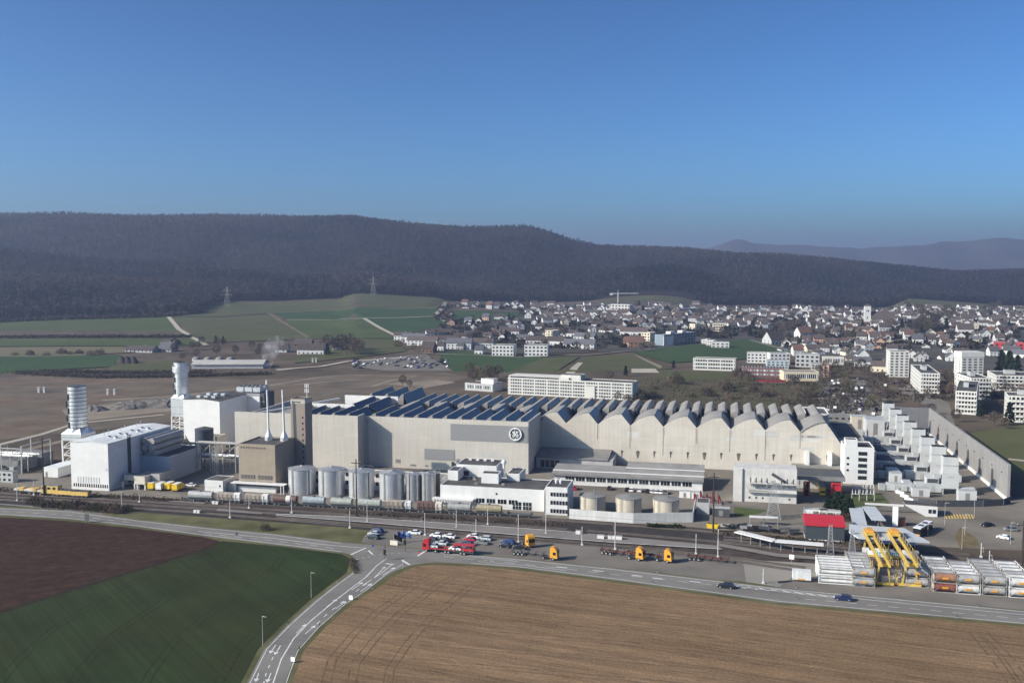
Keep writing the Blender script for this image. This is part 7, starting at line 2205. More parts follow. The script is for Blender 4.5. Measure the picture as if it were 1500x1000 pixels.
# gable houses: one builder, each house its own object with wall, roof and windows
def house(p, w, d, h, rot, wall, roof, label, group, pitch=.8, det=True, name='gable_house'):
    o = thing(name, label, 'house', (p.x, p.y, p.z - .4), rot, group)
    rh = d / 2 * pitch
    # ridge along local x; gables at both ends
    MB().yprism([(0, 0), (d, 0), (d, h), (d / 2, h + rh), (0, h)], 0, w).build('wall', wall, o)
    e = .5
    MB().add([(-e, -e, h - e * pitch + .12), (w + e, -e, h - e * pitch + .12), (w + e, d / 2, h + rh + .12), (-e, d / 2, h + rh + .12), (-e, d + e, h - e * pitch + .12), (w + e, d + e, h - e * pitch + .12),
              (-e, -e, h - e * pitch + .4), (w + e, -e, h - e * pitch + .4), (w + e, d / 2, h + rh + .45), (-e, d / 2, h + rh + .45), (-e, d + e, h - e * pitch + .4), (w + e, d + e, h - e * pitch + .4)],
             [(6, 7, 8, 9), (9, 8, 11, 10), (3, 2, 1, 0), (4, 5, 2, 3), (0, 1, 7, 6), (5, 4, 10, 11), (1, 2, 8, 7), (2, 5, 11, 8), (3, 0, 6, 9), (4, 3, 9, 10)]).build('roof', roof, o)
    if det:
        n = max(2, int(w / 4))
        windows(o, [(w * (i + .5) / n - .7, 0, 1.2 + k * 2.8) for i in range(n) for k in range(max(1, int(h / 3)))], 1.4, 1.4)
        windows(o, [(0, d * f_ - .5, z) for f_ in (.3, .7) for z in ((1.2, h * .62) if h > 4.5 else (1.2,))], 1.0, 1.3, 'X')
        MB().box(w * .6, w * .6 + .7, d * .55, d * .55 + .7, h + rh * .5, h + rh + .9).build('chimney', m_grend, o)
    return o
SUNWARD = R(-13)
# terraces near the meadow (long dark roofs, sunlit white gables to the left)
rows_ = [(577, 499, 602, 486, 8), (588, 502, 622, 488, 8), (596, 506, 640, 492, 9), (632, 505, 672, 491, 9), (654, 512, 690, 495, 11), (692, 511, 722, 495, 10), (625, 492, 662, 482, 9), (664, 497, 690, 487, 9),
         (800, 506, 826, 492, 11), (825, 511, 870, 496, 11), (797, 490, 826, 480, 9), (812, 493, 845, 482, 9), (840, 497, 870, 487, 10), (877, 487, 897, 478, 10), (893, 487, 915, 476, 10), (908, 491, 948, 479, 11), (770, 503, 798, 494, 9), (756, 499, 775, 491, 8), (724, 488, 742, 478, 9), (742, 490, 760, 480, 9)]
nm = ('at the field track, outermost', 'second from the field track', 'in front, third from the field track', 'longest front, shade painted grey, near the farmhouse', 'above the wheat meadow with two pale dormers', 'directly left of the white cubes of flats', 'behind the outermost rows', 'behind the dormer row', 'with two bright gables right of the white cubes', 'longest, right of the white cubes with bay windows', 'upper row left of the dark roofs', 'in the middle of the dark roofs', 'below the cream balcony house', 'three gables up, left one', 'three gables up, middle one', 'three gables up, longest one', 'just behind the right white cube', 'between the two white cubes', 'high up behind the salmon house', 'high up, right of the salmon house')
for (u0, vb0, u1, vt, dd), l in zip(rows_, nm):
    a = GT(u0, vb0); b = GT(u1, vb0 + (u1 - u0) * .03)
    W = (b.xy - a.xy).length
    top = zfor(a.x, a.y, vt) - a.z
    h = max(top - dd * .42, 4)
    house(a, W, dd, h, math.atan2(b.y - a.y, b.x - a.x), m_house['white'] if u0 not in (632,) else m_house['grey'], m_roof_d if u0 % 3 else m_roof_g, 'dark roofed terrace with white gable, ' + l, 'dark roofed terraces at the town edge', .82, True, 'terrace_house')  # grey walls on one terrace paint in the shade of its front
# single farmhouses and landmarks
def lone(u, vb, wpx, hpx, dd, wall, roof, label, rot=SUNWARD, pitch=.9, name='gable_house'):
    p = GT(u, vb); px = F / p.y
    house(p, wpx / px, dd, max(hpx / px - dd / 2 * pitch * .5, 3), rot, m_house[wall], RF[roof], label, None, pitch, True, name)
lone(617, 517, 18, 12, 14, 'brown', 'dark', 'big dark timber barn at the corner of the scrap lot', name='barn')
lone(640, 514, 10, 11, 8, 'white', 'dark', 'white house with steep gable between barn and grey shed')
lone(670, 513, 9, 10, 8, 'grey', 'grey', 'pale green grey house left of the wheat meadow')
lone(695, 519, 12, 10, 9, 'white', 'grey', 'single white house standing on the meadow edge')
lone(913, 509, 12, 12, 11, 'salmon', 'red', 'salmon gabled house in the middle of the town')
lone(922, 510, 20, 13, 14, 'brown', 'red', 'large red brown roofed barn beside the salmon house', name='barn')
lone(722, 491, 11, 7, 10, 'salmon', 'dark', 'salmon coloured square house above the white cubes')
lone(1130, 505, 24, 13, 18, 'grey', 'dark', 'big grey barn with white braced gable at the meadow corner', R(20), 1.0, 'barn')
lone(1172, 495, 20, 12, 14, 'white', 'red', 'red roofed farmhouse with yellow gable in the town', R(15), 1.0)
lone(1220, 493, 9, 11, 10, 'white', 'dark', 'white house with steep bright gable below the church', R(-30), 1.1)
lone(1403, 488, 22, 10, 14, 'white', 'dark', 'large white gabled house standing on a green slope', SUNWARD, 1.0)
lone(1408, 473, 16, 10, 12, 'white', 'dark', 'tall white gabled hall behind the green slope', SUNWARD, 1.1)
lone(435, 519, 40, 12, 12, 'white', 'dark', 'long white manor house with dark roof behind the brownfield', R(-5), .9, 'manor_house')
lone(403, 516, 17, 9, 12, 'white', 'dark', 'white villa veiled by steam beside the manor house', R(-5), .9)
lone(430, 508, 26, 8, 12, 'brown', 'dark', 'brown barn behind the manor house', R(-5), .9, 'barn')
lone(487, 513, 11, 8, 10, 'white', 'dark', 'small white house half hidden by trees right of the manor house')
lone(231, 515, 22, 9, 13, 'grey', 'grey', 'dark grey farmhouse with steep roof on the far left fields', SUNWARD, 1.0)
lone(183, 516, 45, 6, 12, 'grey', 'dark', 'long low dark farm shed on the far left fields', SUNWARD, .6, 'barn')
lone(235, 506, 24, 6, 12, 'brown', 'dark', 'second dark farm shed behind the steep roofed farmhouse', SUNWARD, .6, 'barn')
# church
p = GT(1266, 476); o = thing('church', 'white church with square tower and big roof in the upper town', 'church', (p.x, p.y, p.z - .4), SUNWARD)
MB().box(0, 9, 0, 9, 0, 29).build('tower', m_house['white'], o); MB().add([(-.4, -.4, 29), (9.4, -.4, 29), (9.4, 9.4, 29), (-.4, 9.4, 29), (4.5, 4.5, 33)], [(0, 1, 4), (1, 2, 4), (2, 3, 4), (3, 0, 4), (3, 2, 1, 0)]).build('spire', m_roof_d, o)
MB().yprism([(-2, 0), (16, 0), (16, 10), (7, 20), (-2, 10)], 9.1, 40).build('nave', m_house['white'], o)
MB().yprism([(-3, 9.6), (7, 20.8), (17, 9.6), (17, 9), (7, 20.1), (-3, 9)], 8.9, 40.5).build('roof', m_roof_d, o)
windows(o, [(2.5, 0, 20), (5, 0, 20), (3.5, 0, 10)], 1.3, 3)
# long low roof and domes on the far plain
a = GT(281, 540); o = thing('long_shed', 'very long low pale roofed shed on the far plain behind the collared stack', 'shed', (a.x, a.y, a.z), R(2)); W = (GT(388, 538).xy - a.xy).length
MB().yprism([(0, 0), (22, 0), (22, 3.5), (11, 6), (0, 3.5)], 0, W).build('wall', m_grend, o); MB().yprism([(-1, 3.4), (11, 6.1), (23, 3.4), (23, 3.9), (11, 6.7), (-1, 3.9)], -.5, W + .5).build('roof', mat('pale_eternit', (.42, .40, .37), var=.1, scale=.1), o)
for k, u in enumerate((288, 305, 322, 338)):
    p = GT(u, 529); o = thing('dome_tank', 'pale round domed tank on the far plain, %s' % ('beside the collared stack', 'second from the collared stack', 'third from the collared stack', 'farthest from the collared stack')[k], 'tank', tuple(p), 0, 'domed tanks on the far plain')
    MB().cyl(0, 0, 0, 1.4, 4.0, n=18).build('shell', m_grend, o); MB().lathe(0, 0, [(4.1, 1.4), (3.5, 2.8), (2.2, 3.7), (.3, 4.1)], 18).build('dome', m_grav, o, smooth=True)
for k, u in enumerate((178, 186, 195)):
    p = GT(u, 532); o = thing('spoil_heap', 'dark spoil heap on the green field, %s' % ('left of three', 'middle of three', 'right of three')[k], 'heap', tuple(p), R(30), 'spoil heaps on the far field')
    MB().lathe(0, 0, [(5, 0), (3.6, 3), (1.5, 6), (.3, 6.6)], 12).build('mound', m_ballast_d, o, smooth=True); o.scale = (1, 2.6, 1)
for k, (u, v) in enumerate(((57, 575), (65, 575), (158, 578), (168, 578), (458, 531), (463, 531))):
    p = GT(u, v); o = thing('concrete_pillar', 'pale concrete pillar pair standing on the brownfield, %s' % ('farthest left, one', 'farthest left, other', 'between the stacks, one', 'between the stacks, other', 'before the manor meadow, one', 'before the manor meadow, other')[k], 'pillar', tuple(p), 0, 'concrete pillars on the brownfield')
    MB().box(-.7, .7, -.7, .7, 0, 3.6).build('shaft', m_concrete, o); MB().box(-.9, .9, -.9, .9, 3.6, 4.0).build('cap', m_concrete, o)

# the town: about 280 houses, few prototypes, each house its own object
rng = random.Random(11)
HP = {}
def proto(kind, wall, roof):
    key = (kind, wall, roof)
    if key not in HP:
        w, d, h, pt = {'small': (11, 9, 5.2, .85), 'wide': (16, 11, 5.6, .75), 'tall': (12, 11, 7.6, 1.0), 'low': (14, 9, 3.4, .6)}[kind]
        o = house(Vector((0, -5000, 0)), w, d, h, 0, m_house[wall], RF[roof], 'x', None, pt, True)
        HP[key] = [o, False]
    return HP[key]
LANDM = [(590, 500, 'the outermost terraces'), (680, 450, 'the bend of the field track'), (735, 515, 'the white cubes of flats'), (905, 450, 'the tower crane'), (860, 500, 'the long dark terrace roofs'), (990, 500, 'the long shaded flats'), (1045, 535, 'the white school'), (1050, 480, 'the tiered cream flats'), (1130, 505, 'the big grey barn'), (1200, 452, 'the bright white flats at the wood'), (1266, 470, 'the church'), (1316, 530, 'the cream residential tower'), (1405, 480, 'the green slope house'), (1424, 530, 'the greenish white tower'), (1480, 508, 'the red hall'), (1330, 440, 'the meadow gap in the wood')]
def where(u, v):
    bu, bv, t = min(LANDM, key=lambda q: abs(q[0] - u) + 3 * abs(q[1] - v))
    du, dv = u - bu, (v - bv)
    if abs(dv) * 3 > abs(du): d = 'above' if dv < 0 else 'below'
    else: d = 'left of' if du < 0 else 'right of'
    far = abs(du) + 3 * abs(dv)
    return ('just ' if far < 35 else 'well ' if far > 75 else '') + d + ' ' + t.replace('the long shaded flats', 'the shaded flats')
used = []
cands = []
for v0, v1, ua, ub, n, gap in ((446, 453, 660, 830, 26, 9), (450, 462, 770, 1060, 42, 9), (455, 470, 1050, 1510, 74, 9), (463, 478, 650, 1000, 34, 11), (470, 488, 860, 1130, 30, 12), (478, 500, 690, 800, 12, 13), (470, 492, 1225, 1510, 40, 12), (492, 512, 1270, 1510, 32, 14), (500, 524, 1150, 1300, 34, 11), (518, 545, 1235, 1300, 8, 12), (518, 534, 1335, 1405, 9, 13), (514, 530, 1450, 1510, 7, 13)):
    k = 0; tries = 0; n = int(n * .84)
    while k < n and tries < 4000:
        tries += 1
        u = rng.uniform(ua, ub); v = v0 + (v1 - v0) * rng.random()
        if any(abs(u - a) < gap and abs(v - b) < gap * .28 for a, b in used): continue
        if 930 < u < 1150 and v > 494: continue
        if (1075 < u < 1180 and 472 < v < 500) or (1320 < u < 1385 and 468 < v < 492) or (1255 < u < 1300 and 466 < v < 478) or (1395 < u < 1430 and 466 < v < 492): continue
        if 668 < u < 770 and 454 < v < 466: continue
        used.append((u, v)); cands.append((u, v)); k += 1
seen = {}
for u, v in cands:
    kind = rng.choice(['small', 'small', 'wide', 'tall', 'low', 'wide']); wall = rng.choice(['white'] * 17 + ['cream', 'cream', 'grey', 'grey', 'salmon']); roof = rng.choice(['dark'] * 10 + ['red', 'grey', 'grey'])
    rot = SUNWARD + rng.choice([0, 0, R(90), R(90), R(15), R(-20), R(110)]) + rng.uniform(-.12, .12)
    p = GT(u, v)
    pr = proto(kind, wall, roof)
    size = {'small': 'small', 'wide': 'wide', 'tall': 'tall', 'low': 'low'}[kind]
    lab = '%s %s house, %s roof, %s' % (size, wall, {'dark': 'dark brown', 'red': 'red brown', 'grey': 'slate grey'}[roof], where(u, v))
    loc = (p.x, p.y, p.z - .5)
    sc = rng.uniform(.74, .98)
    if not pr[1]:
        o = pr[0]; o.location = loc; o.rotation_euler = (0, 0, rot); o.scale = (sc,) * 3; o['label'] = lab; o['group'] = 'houses of the town'; pr[1] = True
    else:
        copy_tree(pr[0], loc, rot, lab, 'houses of the town', sc)
# allotment lot: rows of small dark huts and parked cars
hut = {}
drape('scrap_yard', [(520, 530), (560, 525), (600, 521), (625, 520), (662, 543), (560, 543), (515, 538)], m_park, .08)
for i in range(120):
    u = rng.uniform(515, 655); v = rng.uniform(522, 540)
    if v < 522 + (655 - u) * .02 or (u > 625 and v < 526): continue
    if u < 560 and v < 527: continue
    c = rng.choice(['black', 'grey', 'black', 'silver', 'dark blue', 'grey', 'black', 'dark green', 'white'])
    x, y = G(u, v)
    if c not in hut:
        o = thing('scrap_car', '', 'car', (x, y, .02), R(60), 'cars on the scrap lot')
        MB().xprism([(0, .3), (0, .8), (1, .95), (1.6, 1.5), (3.3, 1.5), (3.9, .95), (4.4, .9), (4.4, .3)], -.9, .9).build('body', PAINT[c], o)
        MB().xprism([(1.1, .98), (1.65, 1.45), (3.25, 1.45), (3.8, .98)], -.92, .92).build('window', m_carglass, o)
        hut[c] = o
    else: o = copy_tree(hut[c], (x, y, .02), R(60) + rng.uniform(-.2, .2))
    o['label'] = '%s wreck on the scrap lot by the timber barn' % c
# factory car park far right: many cars under trees
for i in range(46):
    u = rng.uniform(1195, 1300); v = rng.uniform(556, 612)
    if u < 1212 + (612 - v) * -.1 or (v > 585 and u > 1285): continue
    c = rng.choice(['black', 'grey', 'white', 'silver', 'white', 'dark blue'])
    x, y = G(u, v)
    o = copy_tree(hut[c], (x, y, .05), R(70) + rng.uniform(-.1, .1), '%s car parked among bare trees on the factory car park, %s' % (c, 'far rows' if v < 572 else 'middle rows' if v < 592 else 'near rows'), 'cars on the factory car park'); o.name = 'parked_car'
drape('factory_car_park', [(1195, 560), (1230, 553), (1290, 560), (1300, 585), (1288, 600), (1215, 614), (1200, 590)], m_park, .09)
drape('residential_street', [(1310, 556), (1390, 590), (1400, 625), (1390, 622), (1365, 600), (1320, 575)], m_park, .09)
drape('farm_lane', [(826, 548), (846, 532), (854, 532), (840, 548)], m_track, .2)
drape('farm_lane', [(925, 541), (960, 541), (966, 546), (925, 546)], m_track, .2)
drape('farm_lane', [(928, 519), (970, 538), (968, 541), (940, 527)], m_track2, .2)
strip('town_street', [(1100, 499), (1160, 516), (1200, 524), (1280, 538)], 7, m_park, .25)
strip('town_street', [(620, 519), (690, 521), (760, 524), (860, 521), (920, 515)], 6, m_park, .22)

# the farthest rows of roofs beyond those that can be told apart
def far_rows():
    wm, rm = MB(), MB()
    r2 = random.Random(4); pl = list(used)
    k = 0
    while k < 300:
        u = r2.uniform(690, 1515); v = r2.uniform(447, 474) if u < 1030 else r2.uniform(452, 482)
        if u < 770 and v > 453: continue
        if (1320 < u < 1385 and 468 < v < 492) or (1125 < u < 1180 and v > 470) or any(abs(u - a) < 6.5 and abs(v - b) < 1.6 for a, b in pl): continue
        pl.append((u, v)); k += 1
        p = GT(u, v); a = SUNWARD + r2.choice([0, R(90), R(20)]) + r2.uniform(-.1, .1); w, d, h = r2.uniform(9, 14), r2.uniform(8, 10), r2.uniform(4.5, 7)
        ca, sa = math.cos(a), math.sin(a)
        T = lambda x, y, z: (p.x + x * ca - y * sa, p.y + x * sa + y * ca, p.z - .5 + z)
        rh = d * .42
        wm.add([T(0, 0, 0), T(w, 0, 0), T(w, d, 0), T(0, d, 0), T(0, 0, h), T(w, 0, h), T(w, d, h), T(0, d, h), T(0, d / 2, h + rh), T(w, d / 2, h + rh)], [(0, 1, 5, 4), (2, 3, 7, 6), (1, 2, 6, 9, 5), (3, 0, 4, 8, 7)])
        e = .5
        rm.add([T(-e, -e, h - .3), T(w + e, -e, h - .3), T(w + e, d / 2, h + rh + .2), T(-e, d / 2, h + rh + .2), T(w + e, d + e, h - .3), T(-e, d + e, h - .3)], [(0, 1, 2, 3), (3, 2, 4, 5)])
    a = wm.build('far_houses', m_house['white']); tag(a, 'many far small white houses filling the upper town', None, kind='stuff')
    b = rm.build('far_roofs', m_roof_d, a)
far_rows()
# ------------------------------------------------------------------ trees, shrubs, hedges, steam
m_bark = mat('tree_bark', (.085, .068, .055), var=.25, scale=1.5)
m_needle = mat('dark_needles', (.018, .030, .019), var=.35, scale=.6, rnd=.3)
def twig_mat(name, c):
    return mat(name, c, rough=.9, var=.3, scale=.5, rnd=.35, spec=.05)
m_tw1 = twig_mat('grey_brown_twigs', (.085, .068, .056)); m_tw2 = twig_mat('reddish_twigs', (.125, .09, .072)); m_tw3 = twig_mat('olive_twigs', (.085, .078, .045))
def quads_obj(name, V, material, parent):
    me = bpy.data.meshes.new(name); Q = np.arange(len(V), dtype=np.int32)
    me.vertices.add(len(V)); me.vertices.foreach_set('co', V.astype(np.float32).ravel())
    me.loops.add(len(V)); me.loops.foreach_set('vertex_index', Q)
    n = len(V) // 4
    me.polygons.add(n); me.polygons.foreach_set('loop_start', np.arange(0, 4 * n, 4, dtype=np.int32)); me.polygons.foreach_set('loop_total', np.full(n, 4, np.int32))
    me.update(calc_edges=True); me.materials.append(material)
    o = bpy.data.objects.new(name, me); COL.objects.link(o); o.parent = parent
    return o
def twigs(P, D, L, W, rg):
    """thin quads starting at P along D"""
    n = len(P); q = rg.normal(size=(n, 3)); s = np.cross(D, q); s /= np.linalg.norm(s, axis=1)[:, None] + 1e-9
    s = s * W[:, None]; e = P + D * L[:, None]
    return np.stack([P - s, P + s, e + s * .5, e - s * .5], 1).reshape(-1, 3)
TREES = {}
def bare_tree(seed, h, spread, material, lab='tree', dens=420):
    rg = np.random.RandomState(seed); o = thing('bare_tree', lab, 'tree')
    tr = MB().tube((0, 0, -.3), (.15, .1, h * .38), .028 * h, 7, r2=.018 * h)
    tips = []
    for k in range(9):
        a = 2 * math.pi * k / 9 + rg.uniform(-.3, .3); up = rg.uniform(.55, .95)
        p0 = Vector((.1, .08, h * rg.uniform(.25, .4))); p1 = Vector((math.cos(a) * spread * .45, math.sin(a) * spread * .45, h * up * .8)); p2 = Vector((math.cos(a) * spread * .8, math.sin(a) * spread * .8, h * up))
        tr.tube(p0, p1, .011 * h, 5, r2=.007 * h); tr.tube(p1, p2, .007 * h, 4, r2=.003 * h)
    tr.tube((.15, .1, h * .38), (0, 0, h * .93), .016 * h, 6, r2=.004 * h)
    tr.build('trunk', m_bark, o)
    n = dens
    a = rg.uniform(0, 2 * np.pi, n); cz = rg.uniform(-.85, 1, n); r = np.sqrt(1 - cz ** 2) * rg.uniform(.45, 1, n) ** .5
    lump = 1 + .22 * np.sin(a * 3 + seed) * np.cos(cz * 4 + seed)
    P = np.stack([np.cos(a) * r * spread * lump, np.sin(a) * r * spread * lump, h * .64 + cz * h * .36 * lump], 1)
    D = P - np.array([0, 0, h * .35]); D /= np.linalg.norm(D, axis=1)[:, None]; D = D + rg.normal(0, .45, (n, 3)); D /= np.linalg.norm(D, axis=1)[:, None]
    V = twigs(P - D * .6, D, rg.uniform(.9, 2.0, n) * h / 12, rg.uniform(.07, .22, n) * h / 12, rg)
    quads_obj('crown', V, material, o); o.location = (0, 0, -200)
    return o
def conifer(seed, h, w):
    rg = np.random.RandomState(seed); o = thing('conifer', 'conifer', 'tree')
    MB().tube((0, 0, -.3), (0, 0, h * .95), .02 * h, 6, r2=.004 * h).build('trunk', m_bark, o)
    n = 520; f = rg.uniform(.08, 1, n) ** .8; a = rg.uniform(0, 2 * np.pi, n); r = w * (1.05 - f) * rg.uniform(.35, 1, n) * (1 + .2 * np.sin(f * 30))
    P = np.stack([np.cos(a) * r, np.sin(a) * r, h * f], 1)
    D = np.stack([np.cos(a), np.sin(a), np.full(n, -.35)], 1); D /= np.linalg.norm(D, axis=1)[:, None]
    quads_obj('crown', twigs(P - D * .5, D, rg.uniform(.8, 1.6, n) * h / 12, rg.uniform(.2, .5, n) * h / 12, rg), m_needle, o); o.location = (0, 0, -200)
    return o
def shrub(seed, h, w, material):
    rg = np.random.RandomState(seed); o = thing('shrub', 'shrub', 'shrub')
    st = MB()
    for k in range(7):
        a = k * .9; st.tube((0, 0, -.2), (math.cos(a) * w * .5, math.sin(a) * w * .5, h * .7), .05, 4, r2=.02)
    st.build('stem', m_bark, o)
    n = 260; a = rg.uniform(0, 2 * np.pi, n); r = w * np.sqrt(rg.uniform(0, 1, n)); z = h * rg.uniform(.1, 1, n) * np.sqrt(np.clip(1.15 - (r / w) ** 2, .1, 1))
    P = np.stack([np.cos(a) * r, np.sin(a) * r, z], 1); D = rg.normal(0, .5, (n, 3)) + np.array([0, 0, .8]); D /= np.linalg.norm(D, axis=1)[:, None]
    quads_obj('foliage', twigs(P, D, rg.uniform(.5, 1.1, n), rg.uniform(.05, .16, n), rg), material, o); o.location = (0, 0, -200)
    return o
PR = {'bare': [bare_tree(1, 13, 5.0, m_tw1), bare_tree(2, 12, 4.4, m_tw2), bare_tree(3, 15, 5.6, m_tw1), bare_tree(4, 11, 4.8, m_tw3)],
      'con': [conifer(5, 14, 3.4), conifer(6, 17, 4.2)], 'shrub': [shrub(7, 3.2, 3.0, m_tw2), shrub(8, 2.6, 2.6, m_tw1), shrub(9, 3.4, 3.2, m_tw3)]}
USED = set(); trng = random.Random(5)
def plant(kind, u, v, hpx, label, group=None, idx=None):
    p = GT(u, v); i = trng.randrange(len(PR[kind])) if idx is None else idx
    base = {'bare': (13, 12, 15, 11), 'con': (14, 17), 'shrub': (3.2, 2.6, 3.4)}[kind][i]
    s = hpx * p.y / F / base
    loc = (p.x, p.y, p.z - .1); rz = trng.uniform(0, 6.3); sc = (s * trng.uniform(.88, 1.15), s * trng.uniform(.88, 1.15), s)
    if (kind, i) not in USED:
        USED.add((kind, i)); o = PR[kind][i]; o.location = loc; o.rotation_euler = (0, 0, rz); o.scale = sc; o['label'] = label
        if group: o['group'] = group
        return o
    o = copy_tree(PR[kind][i], loc, rz, label, group, sc)
    if not group and 'group' in o: del o['group']
    return o
def plants(kind, lst, group, hmin, hmax, lab):
    for k, (u, v) in enumerate(lst):
        plant(kind, u, v, trng.uniform(hmin, hmax), lab, group)
def scatter(n, ua, ub, va, vb, f=None, gap=4):
    out = []
    for _ in range(n * 30):
        u, v = trng.uniform(ua, ub), trng.uniform(va, vb)
        if f and not f(u, v): continue
        if any(abs(u - a) < gap and abs(v - b) < gap * .5 for a, b in out): continue
        out.append((u, v))
        if len(out) >= n: break
    return out
# pines by the red shed
for u, v, h, l in ((1216, 753, 29, 'dark bushy pine standing behind the red roofed shed, left one'), (1227, 755, 37, 'tallest dark bushy pine behind the red roofed shed'), (1243, 757, 30, 'olive dark pine at the lawn behind the red roofed shed')):
    o = plant('con', u, v, h, l, None, 1); o.scale = (o.scale[0] * 1.7, o.scale[1] * 1.7, o.scale[2])
plants('shrub', [(1200, 760), (1210, 761), (1220, 761.5), (1229, 762), (1236, 762)], 'pale bare shrubs behind the red shed', 9, 12, 'pale bare shrub in the row behind the red roofed shed')
plants('shrub', [(44 + k * 7.2, 736 + k * .62 + trng.uniform(-1.5, 2.5)) for k in range(21)] + [(60 + k * 9, 742 + k * .75) for k in range(14)], 'leafless shrubs between railway and road', 7, 11, 'leafless purple brown shrub in the thicket between railway and main road')
plant('shrub', 389.5, 776, 9, 'single dark shrub on the grass strip beside the main road', None, 1)
plants('shrub', [(515 + k * 1.3, 822 + k * 3.4) for k in range(6)], 'low shrubs at the wheat corner', 5, 8, 'low brown shrub edging the wheat field corner at the junction')
# conifers
for u, v, h, l in ((916.5, 551, 16, 'single dark conifer on the meadow behind the office building'), (986.5, 540, 13, 'small dark conifer beside the white meadow hut'), (316, 505, 13, 'dark conifer left of a pair on the far plain'), (327, 503, 11, 'dark conifer right of a pair on the far plain'), (1466, 548, 36, 'huge dark conifer beside the greenish white tower, left one'), (1478, 551, 38, 'huge dark conifer beside the greenish white tower, middle one'), (1490, 549, 30, 'huge dark conifer beside the greenish white tower, right one'), (1478, 622, 34, 'dark conifer before the white flats at the frame edge'), (1436, 612, 24, 'dark conifer beside the flats nearest the noise wall'), (1386, 486, 20, 'dark conifer in the middle of the upper right town'), (480, 521, 18, 'slim dark conifer at the end of the manor house'), (1099, 494, 16, 'broad dark conifer by the tiered flats')):
    plant('con', u, v, h, l)
town_ok = lambda u, v: not (660 < u < 760 and 453 < v < 467) and not (930 < u < 1150 and v > 497)
plants('con', scatter(26, 690, 1500, 452, 505, town_ok, 10), 'dark conifers between the town houses', 9, 17, 'dark conifer standing between the houses of the town')
plants('bare', scatter(64, 660, 1505, 450, 512, town_ok, 8), 'bare trees between the town houses', 8, 15, 'bare winter tree standing between the houses of the town')
plants('bare', scatter(20, 1150, 1290, 468, 500, None, 7), 'bare orchard trees below the church', 9, 15, 'bare winter tree in the orchard slope below the church')
plants('bare', scatter(14, 1345, 1390, 466, 488, None, 6), 'bare park trees beside the green slope', 14, 22, 'bare park tree in the dark grove left of the green slope')
plants('bare', scatter(30, 1178, 1312, 548, 612, lambda u, v: not (v > 590 and u > 1292) and not (v > 604 and u < 1250), 7), 'bare trees on the factory car park', 16, 25, 'bare winter tree shading the factory car park behind the hall')
plants('bare', scatter(26, 1296, 1500, 560, 628, lambda u, v: v < 585 or (1340 < u and v < 628 and u > 1300 + (v - 560) * 1.2), 8), 'bare trees between the white slabs', 14, 24, 'bare winter tree between the white slabs of flats')
plants('bare', [(508, 519), (514, 520), (520, 521), (527, 518), (500, 517), (512, 513), (480, 514), (492, 514), (521, 514)], 'bare trees right of the manor house', 18, 27, 'tall bare tree in the group right of the manor house')
plants('bare', scatter(16, 236, 400, 506, 530, None, 8), 'bare trees on the far plain', 10, 17, 'bare tree among farm buildings on the far plain')
plants('bare', [(693, 560), (700, 556), (706, 561), (714, 557), (722, 559), (688, 553), (730, 553)], 'bare trees by the brown pavilion', 15, 23, 'bare tree beside the brown roofed pavilion')
plants('bare', [(590, 505), (583, 512), (606, 514), (845, 515), (860, 516), (872, 518), (885, 514), (955, 513), (940, 516), (672, 500), (700, 492)], 'bare trees at the terraces', 9, 15, 'bare tree at the edge of the dark roofed terraces')
plants('shrub', scatter(26, 860, 1200, 556, 592, lambda u, v: v > 560, 9) + [(1078 + k * 4, 549 + k * 1.6) for k in range(6)], 'brown shrubs on the rough grass behind the hall', 6, 13, 'brown shrub on the rough grassland behind the sawtooth roofs')
plants('bare', [(990, 561), (997, 563), (893, 559), (905, 588), (918, 590), (940, 590), (1056, 570), (1068, 572), (590, 566), (600, 568)], 'bare trees close behind the hall', 11, 17, 'bare tree rising close behind the roofs of the hall')
plants('shrub', [(22, 521), (44, 521), (90, 519), (103, 520), (116, 519), (146, 519), (68, 522), (133, 521)], 'small trees along the dry meadow', 5, 8, 'small bare tree in the line along the dry far meadow')
# uncounted ground cover: hedges and garden greenery
def brush(name, label, pts, hm, n, cols, wid=1.0, ssz=(.5, 1.1), seed=1):
    """pts: list of world (x, y); a mass of small leaf clumps around them"""
    rg = np.random.RandomState(seed); P = np.array(pts)
    idx = rg.randint(0, len(P), n); x = P[idx, 0] + rg.normal(0, wid, n); y = P[idx, 1] + rg.normal(0, wid, n)
    z = hz(x, y) + hm * rg.uniform(.05, 1, n) * rg.uniform(.5, 1, n)
    V = leaf_quads(np.stack([x, y, z], 1), rg.uniform(ssz[0], ssz[1], n), rg)
    c = np.array(cols)[rg.randint(0, len(cols), n)] * rg.uniform(.7, 1.3, n)[:, None]
    tag(mesh_tris(name, V, np.arange(len(V)).reshape(-1, 4), c, m_leaf), label, None, kind='stuff')
def line_pts(px, step):
    return dense([tuple(GT(*p).xy) for p in px], step)
BR = [(.062, .05, .042), (.05, .046, .03), (.075, .056, .045)]
brush('hedge', 'long dark bare hedgerow across the far plain', line_pts([(30, 546), (60, 549), (150, 553), (260, 552), (390, 548)], 3) + line_pts([(60, 545), (200, 547), (300, 546)], 3), 2.6, 9000, [(.085, .07, .056), (.07, .062, .045)], 3.4, (.3, .7), 2)
brush('hedge', 'far dark scrub line along the marsh strip', line_pts([(-40, 495), (100, 495), (276, 495)], 4), 4.0, 5000, BR, 4, (.5, 1.2), 3)
brush('undergrowth', 'scrub along the foot of the wood and field edges', line_pts([(-40, 473), (120, 468), (246, 464), (285, 460), (300, 444)], 5), 7, 2600, BR, 5, (1.2, 2.4), 4)
brush('undergrowth', 'rough weeds and scrub on the grassland behind the hall', [tuple(GT(*q).xy) for q in scatter(150, 860, 1215, 556, 597, None, 2)], .9, 3200, BR + [(.13, .11, .06), (.11, .10, .06)], 6, (.2, .55), 5)
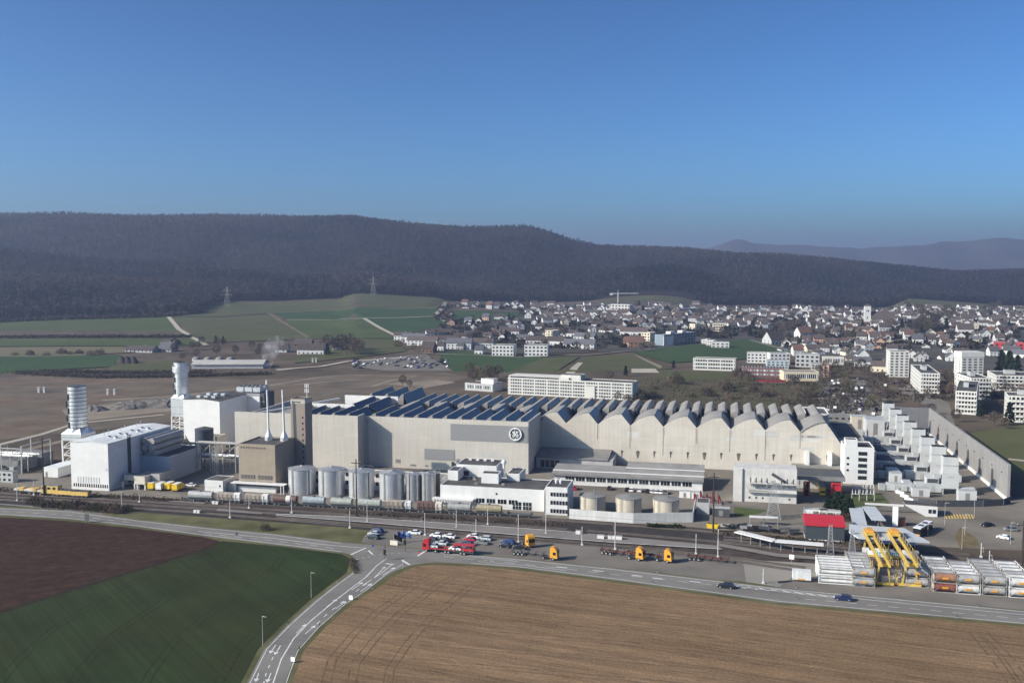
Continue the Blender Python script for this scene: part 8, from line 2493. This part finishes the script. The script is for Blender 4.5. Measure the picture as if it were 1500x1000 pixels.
tg = [tuple(GT(*q).xy) for q in scatter(1100, 640, 1500, 449, 512, town_ok, 2.2)]
brush('undergrowth', 'garden shrubs and hedges between the houses of the town', tg, 5.5, 19000, [(.035, .042, .026), (.05, .045, .034), (.07, .056, .046), (.03, .036, .022)], 2.6, (.9, 2.0), 6)
brush('undergrowth', 'shrubs between the car park rows and white slabs', [tuple(GT(*q).xy) for q in scatter(110, 1185, 1305, 550, 608, lambda u, v: u < 1285 or v < 585, 3) + scatter(120, 1310, 1500, 558, 586, None, 3)], 1.4, 3200, BR, 3, (.3, .7), 7)
brush('undergrowth', 'weeds along the railway and ballast', line_pts([(-60, 713), (120, 724), (270, 733)], 3) + line_pts([(520, 752), (640, 759), (820, 768)], 4) + line_pts([(1062, 783), (1150, 789), (1250, 797)], 2), .5, 2600, BR + [(.11, .095, .05)], 1.6, (.12, .35), 8)
brush('hedge', 'green low hedge beside the tank wall', line_pts([(950, 771), (998, 773)], .6), 1.2, 900, [(.03, .05, .02), (.045, .06, .025)], .5, (.15, .35), 9)
# steam from the plant beyond the chimneys
def steam():
    m = bpy.data.materials.new('steam'); m.use_nodes = True; nt = m.node_tree
    for n_ in list(nt.nodes):
        if n_.type != 'OUTPUT_MATERIAL': nt.nodes.remove(n_)
    out = next(n_ for n_ in nt.nodes if n_.type == 'OUTPUT_MATERIAL')
    pv = nt.nodes.new('ShaderNodeVolumePrincipled'); pv.inputs['Color'].default_value = (.9, .9, .92, 1)
    nz = nt.nodes.new('ShaderNodeTexNoise'); nz.inputs['Scale'].default_value = .16; nz.inputs['Detail'].default_value = 4
    tc = nt.nodes.new('ShaderNodeTexCoord'); nt.links.new(tc.outputs['Object'], nz.inputs['Vector'])
    mr = nt.nodes.new('ShaderNodeMapRange'); mr.inputs[1].default_value = .45; mr.inputs[2].default_value = .7; mr.inputs[3].default_value = 0; mr.inputs[4].default_value = .11
    nt.links.new(nz.outputs['Fac'], mr.inputs[0]); nt.links.new(mr.outputs[0], pv.inputs['Density']); nt.links.new(pv.outputs[0], out.inputs['Volume'])
    bm = bmesh.new()
    p = GT(393, 545)
    bmesh.ops.create_icosphere(bm, subdivisions=3, radius=1)
    for v in bm.verts:
        t = (v.co.z + 1) / 2
        w = 3 + 9 * t
        v.co = Vector((v.co.x * w + 9 * t * t, v.co.y * w, t * 30 + 1))
    me = bpy.data.meshes.new('steam'); bm.to_mesh(me); bm.free(); me.materials.append(m)
    o = bpy.data.objects.new('steam', me); COL.objects.link(o); o.location = p
    tag(o, 'thin white steam plume drifting over the brownfield', kind='stuff')
steam()
for k_, lst in PR.items():
    for i, o in enumerate(lst):
        if (k_, i) not in USED:
            for c in list(o.children): bpy.data.objects.remove(c)
            bpy.data.objects.remove(o)
# ------------------------------------------------------------------ the air
def build_haze():
    m = bpy.data.materials.new('haze_air'); m.use_nodes = True
    nt = m.node_tree
    for n_ in list(nt.nodes):
        if n_.type != 'OUTPUT_MATERIAL': nt.nodes.remove(n_)
    out = next(n_ for n_ in nt.nodes if n_.type == 'OUTPUT_MATERIAL')
    pv = nt.nodes.new('ShaderNodeVolumePrincipled')
    pv.inputs['Color'].default_value = (0.40, 0.48, 0.72, 1)
    pv.inputs['Density'].default_value = HAZE_D
    pv.inputs['Anisotropy'].default_value = 0.2
    nt.links.new(pv.outputs[0], out.inputs['Volume'])
    o = MB().box(-13000, 13000, -1300, 11000, -3.0, 345.0).build('haze', m)
    tag(o, kind='stuff')
HAZE_D = 1.4e-4
build_haze()
